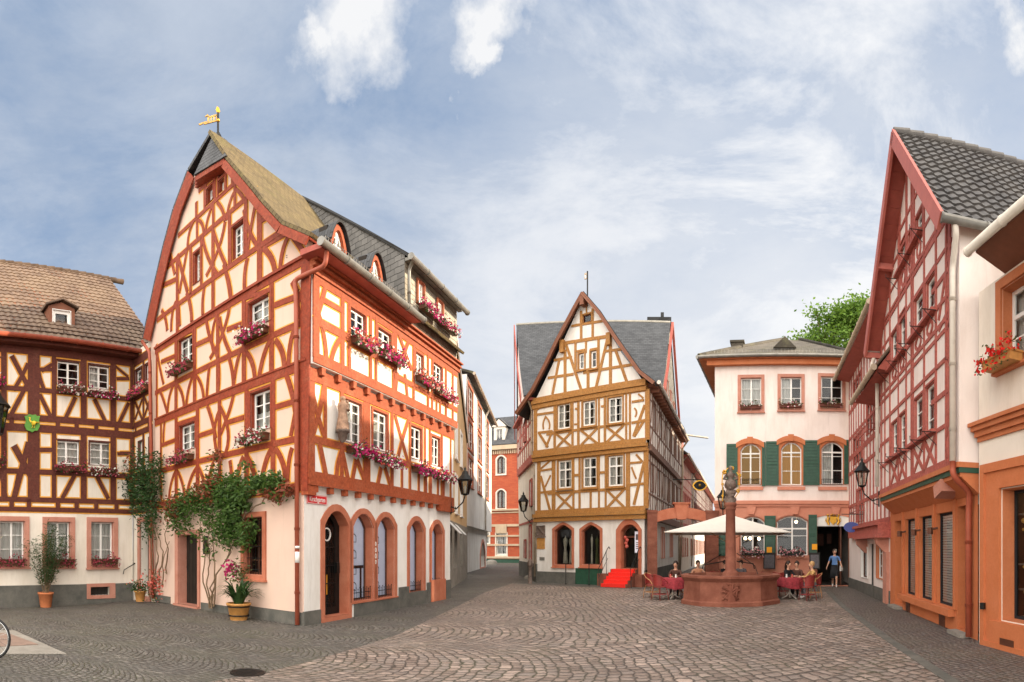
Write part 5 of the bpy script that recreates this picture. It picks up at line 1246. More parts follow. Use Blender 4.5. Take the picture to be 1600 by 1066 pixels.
    for pts in (rq, lq):
        mb = MB(); P3 = [WC2.P(u, z_, ov) for u, z_ in pts]; acc = 0; Lb = 5.6
        for a, b in zip(P3, P3[1:]):
            n = (b - a).cross(back).normalized(); n = -n if n.z < 0 else n; l = (b - a).length
            mb.face([a + n * .08, b + n * .08, b + back * Lb + n * .08, a + back * Lb + n * .08], [(0, -acc), (0, -acc - l), (Lb, -acc - l), (Lb, -acc)])
            mb.face([a, a + back * Lb, b + back * Lb, b], [(0, 0)] * 4); mb.face([a, b, b + n * .08, a + n * .08], [(0, 0)] * 4); acc += l
        b = P3[-1]; mb.face([b, b + back * Lb, b + back * Lb + n * .08, b + n * .08], [(0, 0)] * 4)
        mb.build('roof', M['slate_grey'], CHh)
    mb = MB()
    for pts in (rq, lq):
        for a, b in zip(pts, pts[1:]):
            P_ = [WC2.P(*a, ov + .03), WC2.P(*b, ov + .03)]; n = (P_[1] - P_[0]).cross(back).normalized(); n = -n if n.z < 0 else n
            mb.hexa([P_[0] - n * .11, P_[1] - n * .11, P_[1] - n * .11 + back * .06, P_[0] - n * .11 + back * .06], [P_[0] + n * .05, P_[1] + n * .05, P_[1] + n * .05 + back * .06, P_[0] + n * .05 + back * .06])
            mb.hexa([P_[0] - n * .03, P_[1] - n * .03, P_[1] - n * .03 + back * .4, P_[0] - n * .03 + back * .4], [P_[0] - n * .01, P_[1] - n * .01, P_[1] - n * .01 + back * .4, P_[0] - n * .01 + back * .4])
    WC2.box(mb, *[WC2.u(fp('J', x)[0]) for x in (484, 508)], *[WC2.f('J', 497, y)[1] for y in (278, 225)], 0, .40)
    mb.build('barge_board', M['soffit_brown'], CHh)
    # side wall to the right (seen very obliquely)
    R1 = WCR.shift(.12); R2 = WCR.shift(.24); LW = 13.5
    wk = dict(cm=M['timber_grey'], casing=.06, proud=.035, depth=.03, sill=False, cols=2)
    for k in range(6):
        u = 1.0 + k * 2.05
        for w, zz in ((R1, z1 + 1.15), (R2, z2 + 1.0)):
            HOLES[w].append(shape(u, u + .8, zz, zz + 1.35)); PEND.append((w, CHh, u, u + .8, zz, zz + 1.35, dict(wk, rows=3)))
    for (u, a, b) in ((1.9, 1.2, 2.9), (5.2, 1.2, 2.9), (9.0, 1.2, 2.9)):
        for du in (0, .75): HOLES[WCR].append(shape(u + du, u + du + .6, a, b)); PEND.append((WCR, CHh, u + du, u + du + .6, a, b, dict(wk, rows=2, cols=1, cm=M['sandstone_pink'])))
    mb = MB(); WCR.sheet(mb, [(0, 0), (LW, 0), (LW, z1), (0, z1)], holes(WCR), 0, .1); R1.sheet(mb, [(0, z1), (LW, z1), (LW, z2), (0, z2)], holes(R1), 0, .06); R2.sheet(mb, [(0, z2), (LW, z2), (LW, zg), (0, zg)], holes(R2), 0, .06)
    for w, a, z_ in ((WCR, R1, z1), (R1, R2, z2)): mb.face([w.P(-.1, z_, -.1), w.P(LW, z_, -.1), a.P(LW, z_), a.P(-.1, z_)])
    mb.face([WCR.P(LW, 0), WCR.P(LW, zg), WCR.P(LW, zg, -9), WCR.P(LW, 0, -9)])
    mb.build('side_wall', M['plaster_white'], CHh); flush()
    for w, za, zb_ in ((R1, z1, z2), (R2, z2, zg)):
        T = Timber(w, border=0, face=.02); T.urail(0, LW, za + .12, .2); T.urail(0, LW, zb_ - .1, .18); T.urail(0, LW, za + 1.0, .08); T.urail(0, LW, zb_ - .55, .07)
        for k in range(19): T.upost(.1 + k * .735, za, zb_, .075)
        for k in range(0, 18, 3): T.pts([(.2 + k * .735, za + .2), (.75 + k * .735, za + 1.0)], .1); T.pts([(.8 + k * .735, zb_ - .2), (.3 + k * .735, za + 1.2)], .09)
        T.build(CHh, M['timber_grey'], None, 'side_timber_frame')
    mb = MB(); WCR.box(mb, 0, LW, 0, .75, -.02, .05); mb.build('plinth', M['plinth_grey'], CHh)
    mb = MB(); R1.box(mb, 0, LW, z1 - .18, z1 + .04, -.2, .10); R2.box(mb, 0, LW, z2 - .16, z2 + .04, -.2, .08); mb.build('mouldings', M['timber_grey'], CHh)
    mb = MB(); R2.box(mb, -.1, LW, zg - .05, zg + .15, -.1, .40)
    for k in range(22): R2.box(mb, .2 + k * .6, .32 + k * .6, zg - .2, zg - .05, 0, .40)
    mb.build('eave_board', M['soffit_brown'], CHh); gutter('gutter', CHh, R2.P(-.3, zg + .1, .48), R2.P(LW, zg + .1, .48), .08, 'gutter_white')
    pipe('downpipe', CHh, [R2.P(LW - .2, zg, .45), R2.P(LW - .2, zg - .5, .1), R2.P(LW - .2, z2, .1), WCR.P(LW - .2, z1 - .3, .1), WCR.P(LW - .2, .2, .1)], .06, 'gutter_tan')
    slab('roof', CHh, [R2.P(5.3, zg + .14, .5), R2.P(LW, zg + .14, .5), R2.P(LW, zg + 1.2, -.4), R2.P(5.3, zg + 1.2, -.4)], 'slate_grey', .06)
    # left side wall: plain below, reddish timbers above
    Lw = WCL.len; S1 = WCL.shift(.15)
    zj = S1.f('K', 80, 310)[1]; ze = zg + .3
    mb = MB(); WCL.sheet(mb, [(0, 0), (Lw, 0), (Lw, zj), (0, zj)]); S1.sheet(mb, [(0, zj), (Lw, zj), (Lw, ze), (0, ze)]); mb.face([WCL.P(0, zj, -.1), WCL.P(Lw, zj, -.1), S1.P(Lw, zj), S1.P(0, zj)])
    mb.face([WCL.P(0, 0), WCL.P(0, ze, .15), WCL.P(0, ze, -9), WCL.P(0, 0, -9)]); mb.build('side_wall', M['plaster_cream'], CHh)
    T = Timber(S1, border=0, face=.03); T.urail(0, Lw, zj + .15, .3); T.urail(0, Lw, ze - .1, .2); T.urail(0, Lw, zj + 1.2, .14); T.urail(0, Lw, ze - .9, .12)
    for k in range(9): T.upost(.1 + k * (Lw - .2) / 8, zj, ze, .14)
    T.build(CHh, M['timber_rose'], None, 'side_timber_frame')
    for u in (1.4, 3.6): mat_window(S1.shift(.045), CHh, u, u + .7, zj + 1.4, zj + 2.7, rows=3, cols=2, casing=.06, cm=M['timber_rose'], depth=.01, sill=False, roomd=.03, curtain=None)
    for u, a, b in ((Lw - 2.2, 4.1, 5.5), (Lw - 2.4, .9, 3.0), (Lw - 4.6, 1.2, 2.2)): mat_window(WCL.shift(.045), CHh, u, u + .6, a, b, rows=3, cols=1, casing=.1, cm=M['timber_rose'], depth=.01, sill=False, roomd=.03, curtain=None)
    mb = MB(); WCL.box(mb, 0, Lw + .03, 0, .95, -.02, .06); mb.build('plinth', M['plinth_grey'], CHh)
    mb = MB(); WCL.box(mb, 0, Lw, zj - .12, zj, -.1, .18); WCL.box(mb, 0, Lw, 3.2, 3.32, -.02, .04); S1.box(mb, 0, Lw, ze - .02, ze + .1, -.1, .3); mb.build('mouldings', M['timber_rose'], CHh)
    pipe('downpipe', CHh, [S1.P(Lw - .15, ze, .3), S1.P(Lw - .15, ze - .5, .1), S1.P(Lw - .15, zj + .2, .1), WCL.P(Lw - .12, zj - .2, .1), WCL.P(Lw - .12, .3, .1)], .05, 'gutter_tan')
    # main slate roof behind the gable: ridge across the picture
    RL, RR = at(807, 35.9), at(1047.5, 35.0); RL.z = 15.9; RR.z = 15.7
    EL, ER = at(818, 30.6), at(1034, 31.2); EL.z = 10.0; ER.z = 10.5
    ML, MR = EL.lerp(RL, .42), ER.lerp(RR, .42); ML.z -= .42; MR.z -= .42
    slab('roof', CHh, [ML, MR, RR, RL], 'slate_grey', .08); slab('roof', CHh, [EL, ER, MR, ML], 'slate_grey', .08)
    BL, BR = at(807.5, 41.0), RR + (RR - ER); BL.z, BR.z = EL.z, ER.z
    slab('roof', CHh, [BL, BR, RR, RL], 'slate_grey', .08)
    mb = MB(); mb.tube([RL + Vector((0, 0, .1)), RR + Vector((0, 0, .1))], .10, 8); mb.build('ridge_capping', M['zinc'], CHh)
    mb = MB(); dv = (RR - RL).normalized() * .03
    for e, m_, r in ((EL, ML, RL), (BL, BL.lerp(RL, .5), RL)):
        for a, b in ((e, m_), (m_, r)): mb.hexa([a - Vector((0, 0, .35)) - dv * 6, b - Vector((0, 0, .35)) - dv * 6, b - Vector((0, 0, .35)) - dv * 4, a - Vector((0, 0, .35)) - dv * 4], [a + Vector((0, 0, .12)) - dv * 6, b + Vector((0, 0, .12)) - dv * 6, b + Vector((0, 0, .12)) - dv * 4, a + Vector((0, 0, .12)) - dv * 4])
    mb.build('barge_board', M['timber_rose'], CHh)
    mb = MB(); g = [Vector((EL.x, EL.y, 9)), Vector((BL.x, BL.y, 9)), BL, RL, ML, EL]; mb.face([p + dv * 3 for p in g]); mb.build('gable_wall', M['plaster_rose'], CHh)
    # shingled right gable end with small windows
    GE = Wall(Vector((ER.x, ER.y)), Vector((BR.x, BR.y))); GL = GE.len
    g = [(0, 9.2), (GL, 9.2), (GL, ER.z), (GL / 2, RR.z), (GL * .21, MR.z), (0, ER.z)]
    GW = GE.shift(-.06)
    mb = MB(); GW.sheet(mb, g); o = mb.build('shingled_gable', M['slate_tan'], CHh)
    for u, zz, w_, h_ in ((GL * .28, 10.6, .6, 1.2), (GL * .52, 10.5, .6, 1.1), (GL * .74, 10.4, .5, .9), (GL * .40, 13.4, .35, .7)): mat_window(GW.shift(.045), CHh, u, u + w_, zz, zz + h_, rows=2, cols=1, casing=.06, cm=M['sandstone_pink'], depth=.01, sill=False, roomd=.03, curtain=None)
    mb = MB()
    for a, b in ((ER, MR), (MR, RR), (RR, BR)): mb.hexa([a + dv * 2, b + dv * 2, b + dv * 7, a + dv * 7], [a + dv * 2 + Vector((0, 0, .14)), b + dv * 2 + Vector((0, 0, .14)), b + dv * 7 + Vector((0, 0, .14)), a + dv * 7 + Vector((0, 0, .14))])
    mb.build('barge_board', M['soffit_red'], CHh)
    e = BR + Vector((0, 0, 0)); gutter('gutter', CHh, at(1046, 34.0, 0) + Vector((0, 0, 9.9)), at(1052, 34.2, 0) + Vector((0, 0, 9.7)), .09, 'gutter_tan')
    ch = at(1030, 35.2); mb = MB(); mb.box((ch.x, ch.y, 15.9), (1.5, .4, .5), -.25); mb.box((ch.x + .2, ch.y, 16.3), (.2, .2, .4), -.25); mb.build('chimney', M['slate_dark'], CHh)
centre_house()
# ---------------------------------------------------------------- the two houses further down the lane
def lane_house(t0, t1, h, ridge, roofm, tm, wm, label, setback=0, fl=(3.4, 6.3), flowers=None):
    w = WCR.shift(-setback); H = thing('lane_house', label, 'house', w.P(t0, 0)); L = t1 - t0
    w = Wall(Vector(w.P(t0, 0)[:2]), Vector(w.P(t1, 0)[:2])); W2 = w.shift(.15)
    for zf, ww in ((1.1, w), (fl[0] + 1.0, W2), (fl[1] + .9, W2)):
        if zf + 1.4 > h: continue
        n = int(L / 1.8)
        for k in range(n): u = .6 + k * 1.8; HOLES[ww].append(shape(u, u + .8, zf, zf + 1.4)); PEND.append((ww, H, u, u + .8, zf, zf + 1.4, dict(rows=3, cols=2, casing=.08, cm=M['sandstone_pink'] if zf < 4 else M[tm], depth=.03, sill=False)))
    mb = MB(); w.sheet(mb, [(0, 0), (L, 0), (L, fl[0]), (0, fl[0])], holes(w)); W2.sheet(mb, [(0, fl[0]), (L, fl[0]), (L, h), (0, h)], holes(W2))
    P = W2.P; mb.face([P(0, 0, -.15), P(0, 0, -8), P(0, h, -8), P(0, h)]); mb.face([P(L, 0, -.15), P(L, 0, -8), P(L, h, -8), P(L, h)]); mb.face([w.P(0, fl[0], 0), w.P(L, fl[0], 0), P(L, fl[0]), P(0, fl[0])])
    mb.face([P(0, h, 0), P(0, h, -8), P(0, ridge, -4)]); mb.face([P(L, h, 0), P(L, h, -8), P(L, ridge, -4)])
    mb.build('wall', M[wm], H); flush()
    if tm:
        T = Timber(W2, border=0, face=.02); T.urail(0, L, fl[0] + .1, .2); T.urail(0, L, h - .1, .2)
        for zz in (fl[0] + .85, fl[0] + 2.5, fl[1], fl[1] + .75):
            if zz < h - .3: T.urail(0, L, zz, .11)
        for k in range(int(L / .6)): T.upost(.1 + k * .6, fl[0], h, .11)
        T.build(H, M[tm], None)
    slab('roof', H, [P(-.2, h, .5), P(L + .2, h, .5), P(L + .2, ridge, -4), P(-.2, ridge, -4)], roofm, .1); slab('roof', H, [P(-.2, h, -8.5), P(L + .2, h, -8.5), P(L + .2, ridge, -4), P(-.2, ridge, -4)], roofm, .1)
    mb = MB(); W2.box(mb, 0, L, h - .12, h + .02, -.05, .48); mb.build('eave_board', M['soffit_red'], H); gutter('gutter', H, P(-.1, h + .02, .58), P(L, h + .02, .58), .08, 'gutter_white')
    pipe('downpipe', H, [P(.2, h, .5), P(.2, h - .5, .1), P(.2, fl[0], .1), P(.2, .2, -.03)], .05, 'gutter_tan')
    return H, W2
LA, LAW = lane_house(13.6, 22, 8.3, 11.6, 'tile_brown', 'timber_rose', 'plaster_cream', 'cream half-timbered house with red roof edge down the lane behind the arch')
LB_, LBW = lane_house(22.2, 56, 8.4, 11.4, 'slate_grey', 'timber_dark', 'plaster_white', 'dark-timbered house with pale gutter farthest down the lane behind the arch')
def lane_dormer():
    p = LAW.P(5.2, 0, -1.2); mb = MB(); rz = atan2(LAW.U.y, LAW.U.x)
    mb.box((p.x, p.y, 10.2), (1.5, 1.6, 2.0), rz); mb.build('dormer', M['soffit_red'], LA); mb = MB(); mb.lathe((p.x, p.y, 11.2), [(1.35, 0), (1.3, .1), (.05, .7)], 4, False, rz + pi / 4); mb.build('dormer_roof', M['slate_grey'], LA)
    mb = MB(); a = LAW.P(5.2, 10.9, -1.2); mb.tube([a, a + Vector((3.4, 1.2, .05))], .09, 6); mb.build('hoist_beam', M['zinc'], LA)
lane_dormer()
# ---------------------------------------------------------------- pale café building with salmon ground floor
_a, _b = at(1117, 26.35), at(1333, 26.35)
WF = Wall(_a, _b); CF = thing('cafe_building', 'pale café building with green shutters, salmon ground floor and hipped roof', 'café', _a)
def cafe():
    L = WF.len; zc = WF.f('M', 1000, 222)[1]; ze = WF.f('L', 470, 392)[1]; P = WF.P; fx = lambda f, x: WF.u(fp(f, x)[0])
    uk = dict(cm=M['sandstone_pink'], casing=.14, proud=.04, depth=.10, sill=True, rows=3, cols=2)
    W(WF, CF, 'L', 275, 640, 390, 464, **uk); W(WF, CF, 'L', 496, 632, 613, 460, curtain='left', **uk); W(WF, CF, 'L', 720, 630, 840, 457, curtain=None, **uk)
    mk = dict(cm=M['sandstone_orange'], casing=.13, proud=.04, depth=.10, sill=False, rows=3, cols=2, transom=.76, rise=.3)
    W(WF, CF, 'L', 272, 1060, 386, 828, glass=M['glass_warm_reflection'], curtain=None, **mk); W(WF, CF, 'L', 498, 1060, 613, 820, glass=M['glass_warm_reflection'], curtain='full', **mk); W(WF, CF, 'L', 722, 1056, 844, 820, curtain='left', **mk)
    gk = dict(cm=M['salmon_wall'], casing=.05, proud=.02, depth=.12, sill=False, rows=2, cols=2, transom=.68, rise=.25, curtain=None, roomd=2)
    W(WF, CF, 'M', 737, 605, 918, 318, **gk); W(WF, CF, 'M', 1003, 605, 1234, 312, **gk)
    dr = shape(fx('M', 1302), fx('M', 1540), .02, WF.f('M', 1420, 306)[1], .12); 
    mb = MB(); WF.sheet(mb, [(0, zc), (L, zc), (L, ze), (0, ze)], [h for h in HOLES[WF] if h[2][1] > zc], 0, .12)
    for d0, u in ((0, 0), (0, L)): mb.face([P(u, 0, 0), P(u, ze, 0), P(u, ze, -9), P(u, 0, -9)])
    mb.face([P(0, 0, -9), P(0, ze, -9), P(L, ze, -9), P(L, 0, -9)]); mb.build('wall', M['plaster_rose'], CF)
    mb = MB(); WF.sheet(mb, [(0, 0), (L, 0), (L, zc), (0, zc)], [h for h in HOLES[WF] if h[2][1] < zc] + [dr], .02, .4); mb.build('ground_floor_wall', M['salmon_wall'], CF); flush()
    mb = MB(); WF.box(mb, -.05, L, zc - .02, zc + .14, -.02, .14); WF.box(mb, -.03, L, zc - .14, zc - .022, -.02, .08); mb.build('cornice', M['salmon_wall'], CF)
    mb = MB()
    for x in (820, 1140, 1440): c = fx('M', x); WF.poly(mb, [(c - .12, zc - .5), (c + .12, zc - .5), (c + .22, zc - .15), (c - .22, zc - .15)], 0, .10)
    WF.box(mb, fx('M', 715), fx('M', 1238), WF.f('M', 1000, 625)[1], WF.f('M', 1000, 608)[1], 0, .10); WF.box(mb, 0, fx('M', 1300), 0, .35, 0, .05)
    for s0, s1 in ((725, 905), (1010, 1215), (1310, 1520)): WF.box(mb, fx('M', s0), fx('M', s1), WF.f('M', 1000, 122)[1], WF.f('M', 1000, 97)[1], -.02, .09)
    mb.build('stone_trim', M['salmon_wall'], CF)
    mb = MB()
    for q in ([P(0, 0, -9), P(0, ze - 1, -9), P(0, ze - 1, -30), P(0, 0, -30)], [P(L, 0, -9), P(L, ze - 1, -9), P(L, ze - 1, -30), P(L, 0, -30)], [P(0, 0, -30), P(0, ze - 1, -30), P(L, ze - 1, -30), P(L, 0, -30)], [P(0, ze - 1, -9), P(L / 2, ze + 1.6, -9), P(L / 2, ze + 1.6, -30), P(0, ze - 1, -30)], [P(L, ze - 1, -9), P(L / 2, ze + 1.6, -9), P(L / 2, ze + 1.6, -30), P(L, ze - 1, -30)]): mb.face(q)
    mb.build('unseen_sun_block', M['plaster_rose'], CF)  # unseen block added behind the café to keep sun off the lane walls
    # keystoned heads of the middle windows
    mb = MB()
    for x0, x1, y0, y1 in ((250, 405, 800, 835), (475, 632, 786, 822), (700, 860, 786, 820)):
        a, b = fx('L', x0), fx('L', x1); z1 = WF.f('L', (x0 + x1) / 2, y0)[1]; z0 = WF.f('L', (x0 + x1) / 2, y1)[1]; n = 10; c = (a + b) / 2
        top = [(a + (b - a) * k / n, z1 - .22 * (2 * k / n - 1) ** 2) for k in range(n + 1)]; low = [(u, z - .24) for u, z in top]
        WF.poly(mb, low + top[::-1], 0, .11); WF.poly(mb, [(c - .09, z1 - .26), (c + .09, z1 - .26), (c + .14, z1 + .05), (c - .14, z1 + .05)], .1, .14)
    mb.build('window_heads', M['sandstone_orange'], CF)
    for x, y in ((765, 475), (802, 475), (868, 478), (1150, 350)): mb = MB(); u, z = WF.f('M', x, y); mb.ball(P(u, z, -.9), .07, 8, 6); mb.build('bulb', M['lamp_glow'], CF)
    # shutters: each a louvred panel
    def shutter(x0, x1, y0, y1, f='L', d=.05, nm='shutter'):
        a, b = fx(f, x0), fx(f, x1); z0 = WF.f(f, (x0 + x1) / 2, y1)[1]; z1 = WF.f(f, (x0 + x1) / 2, y0)[1]; mb = MB(); zm = (z0 + z1) / 2
        for u0, u1, za, zb in ((a, a + .06, z0, z1), (b - .06, b, z0, z1), (a + .06, b - .06, z0, z0 + .1), (a + .06, b - .06, z1 - .1, z1), (a + .06, b - .06, zm - .05, zm + .05)): WF.box(mb, u0, u1, za, zb, d, d + .04)
        WF.box(mb, a + .05, b - .05, z0 + .05, z1 - .05, d + .002, d + .012); n = int((z1 - z0) / .075)
        for k in range(n):
            z = z0 + .12 + (z1 - z0 - .24) * k / n
            if abs(z - zm) < .06: continue
            mb.hexa([P(a + .06, z, d + .034), P(b - .06, z, d + .034), P(b - .06, z, d + .022), P(a + .06, z, d + .022)], [P(a + .06, z + .045, d + .018), P(b - .06, z + .045, d + .018), P(b - .06, z + .05, d + .01), P(a + .06, z + .05, d + .01)])
        return mb.build(nm, M['green_shutter'], CF)
    for a in ((197, 258, 832, 1072), (393, 413, 822, 1066), (415, 486, 818, 1062), (622, 712, 812, 1060), (848, 886, 810, 1055)): shutter(*a)
    for a in ((565, 637, 430, 606), (916, 998, 312, 600), (1238, 1300, 304, 600)): shutter(*a, f='M', d=.08)
    # small balcony rails
    for x0, x1 in ((275, 388), (724, 842)):
        mb = MB(); a, b = fx('L', x0), fx('L', x1); z0 = WF.f('L', 600, 1062)[1]
        for dz in (.06, .30): mb.tube([P(a, z0 + dz, .06), P(b, z0 + dz, .06)], .012, 5)
        for k in range(13): u = a + (b - a) * k / 12; mb.tube([P(u, z0 + .05, .06), P(u, z0 + .3, .06)], .008, 4)
        mb.build('window_railing', M['iron'], CF)
    # doorway: white lintel, dark passage
    d0, d1 = fx('M', 1302), fx('M', 1540); zl = WF.f('M', 1420, 388)[1]; zt = WF.f('M', 1420, 306)[1]
    mb = MB(); WF.box(mb, d0, d1, zl, zt + .1, -.12, -.02); mb.build('lintel_panel', M['white_paint'], CF)
    mb = MB(); a, b = d0 - .2, d1 + .2
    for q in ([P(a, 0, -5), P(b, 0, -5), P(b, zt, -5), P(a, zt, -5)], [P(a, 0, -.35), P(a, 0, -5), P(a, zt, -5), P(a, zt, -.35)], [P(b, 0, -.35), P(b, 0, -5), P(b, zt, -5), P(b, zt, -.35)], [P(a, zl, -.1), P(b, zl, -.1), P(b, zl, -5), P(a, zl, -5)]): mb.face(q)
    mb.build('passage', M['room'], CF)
    mb = MB(); WF.box(mb, d1 - .42, d1 - .36, .05, zl, -1.1, -.2); dd = mb.build('open_door', M['door_brown'], CF)
    mb = MB(); mb.box(P(d1 - .44, 1.15, -.8), (.05, .3, .06)); mb.box(P(d1 - .44, 1.15, -.8), (.05, .05, .3)); mb.build('handle', M['gold'], dd)
    mb = MB(); WF.box(mb, d0 + .15, d0 + .45, 1.9, 2.5, -2.2, -2.15); WF.box(mb, d0 + .62, d0 + .85, 2.0, 2.5, -2.2, -2.15); mb.build('pictures', M['cloth_brown'], CF)
    # gilded crest: crowned shield with two supporters
    mb = MB(); c = fx('M', 1420); zc2 = (zl + zt) / 2 + .04; q = lambda du, dz, d=0: P(c + du, zc2 + dz, .03 + d)
    WF.poly(mb, [(c - .16, zc2 + .14), (c + .16, zc2 + .14), (c + .15, zc2 - .08), (c, zc2 - .24), (c - .15, zc2 - .08)], -.02, .07)
    for s in (-1, 1):
        mb.tube([q(s * .20, -.24), q(s * .27, -.08), q(s * .22, .06), q(s * .26, .18)], [.05, .075, .06, .035], 7); mb.ball(q(s * .25, .21, .02), .06, 8, 6); mb.tube([q(s * .25, .05, .03), q(s * .14, .08, .06)], .025, 5)
        mb.tube([q(s * .28, -.15), q(s * .36, -.05), q(s * .33, .08)], .02, 5)
    for k in range(5): mb.ball(q(-.12 + .06 * k, .24 + .03 * (1 - abs(k - 2)), .02), .035, 7, 5)
    mb.tube([q(-.15, .17), q(.15, .17)], .035, 7); mb.build('gilded_crest', M['gold'], CF)
    # roof: hipped
    ov = .45; zr = ze + .28; a, b, c, d = P(-ov - .25, zr, ov), P(L + ov, zr, ov), P(L + ov, zr, -9 - ov), P(-ov - .25, zr, -9 - ov)
    u530 = WF.shift(-4.4).u(fp('L', 530)[0]); zpk = WF.shift(-4.4).f('L', 530, 262)[1]
    r1, r2 = P(u530 - .2, zpk, -4.4), P(u530 + .7, zpk, -4.4)
    for q_ in ([a, b, r2, r1], [d, a, r1], [b, c, r2], [c, d, r1, r2]): slab('roof', CF, q_, 'tile_grey', .08)
    mb = MB()
    for e, r in ((a, r1), (b, r2)): mb.tube([e + Vector((0, 0, .1)), r + Vector((0, 0, .12))], .10, 7)
    mb.build('hip_tiles', M['tile_grey'], CF)
    mb = MB(); WF.box(mb, -.35, L + .1, ze - .03, ze + .20, -.02, .28); WF.box(mb, -.5, L + .1, ze + .20, ze + .27, -.02, .42)
    mb.hexa([P(-.7, zr - .05, .42), P(-.02, zr - .05, .42), P(-.02, zr - .05, -9), P(-.7, zr - .05, -9)], [P(-.7, zr - .01, .42), P(-.02, zr - .01, .42), P(-.02, zr - .01, -9), P(-.7, zr - .01, -9)])
    mb.build('eave_moulding', M['sandstone_orange'], CF); gutter('gutter', CF, P(-.7, zr + .02, .5), P(L + .1, zr + .02, .5), .075, 'zinc')
    gutter('gutter', CF, P(-.75, zr + .02, .5), P(-.75, zr + .02, -9), .075, 'zinc')
    slope = (zpk - zr) / (4.4 + ov)
    mb = MB()
    for k in range(46): u = -.2 + k * .165; z = zr + slope * .55 + .02; mb.tube([P(u, z, -.05), P(u, z + .20, -.05)], .009, 4)
    for dz in (.05, .2): mb.tube([P(-.2, zr + slope * .55 + dz, -.05), P(7.3, zr + slope * .55 + dz, -.05)], .009, 4)
    mb.build('snow_guard', M['zinc'], CF)
    mb = MB(); cu = fx('L', 520); zz = zr + slope * 1.5; mb.prism([P(cu - .55, zz, -.6), P(cu + .55, zz, -.6), P(cu, zz + .55, -.6)], WF.N3 * -1.2); mb.build('roof_hatch', M['tile_grey'], CF)
    mb = MB(); q = P(.9, zr + 1.0, -2.0); mb.box(q, (.6, .5, .9), atan2(WF.U.y, WF.U.x)); mb.box(q + Vector((0, 0, .5)), (.72, .62, .1), atan2(WF.U.y, WF.U.x)); mb.build('chimney', M['tile_grey'], CF)
    pipe('downpipe', CF, [P(L - .12, zr, .5), P(L - .10, zr - .45, .35), P(L + .06, zr - .9, .12), P(L + .06, 4.2, .12), P(L + .16, 3.7, .14), P(L + .16, .1, .14)], .06, 'gutter_white')
cafe()
# ---------------------------------------------------------------- sandstone archway
def archway():
    pL, pR = B0 + Vector((.12, -.05, 0)), _a + Vector((.1, -.1, 0)); w = Wall(pL, pR); H = thing('stone_archway', 'red sandstone archway with keystone spanning the lane beside the café', 'archway', pL); L = w.len
    zsp = w.f('K', 770, 640)[1]; ztp = w.f('K', 930, 548)[1]; wl = w.u(fp('K', 805)[0]) ; wr = w.u(fp('K', 1072)[0])
    zsp0 = zsp; zsp = w.f('K', 770, 575)[1]
    for a, b, nm in ((0, wl, 'pillar'), (wr, L, 'pillar')):
        mb = MB(); n = 9
        for k in range(n): w.box(mb, a + .005 * (k % 2), b - .005 * (k % 2), zsp * k / n + .008, zsp * (k + 1) / n - .008, -.28, .28)
        w.box(mb, a + .015, b - .015, 0, zsp, -.265, .265); w.box(mb, a - .03, b + .03, 0, .3, -.31, .31); w.box(mb, a - .02, b + .02, zsp, zsp + .12, -.30, .30)
        mb.build(nm, M['fountain_stone'], H)
    zsp = zsp0; n = 14; inn = []; out = []; c = (wl + wr) / 2; h = (wr - wl) / 2
    zi = w.f('K', 930, 605)[1]; zo = w.f('K', 930, 545)[1]
    for k in range(n + 1):
        t = -1 + 2 * k / n; inn.append((c + h * t, zsp + .12 + (zi - zsp - .12) * (1 - t * t))); out.append((c + (h + .05) * t, zo - .22 * t * t))
    mb = MB()
    for k in range(n):
        g = .006; a, b, d, e = Vector(inn[k]), Vector(inn[k + 1]), Vector(out[k + 1]), Vector(out[k]); w.poly(mb, [a.lerp(b, g), a.lerp(b, 1 - g), e.lerp(d, 1 - g), e.lerp(d, g)], -.24, .24)
    w.poly(mb, [(c - .20, zi - .06), (c + .20, zi - .06), (c + .33, zo + .16), (c - .33, zo + .16)], -.29, .29); w.box(mb, c - .4, c + .4, zo + .16, zo + .22, -.33, .33)
    mb.build('arch', M['sandstone'], H)
archway()
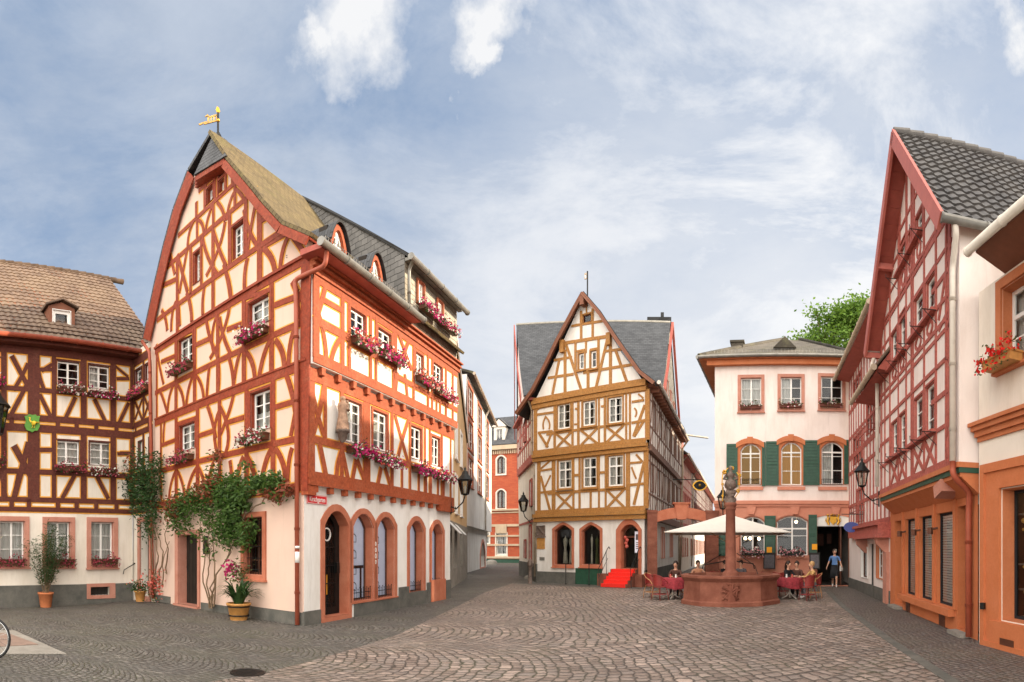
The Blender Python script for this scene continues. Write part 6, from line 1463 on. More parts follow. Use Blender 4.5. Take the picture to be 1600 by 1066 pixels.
# ---------------------------------------------------------------- right row
RN, RFp = G(1524, 1000), G(1331, 918.5); RNd = (RFp - RN).normalized(); RN = RN - RNd * .25
WQ = Wall(RFp, RN)                                  # u grows from far to near
QU = lambda px: WQ.u(px)
GH = thing('half_timbered_house', 'tall half-timbered house with overhanging red gable above orange shop windows', 'house', RN)
def gable_house():
    uA, uB = QU(1391), QU(1528); P0 = WQ.P
    W2 = WQ.shift(.42); zj = W2.f('O', 450, 905)[1]; ua, ub = W2.u(fp('O', 270)[0]), W2.u(1499)
    sk = dict(cm=M['timber_rose'], casing=.05, proud=.03, depth=.05, sill=False, rows=3, cols=1, curtain='full')
    wins = [('O', 334, 765, 367, 565), ('O', 376, 740, 411, 520), ('O', 460, 680, 508, 425), ('O', 522, 645, 574, 355), ('O', 330, 255, 364, 60), ('O', 376, 215, 411, -40), ('N', 362, 945, 402, 785), ('N', 414, 895, 458, 705), ('N', 302, 640, 326, 545), ('N', 336, 600, 360, 495), ('N', 369, 555, 399, 425)]
    for a in wins: W(W2, GH, *a, **sk)
    ue = lambda f, x, y: W2.f(f, x, y)
    # gable outline: the ridge stands over the middle of the facade
    WV = WQ.shift(.42 + .45)
    va, vn = WV.q(1396, 207), WV.q(1470, 334); vf = (2 * va[0] - vn[0], vn[1]); mid = va[0]; sl = (va[1] - vn[1]) / (vn[0] - va[0])
    print('gable', va, vn, vf, 'wall', ua, ub, 'far px', 800 + F * atan2(*WV.P(vf[0], 0)[:2]))
    zr = lambda u: va[1] - .12 - sl * abs(u - mid)
    ub_ = max(ub, vn[0] - .35)
    out = [(ua, zj), (ub, zj), (ub, zr(ub)), (mid, zr(mid)), (ua, zr(ua))]
    mb = MB(); W2.sheet(mb, out, holes(W2), 0, .05); P = W2.P
    zE = zr(ub)
    mb.face([P(ub, zj), P(ub, zE), P(ub, zE, -9), P(ub, zj, -9)]); mb.face([P(ua, zj), P(ua, zr(ua)), P(ua, zr(ua), -9), P(ua, zj, -9)]); mb.face([P(ua, zj, -9), P(ub, zj, -9), P(ub, zE, -9), P(mid, zr(mid), -9), P(ua, zr(ua), -9)])
    mb.face([P(ub, 0, -.42), P(ub, zj, -.42), P(ub, zj, -9), P(ub, 0, -9)]); mb.build('wall', M['plaster_rose'], GH); flush()
    # red window boxes of each opening row
    T = Timber(W2, border=0, face=.022); z = lambda f, x, y: W2.f(f, x, y)[1]
    zs = [zj + .12, z('O', 510, 665), z('O', 510, 340), z('O', 450, 262), z('O', 450, 215), z('N', 405, 925), z('N', 405, 735), z('N', 420, 600), z('N', 420, 572), z('N', 350, 600), z('N', 350, 490), z('N', 350, 395)]
    for k, zz in enumerate(zs):
        cl = min(W2.u(1488), mid + (va[1] - .12 - zz) / sl); c0 = max(ua, mid - (va[1] - .12 - zz) / sl); T.urail(c0, cl, zz, .15 if k in (0,) else .085)
    zm1, zm2 = (zs[1] + zs[2]) / 2, (zs[5] + zs[6]) / 2
    for zz in (zm1, zm2): T.urail(W2.u(1457), W2.u(1488), zz, .10); T.urail(ua, W2.u(fp('O', 325)[0]), zz, .1)
    def post(f, x, z0, z1, w=.085):
        u = W2.u(fp(f, x)[0]); T.upost(u, z0, min(z1, zr(u)), w * .85)
    for x in (278, 296, 324, 370, 414, 444, 452, 514, 580, 638, 656): post('O', x, zs[0], 20, .11 if x != 656 else .18)
    for x in (255, 300, 330, 362, 405, 455, 520): post('N', x, zs[7], 20, .10)
    # curved crosses and diamonds under the sills
    for f, a, b, z0, z1 in (('O', 328, 370, zs[0], zs[1]), ('O', 372, 412, zs[0], zs[1]), ('O', 452, 513, zs[0], zs[1]), ('O', 516, 578, zs[0], zs[1])):
        T.xx(W2.u(fp(f, a)[0]), W2.u(fp(f, b)[0]), z0 + .05, z1 - .05, .11, 1)
    for f, a, b, z0, z1 in (('O', 328, 370, zs[4], zs[5]), ('O', 372, 412, zs[4], zs[5]), ('O', 452, 513, zs[4], zs[5]), ('O', 516, 578, zs[4], zs[5]), ('N', 300, 330, zs[8], zs[9]), ('N', 332, 364, zs[8], zs[9]), ('N', 366, 400, zs[8], zs[9])):
        u0, u1 = W2.u(fp(f, a)[0]), W2.u(fp(f, b)[0]); c = (u0 + u1) / 2; zc = (z0 + z1) / 2
        for q in ((u0, u1), (u1, u0)): T.pts(quadc((c, z1 - .05), (q[0], zc), (c, z0 + .05), 5), .08)
    Ln = T.line2; Ln('O', 600, 620, 655, 440, .10) if 0 else None
    Ln('O', 640, 650, 656, 470, .08); Ln('O', 596, 60, 650, -60, .09); Ln('N', 470, 900, 520, 560, .10); Ln('N', 235, 830, 275, 640, .08); Ln('N', 410, 600, 470, 500, .08)
    T.build(GH, M['timber_rose'], None)
    mb = MB()                                         # window ledges with iron brackets
    for f, x0, x1, y in (('O', 320, 416, 0), ('O', 440, 585, 1), ('O', 320, 416, 2), ('O', 440, 585, 3), ('N', 290, 402, 4)):
        zz = (zs[1], zs[1], zs[5], zs[5], zs[9])[y]; W2.box(mb, W2.u(fp(f, x0)[0]), W2.u(fp(f, x1)[0]), zz - .02, zz + .05, .0, .14)
    mb.build('window_ledges', M['timber_rose'], GH)
    mb = MB()
    for f, x0, x1, y in (('O', 318, 418, 0), ('O', 440, 585, 0), ('O', 318, 418, 2), ('O', 440, 585, 2), ('N', 290, 402, 4)):
        zz = (zs[1], 0, zs[5], 0, zs[9])[y]; 
        for x in (x0, (x0 + x1) / 2, x1):
            u = W2.u(fp(f, x)[0]); mb.tube([P(u, zz - .02, .02), P(u, zz - .03, .34), P(u, zz + .06, .34)], .011, 5); mb.tube([P(u, zz - .3, .02), P(u, zz - .04, .30)], .009, 5)
    mb.build('bracket', M['iron'], GH)
    # jetty underside and moulding
    mb = MB(); W2.box(mb, ua - .05, ub + .03, zj - .06, zj + .04, -.5, .05); W2.box(mb, ua - .02, ub, zj - .24, zj - .16, -.5, -.02); mb.build('jetty_moulding', M['sandstone_orange'], GH)
    mb = MB(); W2.box(mb, ua - .03, ub + .02, zj - .16, zj - .06, -.5, .01); mb.build('dark_band', M['green_shutter'], GH)
    mb = MB(); mb.hexa([P0(ua, zj - .55, -.02), P0(ub, zj - .55, -.02), P0(ub, zj - .55, .02), P0(ua, zj - .55, .02)], [P0(ua, zj - .24, -.02), P0(ub, zj - .24, -.02), P0(ub, zj - .24, .38), P0(ua, zj - .24, .38)])
    mb.build('jetty_soffit', M['shop_orange'], GH)
    # orange shop front
    op = []; fz = lambda x, y: WQ.f('P', x, y)[1]; fu = lambda x: QU(fp('P', x)[0])
    zlow, ztop = fz(460, 675), fz(460, 262)
    for x0, x1 in ((352, 404), (420, 486), (503, 588)): op.append(shape(fu(x0), fu(x1), zlow, ztop))
    dn = shape(fu(603), fu(662), .08, fz(640, 215)); df = shape(fu(302), fu(338), .08, fz(318, 290))
    mb = MB(); WQ.sheet(mb, [(uA, -.03), (uB, -.03), (uB, zj), (uA, zj)], op + [dn, df], 0, .26); mb.build('shop_front', M['shop_orange'], GH)
    for o in op: mat_window(WQ, GH, o[0][0], o[1][0], o[0][1], o[2][1], rows=1, cols=1, casing=0, sill=False, depth=.09, cm=M['shop_orange'], sm=M['cloth_black'], fw=.045, curtain='blind', roomd=.8, name='shop_window')
    mb = MB(); WQ.box(mb, fu(340), fu(592), zlow - .16, zlow - .01, -.05, .16); 
    for x in (344, 411, 494, 596): u = fu(x); WQ.box(mb, u - .07, u + .07, zlow, zj - .55, .0, .05)
    mb.build('shop_sill', M['shop_orange'], GH)
    for d, nm in ((dn, 'near'), (df, 'far')):
        mb = MB(); WQ.box(mb, d[0][0] - .02, d[1][0] + .02, .06, d[2][1] + .02, -.32, -.25)
        for k in (.35, 1.2, 2.0): WQ.box(mb, d[0][0] + .12, d[1][0] - .12, k, k + .6, -.25, -.235)
        mb.build('door', M['door_brown'], GH); mb = MB(); WQ.box(mb, d[0][0] - .05, d[1][0] + .05, 0, .07, -.3, .22); mb.build('threshold', M['grey_stone'], GH)
    for x0, x1, y0, y1 in ((357, 376, 732, 682), (517, 545, 798, 745)):
        mb = MB(); WQ.box(mb, fu(x0), fu(x1), fz((x0 + x1) / 2, y0), fz((x0 + x1) / 2, y1), -.01, .015)
        for k in range(5): zz = fz((x0 + x1) / 2, y0) + .04 + k * .07; WQ.box(mb, fu(x0) + .02, fu(x1) - .02, zz, zz + .02, .015, .022)
        mb.build('vent_grille', M['door_brown'], GH)
    for x in (358, 430, 512): u = fu(x); mb = MB(); mb.tube([P0(u, ztop - .35, .02), P0(u, ztop - .38, .16)], .03, 6); mb.box(P0(u, ztop - .42, .2), (.1, .1, .16), .4); mb.build('spot_lamp', M['door_brown'], GH)
    mb = MB(); q = P0(fu(612), fz(612, 140), .28); mb.box(q, (.42, .42, .26), 1.2, Matrix.Rotation(.3, 3, 'Y')); mb.build('alarm_box', M['sandstone_pink'], GH)
    # the roof with its great overhang
    Lr = 9.5; back = -WQ.N3; top = WV.P(va[0], va[1]); nr = WV.P(vn[0], vn[1]); fr = WV.P(vf[0], vf[1])
    B = (top - nr); roof_tiles('roof', GH, nr, back, B, Lr, B.length, 'tiles_dark', .24, .33, .04, .05)
    roof_tiles('roof', GH, fr, back, top - fr, Lr, (top - fr).length, 'tiles_dark', .24, .33, .03, .04)
    mb = MB()
    for a, s in ((nr, 1), (fr, -1)):
        n = (a - top).cross(back).normalized(); n = n if n.z > 0 else -n
        mb.hexa([top - n * .07, a - n * .07, a + back * 9.4 - n * .07, top + back * 9.4 - n * .07], [top - n * .045, a - n * .045, a + back * 9.4 - n * .045, top + back * 9.4 - n * .045])
        for k in range(1, 14):
            p, q = top.lerp(a, k / 14) - n * .075, None; mb.box(p + back * .25, (.5, .012, .012), atan2(back.y, back.x))
    mb.build('roof_boards', M['soffit_red'], GH)
    mb = MB()
    for a in (nr, fr):
        n = (a - top).cross(back).normalized(); n = n if n.z > 0 else -n; e = (a - top).normalized() * .12
        mb.hexa([top - n * .24 - back * .05, a + e - n * .24 - back * .05, a + e - n * .24 + back * .02, top - n * .24 + back * .02], [top + n * .07 - back * .05, a + e + n * .07 - back * .05, a + e + n * .07 + back * .02, top + n * .07 + back * .02])
    for t_ in (.52, .985):
        p = top.lerp(fr, t_); mb.box(p + back * .26 - Vector((0, 0, .22)), (.52, .14, .16), atan2(back.y, back.x))
    mb.build('barge_board', M['red_rose'], GH)
    gutter('gutter', GH, nr + back * .0 + (nr - top).normalized() * .08 - Vector((0, 0, .03)), nr + back * 9 + (nr - top).normalized() * .08 - Vector((0, 0, .03)), .085, 'zinc')
    gutter('gutter', GH, fr, fr + back * 9, .085, 'gutter_white')
    mb = MB()
    for k in range(26): a = top + back * (k * .36); mb.tube([a + Vector((0, 0, .02)), a + back * .4 + Vector((0, 0, .04))], [.10, .12], 9)
    mb.build('ridge_tiles', M['tiles_dark'], GH)
    cp = P(ub, 0, .12); pipe('downpipe', GH, [nr + back * .25 + Vector((0, 0, -.05)), nr + back * .3 + Vector((0, 0, -.28)), P(ub - .10, nr.z - .75, .10), P(ub - .10, zj + .05, .10)], .06, 'gutter_white')
    pipe('downpipe', GH, [P(ub - .10, zj + .06, .10), P(ub - .08, zj - .22, .10), P0(fu(690), zj - .5, .12), P0(fu(680), zj - .85, .10), P0(fu(680), .05, .10)], .062, 'gutter_red')
    pipe('downpipe', GH, [fr + back * .3 + Vector((0, 0, -.1)), P(ua + .05, fr.z - .5, .3), P(ua - .04, fr.z - 1.0, .1), P(ua - .04, zj + .3, .1)], .06, 'gutter_white')
simple('red_rose', (.46, .13, .10), .6, .1, 4, .1)
gable_house()
# ---------------------------------------------------------------- plaster house at the right edge
EN, EF = G(1600, 1023.6), G(1535, 1006); WE = Wall(EF, EF + (EN - EF).normalized() * 6)
EH = thing('plaster_house', 'cream plastered shop house with orange stone window frames at the right edge', 'house', EF)
def edge_house():
    P = WE.P; L = 6; U = lambda f, x: WE.u(fp(f, x)[0]); Z = lambda f, x, y: WE.f(f, x, y)[1]
    wg = WE.shift(.7); ze = wg.z(1549, 360) - .24; ug = wg.u(1512)
    u0, u1 = U('N', 748), U('N', 748) + 1.05; z0 = Z('O', 970, 230); z1 = Z('N', 790, 735)
    W_ = (u0, u1, z0, z1); HOLES[WE].append(shape(*W_)); PEND.append((WE, EH, *W_, dict(rows=3, cols=2, transom=.62, casing=.17, proud=.05, depth=.2, cm=M['sandstone_orange'], sill=True, fw=.07)))
    s0, s1 = U('P', 820), U('P', 820) + 2.3; sz0, sz1 = Z('P', 860, 775), Z('P', 870, 130); HOLES[WE].append(shape(s0, s1, sz0, sz1))
    mb = MB(); WE.sheet(mb, [(-.12, 0), (L, 0), (L, ze), (-.12, ze)], holes(WE), 0, .3); mb.face([P(-.12, 0), P(-.12, ze), P(-.12, ze, -8), P(-.12, 0, -8)]); mb.face([P(L, 0), P(L, ze), P(L, ze, -8), P(L, 0, -8)]); mb.face([P(-.12, 0, -.6), P(-.12, ze, -.6), WQ.P(QU(1528), ze, -1.2), WQ.P(QU(1528), 0, -1.2)]); mb.build('wall', M['plaster_cream'], EH); flush()  # last face added to stop sun streaking through the gap between houses
    mat_window(WE, EH, s0, s1, sz0, sz1, rows=1, cols=2, casing=0, sill=False, depth=.25, cm=M['sandstone_orange'], sm=M['cloth_black'], fw=.05, curtain=None, roomd=1.4, name='shop_window')
    mb = MB(); c0 = U('P', 732); cz = Z('P', 830, 62)
    WE.ring(mb, shape(c0, s1 + .4, 0.0, cz + .22), shape(s0 - .03, s1 + .03, sz0 - .02, sz1 + .02), -.02, .06); WE.ring(mb, shape(c0, s1 + .4, 0.0, cz + .22), shape(c0 + .14, s1 + .3, .10, cz + .06), .055, .10)
    WE.box(mb, c0 + .3, s1 + .3, 0, sz0 - .03, .02, .085); mb.build('shop_surround', M['shop_orange'], EH)
    mb = MB(); a, b = U('P', 828), U('P', 895); WE.box(mb, a, b, Z('P', 860, 905), Z('P', 860, 858), .08, .095); mb.build('vent_grille', M['door_brown'], EH)
    # cornice band
    mb = MB(); zc0, zc1 = Z('O', 950, 642), Z('O', 950, 532); h = zc1 - zc0; c = U('O', 820)
    for k, (t0, t1, d) in enumerate(((0, .25, .04), (.25, .55, .09), (.55, .8, .15), (.8, 1, .2))): WE.box(mb, c - d * .6, L, zc0 + h * t0 + .002, zc0 + h * t1, -.02, d)
    mb.build('cornice', M['sandstone_orange'], EH)
    # goods in the shop window
    rnd = random.Random(3)
    for zz in (sz0 + .05, sz0 + .55, sz0 + 1.0, sz1 - .42):
        mb = MB(); WE.box(mb, s0, s1, zz - .03, zz, -.9, -.35); sh = mb.build('glass_shelf', M['zinc'], EH)
        mb = MB()
        for k in range(9):
            u = s0 + .1 + k * .25; h = rnd.uniform(.12, .32); r = rnd.uniform(.03, .08); mb.lathe(P(u, zz, -.5 - rnd.random() * .2), [(r, 0), (r * 1.2, h * .3), (r * .5, h * .6), (r * .9, h * .85), (r * .2, h)], 10)
        mb.build('vases', M[rnd.choice(['shop_gold', 'cloth_pale', 'chrome'])], sh)
    mb = MB()
    for k in range(90):
        mb.ball(P(s0 + rnd.uniform(.15, 1.3), rnd.uniform(sz0 + .4, sz1 - .3), -.33 - rnd.random() * .1), rnd.uniform(.02, .055), 6, 4)
    mb.build('hanging_ornaments', M['shop_gold'], EH)
    for k in range(4): mb = MB(); mb.ball(P(s0 + .25 + k * .45, sz1 - .28 - .25 * (k % 2), -.6), .045, 8, 6); mb.build('bulb', M['lamp_glow'], EH)
    mb = MB(); mb.box(P(U('P', 752), Z('P', 752, 698), .12), (.08, .08, .12), .3); mb.build('bell_box', M['iron'], EH)
    # eave, gutter, roof
    mb = MB(); mb.hexa([P(ug + .1, ze - .02, -.05), P(L, ze - .02, -.05), P(L, ze + .2, .60), P(ug + .1, ze + .2, .60)], [P(ug + .1, ze + .06, -.05), P(L, ze + .06, -.05), P(L, ze + .26, .60), P(ug + .1, ze + .26, .60)]); mb.build('soffit', M['soffit_brown'], EH)
    gutter('gutter', EH, P(ug, ze + .24, .70), P(L, ze + .24, .70), .075, 'gutter_white')
    O = P(ug, ze + .3, .62); Bv = Vector((-WE.N.x * 4, -WE.N.y * 4, 3.6)); roof_tiles('roof', EH, O, WE.U3, Bv, L + .4, Bv.length, 'tiles_dark', .24, .33, .035, .045)
    mb = MB(); q = P(U('N', 842) + .8, ze + 4.4, -2.4); mb.box(q, (1.5, 1.5, 1.6), .3); mb.build('roof_turret', M['soffit_red'], EH); mb = MB(); mb.lathe(q + Vector((0, 0, .8)), [(1.5, 0), (.05, 1.3)], 4, False, .3 + pi / 4); mb.build('turret_roof', M['soffit_brown'], EH)
edge_house()
# ---------------------------------------------------------------- narrow houses between café and gabled house
def narrow_house():
    H = thing('narrow_house', 'narrow red half-timbered house squeezed between café and gabled house with pent roof', 'house', RFp); U = lambda f, x: WQ.u(fp(f, x)[0])
    P = WQ.P; ua, ub = -.75, QU(1391) - .02; zm = WQ.z(1350, 822) ; zt = 9.7
    wk = dict(cm=M['timber_rose'], casing=.09, proud=.04, depth=.06, sill=False, cols=2, curtain='full')
    def w_(x0, x1, y0, y1, w=None, **k):
        w = w or WQ; k = dict(wk, **k); a, b = w.u(x0), w.u(x1); xm = (x0 + x1) / 2; s = shape(a, b, w.z(xm, y0), w.z(xm, y1)); HOLES[w].append(s); PEND.append((w, H, a, b, s[0][1], s[2][1], k))
    w_(1334, 1348, 722, 680, rows=3); w_(1355, 1367, 675, 628, rows=2); w_(1340, 1350, 815, 765, rows=3); w_(1334, 1347, 625, 590, rows=2)
    w_(1371, 1382, 855 + 50, 845, rows=3, cm=M['sandstone_orange']); w_(1347, 1356, 903, 858, rows=1, cols=1, cm=M['white_paint'], sm=M['door_brown'])
    d = shape(WQ.u(1358), WQ.u(1365), .1, WQ.z(1361, 850)); HOLES[WQ].append(d)
    mb = MB(); WQ.sheet(mb, [(ua, 0), (ub, 0), (ub, zt), (ua, zt)], holes(WQ), 0, .12); mb.face([P(ua, 0), P(ua, zt), P(ua, zt, -10), P(ua, 0, -10)]); mb.face([P(ua, zt), P(ua, zt, -6.5), P(ua, zt + 3.4, -3.4)]); mb.face([P(ub, 0), P(ub, zt), P(ub, zt, -6), P(ub, 0, -6)]); mb.build('wall', M['plaster_rose'], H); flush()  # left side face carried further back to block a sun streak
    mb = MB(); WQ.box(mb, d[0][0] - .02, d[1][0] + .02, 0, d[2][1], -.2, -.1); mb.build('door', M['door_dark'], H)
    T = Timber(WQ, border=0, face=.025)
    for zz, w in ((zm, .25), (zm + 1.0, .14), (zm + 2.5, .14), (zm + 3.2, .22), (zm + 4.1, .12), (zm + 5.3, .16)): T.urail(ua, ub, zz, w)
    n = int((ub - ua) / .62)
    for k in range(n + 1): T.upost(ua + .08 + (ub - ua - .16) * k / n, zm, zt, .11)
    T.build(H, M['timber_rose'], None)
    mb = MB(); WQ.box(mb, ua, ub, 0, .42, -.02, .05); mb.build('plinth', M['plinth_grey'], H)
    mb = MB(); a, b = QU(1352), ub + .1
    for k, (z0, z1, dd) in enumerate(((0, .12, .5), (.12, .4, .42), (.4, .5, .52))): WQ.box(mb, a, b, zm - .55 + z0 + .002, zm - .55 + z1, -.05, dd)
    WQ.box(mb, .15, a - .02, zm - .45, zm - .15, -.02, .2); mb.build('bay_base', M['timber_rose'], H)
    mb = MB()
    for u in (a + .25, b - .5): mb.prism([P(u, zm - .55, 0), P(u, zm - .55, .45), P(u, zm - .75, .4), P(u, zm - 1.05, .1), P(u, zm - 1.1, 0)], WQ.U3 * .22)
    mb.build('stone_console', M['sandstone_pink'], H)
    mb = MB(); WQ.box(mb, ub - .55, ub - .02, 0, zm - 1.0, 0, .12); mb.build('stone_pier', M['sandstone_pink'], H)
    # pent roof over the near half, eaves of the far half
    W3 = WQ.shift(.85); zp = (W3.z(1333, 632) + W3.z(1366, 575)) / 2; a3, b3 = W3.u(1333), W3.u(1369)
    slab('pent_roof', H, [P(a3, zp, .85), P(b3, zp, .85), P(b3, zp + 1.1, .0), P(a3, zp + 1.1, .0)], 'tile_brown', .08); gutter('gutter', H, P(a3, zp, .92), P(b3, zp, .92), .08, 'gutter_tan')
    mb = MB(); mb.prism([P(a3 + .05, zp - .02, .80), P(a3 + .05, zp + 1.05, .02), P(a3 + .05, zp - .1, .02)], WQ.U3 * (b3 - a3 - .1)); mb.build('pent_soffit', M['soffit_red'], H)
    slab('roof', H, [P(ua - .1, zt - .1, .6), P(ub, zt - .1, .6), P(ub, zt + 3.4, -3.4), P(ua - .1, zt + 3.4, -3.4)], 'tile_brown', .08); gutter('gutter', H, P(ua - .1, zt - .1, .68), P(ub, zt - .1, .68), .08, 'gutter_tan')
    mb = MB(); mb.hexa([P(ua, zt - .25, 0), P(ub, zt - .25, 0), P(ub, zt - .15, .57), P(ua, zt - .15, .57)], [P(ua, zt, 0), P(ub, zt, 0), P(ub, zt - .10, .57), P(ua, zt - .10, .57)]); mb.build('eave_soffit', M['soffit_red'], H)
    # window box frames
    mb = MB()
    for x0, x1, y in ((1352, 1369, 680), (1339, 1352, 800)):
        a, b = WQ.u(x0), WQ.u(x1); z = WQ.z((x0 + x1) / 2, y)
        for dz in (0, .22): mb.tube([P(a, z + dz, .02), P(a, z + dz, .3), P(b, z + dz, .3), P(b, z + dz, .02)], .018, 5)
        for k in range(5): u = a + (b - a) * k / 4; mb.tube([P(u, z, .3), P(u, z + .22, .3)], .014, 5)
    mb.build('window_box_frame', M['timber_rose'], H)
narrow_house()
# ---------------------------------------------------------------- the street going back on the left
SE = C0 + Vector((sin(radians(17.5)), cos(radians(17.5)), 0)) * 8.7
WS1 = Wall(at(697, 23.2), at(729.5, 33.8))
def street():
    H = thing('street_house', 'narrow beige gabled house with white window surrounds beyond the red house', 'house', SE); P = WS1.P; L = WS1.len
    he = 8.2
    for zz in (3.6, 6.2):
        for u in (.9, 3.6, 6.3): HOLES[WS1].append(shape(u, u + 1, zz, zz + 1.6)); PEND.append((WS1, H, u, u + 1, zz, zz + 1.6, dict(cm=M['white_paint'], casing=.16, rows=2, cols=2, depth=.06)))
    for u in (.6, 3.0, 6.0): HOLES[WS1].append(shape(u, u + 1.2, .8, 2.6)); PEND.append((WS1, H, u, u + 1.2, .8, 2.6, dict(cm=M['grey_stone'], casing=.1, rows=1, cols=1, depth=.15, sill=False, curtain=None, sm=M['door_brown'])))
    mb = MB(); ua_, za_ = WS1.u(710), WS1.z(710, 525); WS1.sheet(mb, [(0, 3.0), (L, 3.0), (L, he), (ua_, za_), (0, he)], [h for h in holes(WS1) if h[2][1] > 3], 0, .1)
    mb.face([P(0, 0), P(0, he), P(0, he, -8.4), P(0, 0, -8.4)]); mb.face([P(L, 0), P(L, he), P(L, he, -8.4), P(L, 0, -8.4)]); mb.build('wall', M['plaster_ochre'], H)
    mb = MB(); WS1.sheet(mb, [(0, 0), (L, 0), (L, 3.0), (0, 3.0)], [h for h in holes(WS1) if h[2][1] < 3], .03, .15); mb.build('stone_base', M['grey_stone'], H); flush()
    for ue in (-.15, L + .12): slab('roof', H, [P(ue, he - .1, .08), P(ua_, za_ + .1, .08), P(ua_, za_ + .1, -8.5), P(ue, he - .1, -8.5)], 'slate_grey', .12)
    mb = MB(); mb.hexa([P(ua_, za_ - .15, .13), P(L + .15, he - .35, .13), P(L + .15, he - .35, .08), P(ua_, za_ - .15, .08)], [P(ua_, za_ + .22, .13), P(L + .15, he + .02, .13), P(L + .15, he + .02, .08), P(ua_, za_ + .22, .08)]); mb.build('barge_board', M['gutter_white'], H)
    for u in (.6, 3.0): 
        mb = MB(); mb.hexa([P(u, 2.4, .5), P(u + 1.3, 2.4, .5), P(u + 1.3, 2.85, .05), P(u, 2.85, .05)], [P(u, 2.43, .5), P(u + 1.3, 2.43, .5), P(u + 1.3, 2.9, .05), P(u, 2.9, .05)]); mb.build('awning', M['awning'], H)
    # white jettied house
    a, b = at(729.5, 37), at(768, 52.5); w = Wall(a, b); H = thing('street_house', 'white jettied house with red-framed windows and flower boxes up the side street', 'house', a); L = w.len; w0 = w.shift(-.5)
    zj = w.z(748, 826); he = w.z(748, 662)
    for r, y in enumerate((735 - 32, 735, 735)): pass
    for r, zz in enumerate((w.z(748, 768), w.z(748, 718), w.z(748, 695 - 25))):
        for k in range(3): u = .5 + k * L / 3.1; h = 1.9; HOLES[w].append(shape(u, u + 2.3, zz, zz + h - .1)); PEND.append((w, H, u, u + 2.3, zz, zz + h - .1, dict(cm=M['sandstone'], casing=.2, rows=3, cols=2, depth=.06, curtain=None)))
    he = w.z(748, 695 - 25) + 2.3
    mb = MB(); w.sheet(mb, [(0, zj), (L, zj), (L, he), (0, he)], holes(w)); w0.sheet(mb, [(0, 0), (L, 0), (L, zj), (0, zj)], [shape(L - 4.5, L - 1.2, .1, zj - 1.0, 1.2)], 0, .5); mb.face([w.P(0, zj, -.5), w.P(L, zj, -.5), w.P(L, zj), w.P(0, zj)])
    mb.face([w.P(L, 0, -.5), w.P(L, he, 0), w.P(L, he, -8), w.P(L, 0, -8)]); mb.face([w.P(0, 0, -.5), w.P(0, he, 0), w.P(0, he, -8), w.P(0, 0, -8)]); mb.build('wall', M['plaster_white'], H); flush()
    mb = MB(); w0.ring(mb, shape(L - 4.8, L - .9, .0, zj - .7, 1.3), shape(L - 4.5, L - 1.2, .1, zj - 1.0, 1.2), -.05, .06); mb.build('gateway_frame', M['sandstone_pink'], H); mb = MB(); w0.box(mb, L - 4.6, L - 1.1, 0, zj - .8, -.7, -.6); mb.build('gateway', M['room'], H)
    slab('roof', H, [w.P(-.1, he, .4), w.P(L + .2, he, .4), w.P(L + .2, he + 1.6, -5), w.P(-.1, he + 1.6, -5)], 'tile_grey', .15); gutter('gutter', H, w.P(-.1, he, .5), w.P(L + .2, he, .5), .09, 'gutter_tan'); pipe('downpipe', H, [w.P(L * .62, he, .45), w.P(L * .62, he - .6, .12), w.P(L * .62, zj, .12)], .07, 'gutter_white')
    # brick corner building at the end
    a, b = at(752, 68), at(818, 66); w = Wall(a, b); H = thing('brick_building', 'ornate red brick building with stone bands and slate dormer closing the street', 'building', a); L = w.len; Z = lambda f, x, y: w.f(f, x, y)[1]; U = lambda f, x: w.u(fp(f, x)[0])
    he = Z('I', 240, 475)
    for (x0, x1, y0, y1, rs) in ((230, 265, 588, 515, .4), (230, 265, 732, 655, .4), (228, 270, 925, 838, 0), (168, 198, 880, 832, 0), (170, 197, 732, 655, .6), (170, 197, 588, 515, .6)):
        s = (U('I', x0), U('I', x1), Z('I', 240, y0), Z('I', 240, y1)); HOLES[w].append(shape(*s, rs)); PEND.append((w, H, *s, dict(cm=M['plaster_cream'], casing=.16, rows=3, cols=2, depth=.2, rise=rs, curtain='sides', sm=M['door_brown'] if y1 < 800 else M['white_paint'], fw=.12, roomd=1.5)))
    mb = MB(); w.sheet(mb, [(0, 0), (L, 0), (L, he), (0, he)], holes(w), 0, .25); mb.face([w.P(0, 0), w.P(0, he), w.P(0, he, -9), w.P(0, 0, -9)], [(0, 0), (0, he), (9, he), (9, 0)]); mb.face([w.P(L, 0), w.P(L, he), w.P(L, he, -9), w.P(L, 0, -9)], [(0, 0), (0, he), (9, he), (9, 0)]); mb.build('wall', M['brick_red'], H); flush()
    mb = MB()
    for y0, y1, d in ((742, 735, .25), (752, 747, .1), (808, 798, .12), (850, 843, .1), (888, 880, .12), (940, 932, .2)): w.box(mb, -.05, L + .05, Z('I', 240, y0), Z('I', 240, y1), -.02, d)
    w.box(mb, U('I', 226), U('I', 272), Z('I', 240, 835), Z('I', 240, 798), -.02, .18)
    for k in range(20): w.box(mb, L * k / 20, L * (k + .5) / 20, he - .9, he - .45, 0, .2)
    w.box(mb, -.2, L + .2, he - .4, he + .1, -.02, .45); mb.build('stone_bands', M['plaster_beige'], H)
    mb = MB(); w.box(mb, 0, L, 0, Z('I', 240, 943), -.02, .1); mb.build('plinth', M['green_shutter'], H)
    slab('roof', H, [w.P(-.2, he + .1, .4), w.P(L + .2, he + .1, .4), w.P(L + .2, he + 4.0, -2.6), w.P(-.2, he + 4.0, -2.6)], 'slate_dark', .12); slab('roof', H, [w.P(-.2, he + 4.0, -2.6), w.P(L + .2, he + 4.0, -2.6), w.P(L + .2, he + 4.9, -7), w.P(-.2, he + 4.9, -7)], 'slate_dark', .12)
    wd = w.shift(-.1); c = U('I', 240); mb = MB(); s0, s1 = U('I', 229), U('I', 252); z0, z1 = Z('I', 240, 448), Z('I', 240, 402)
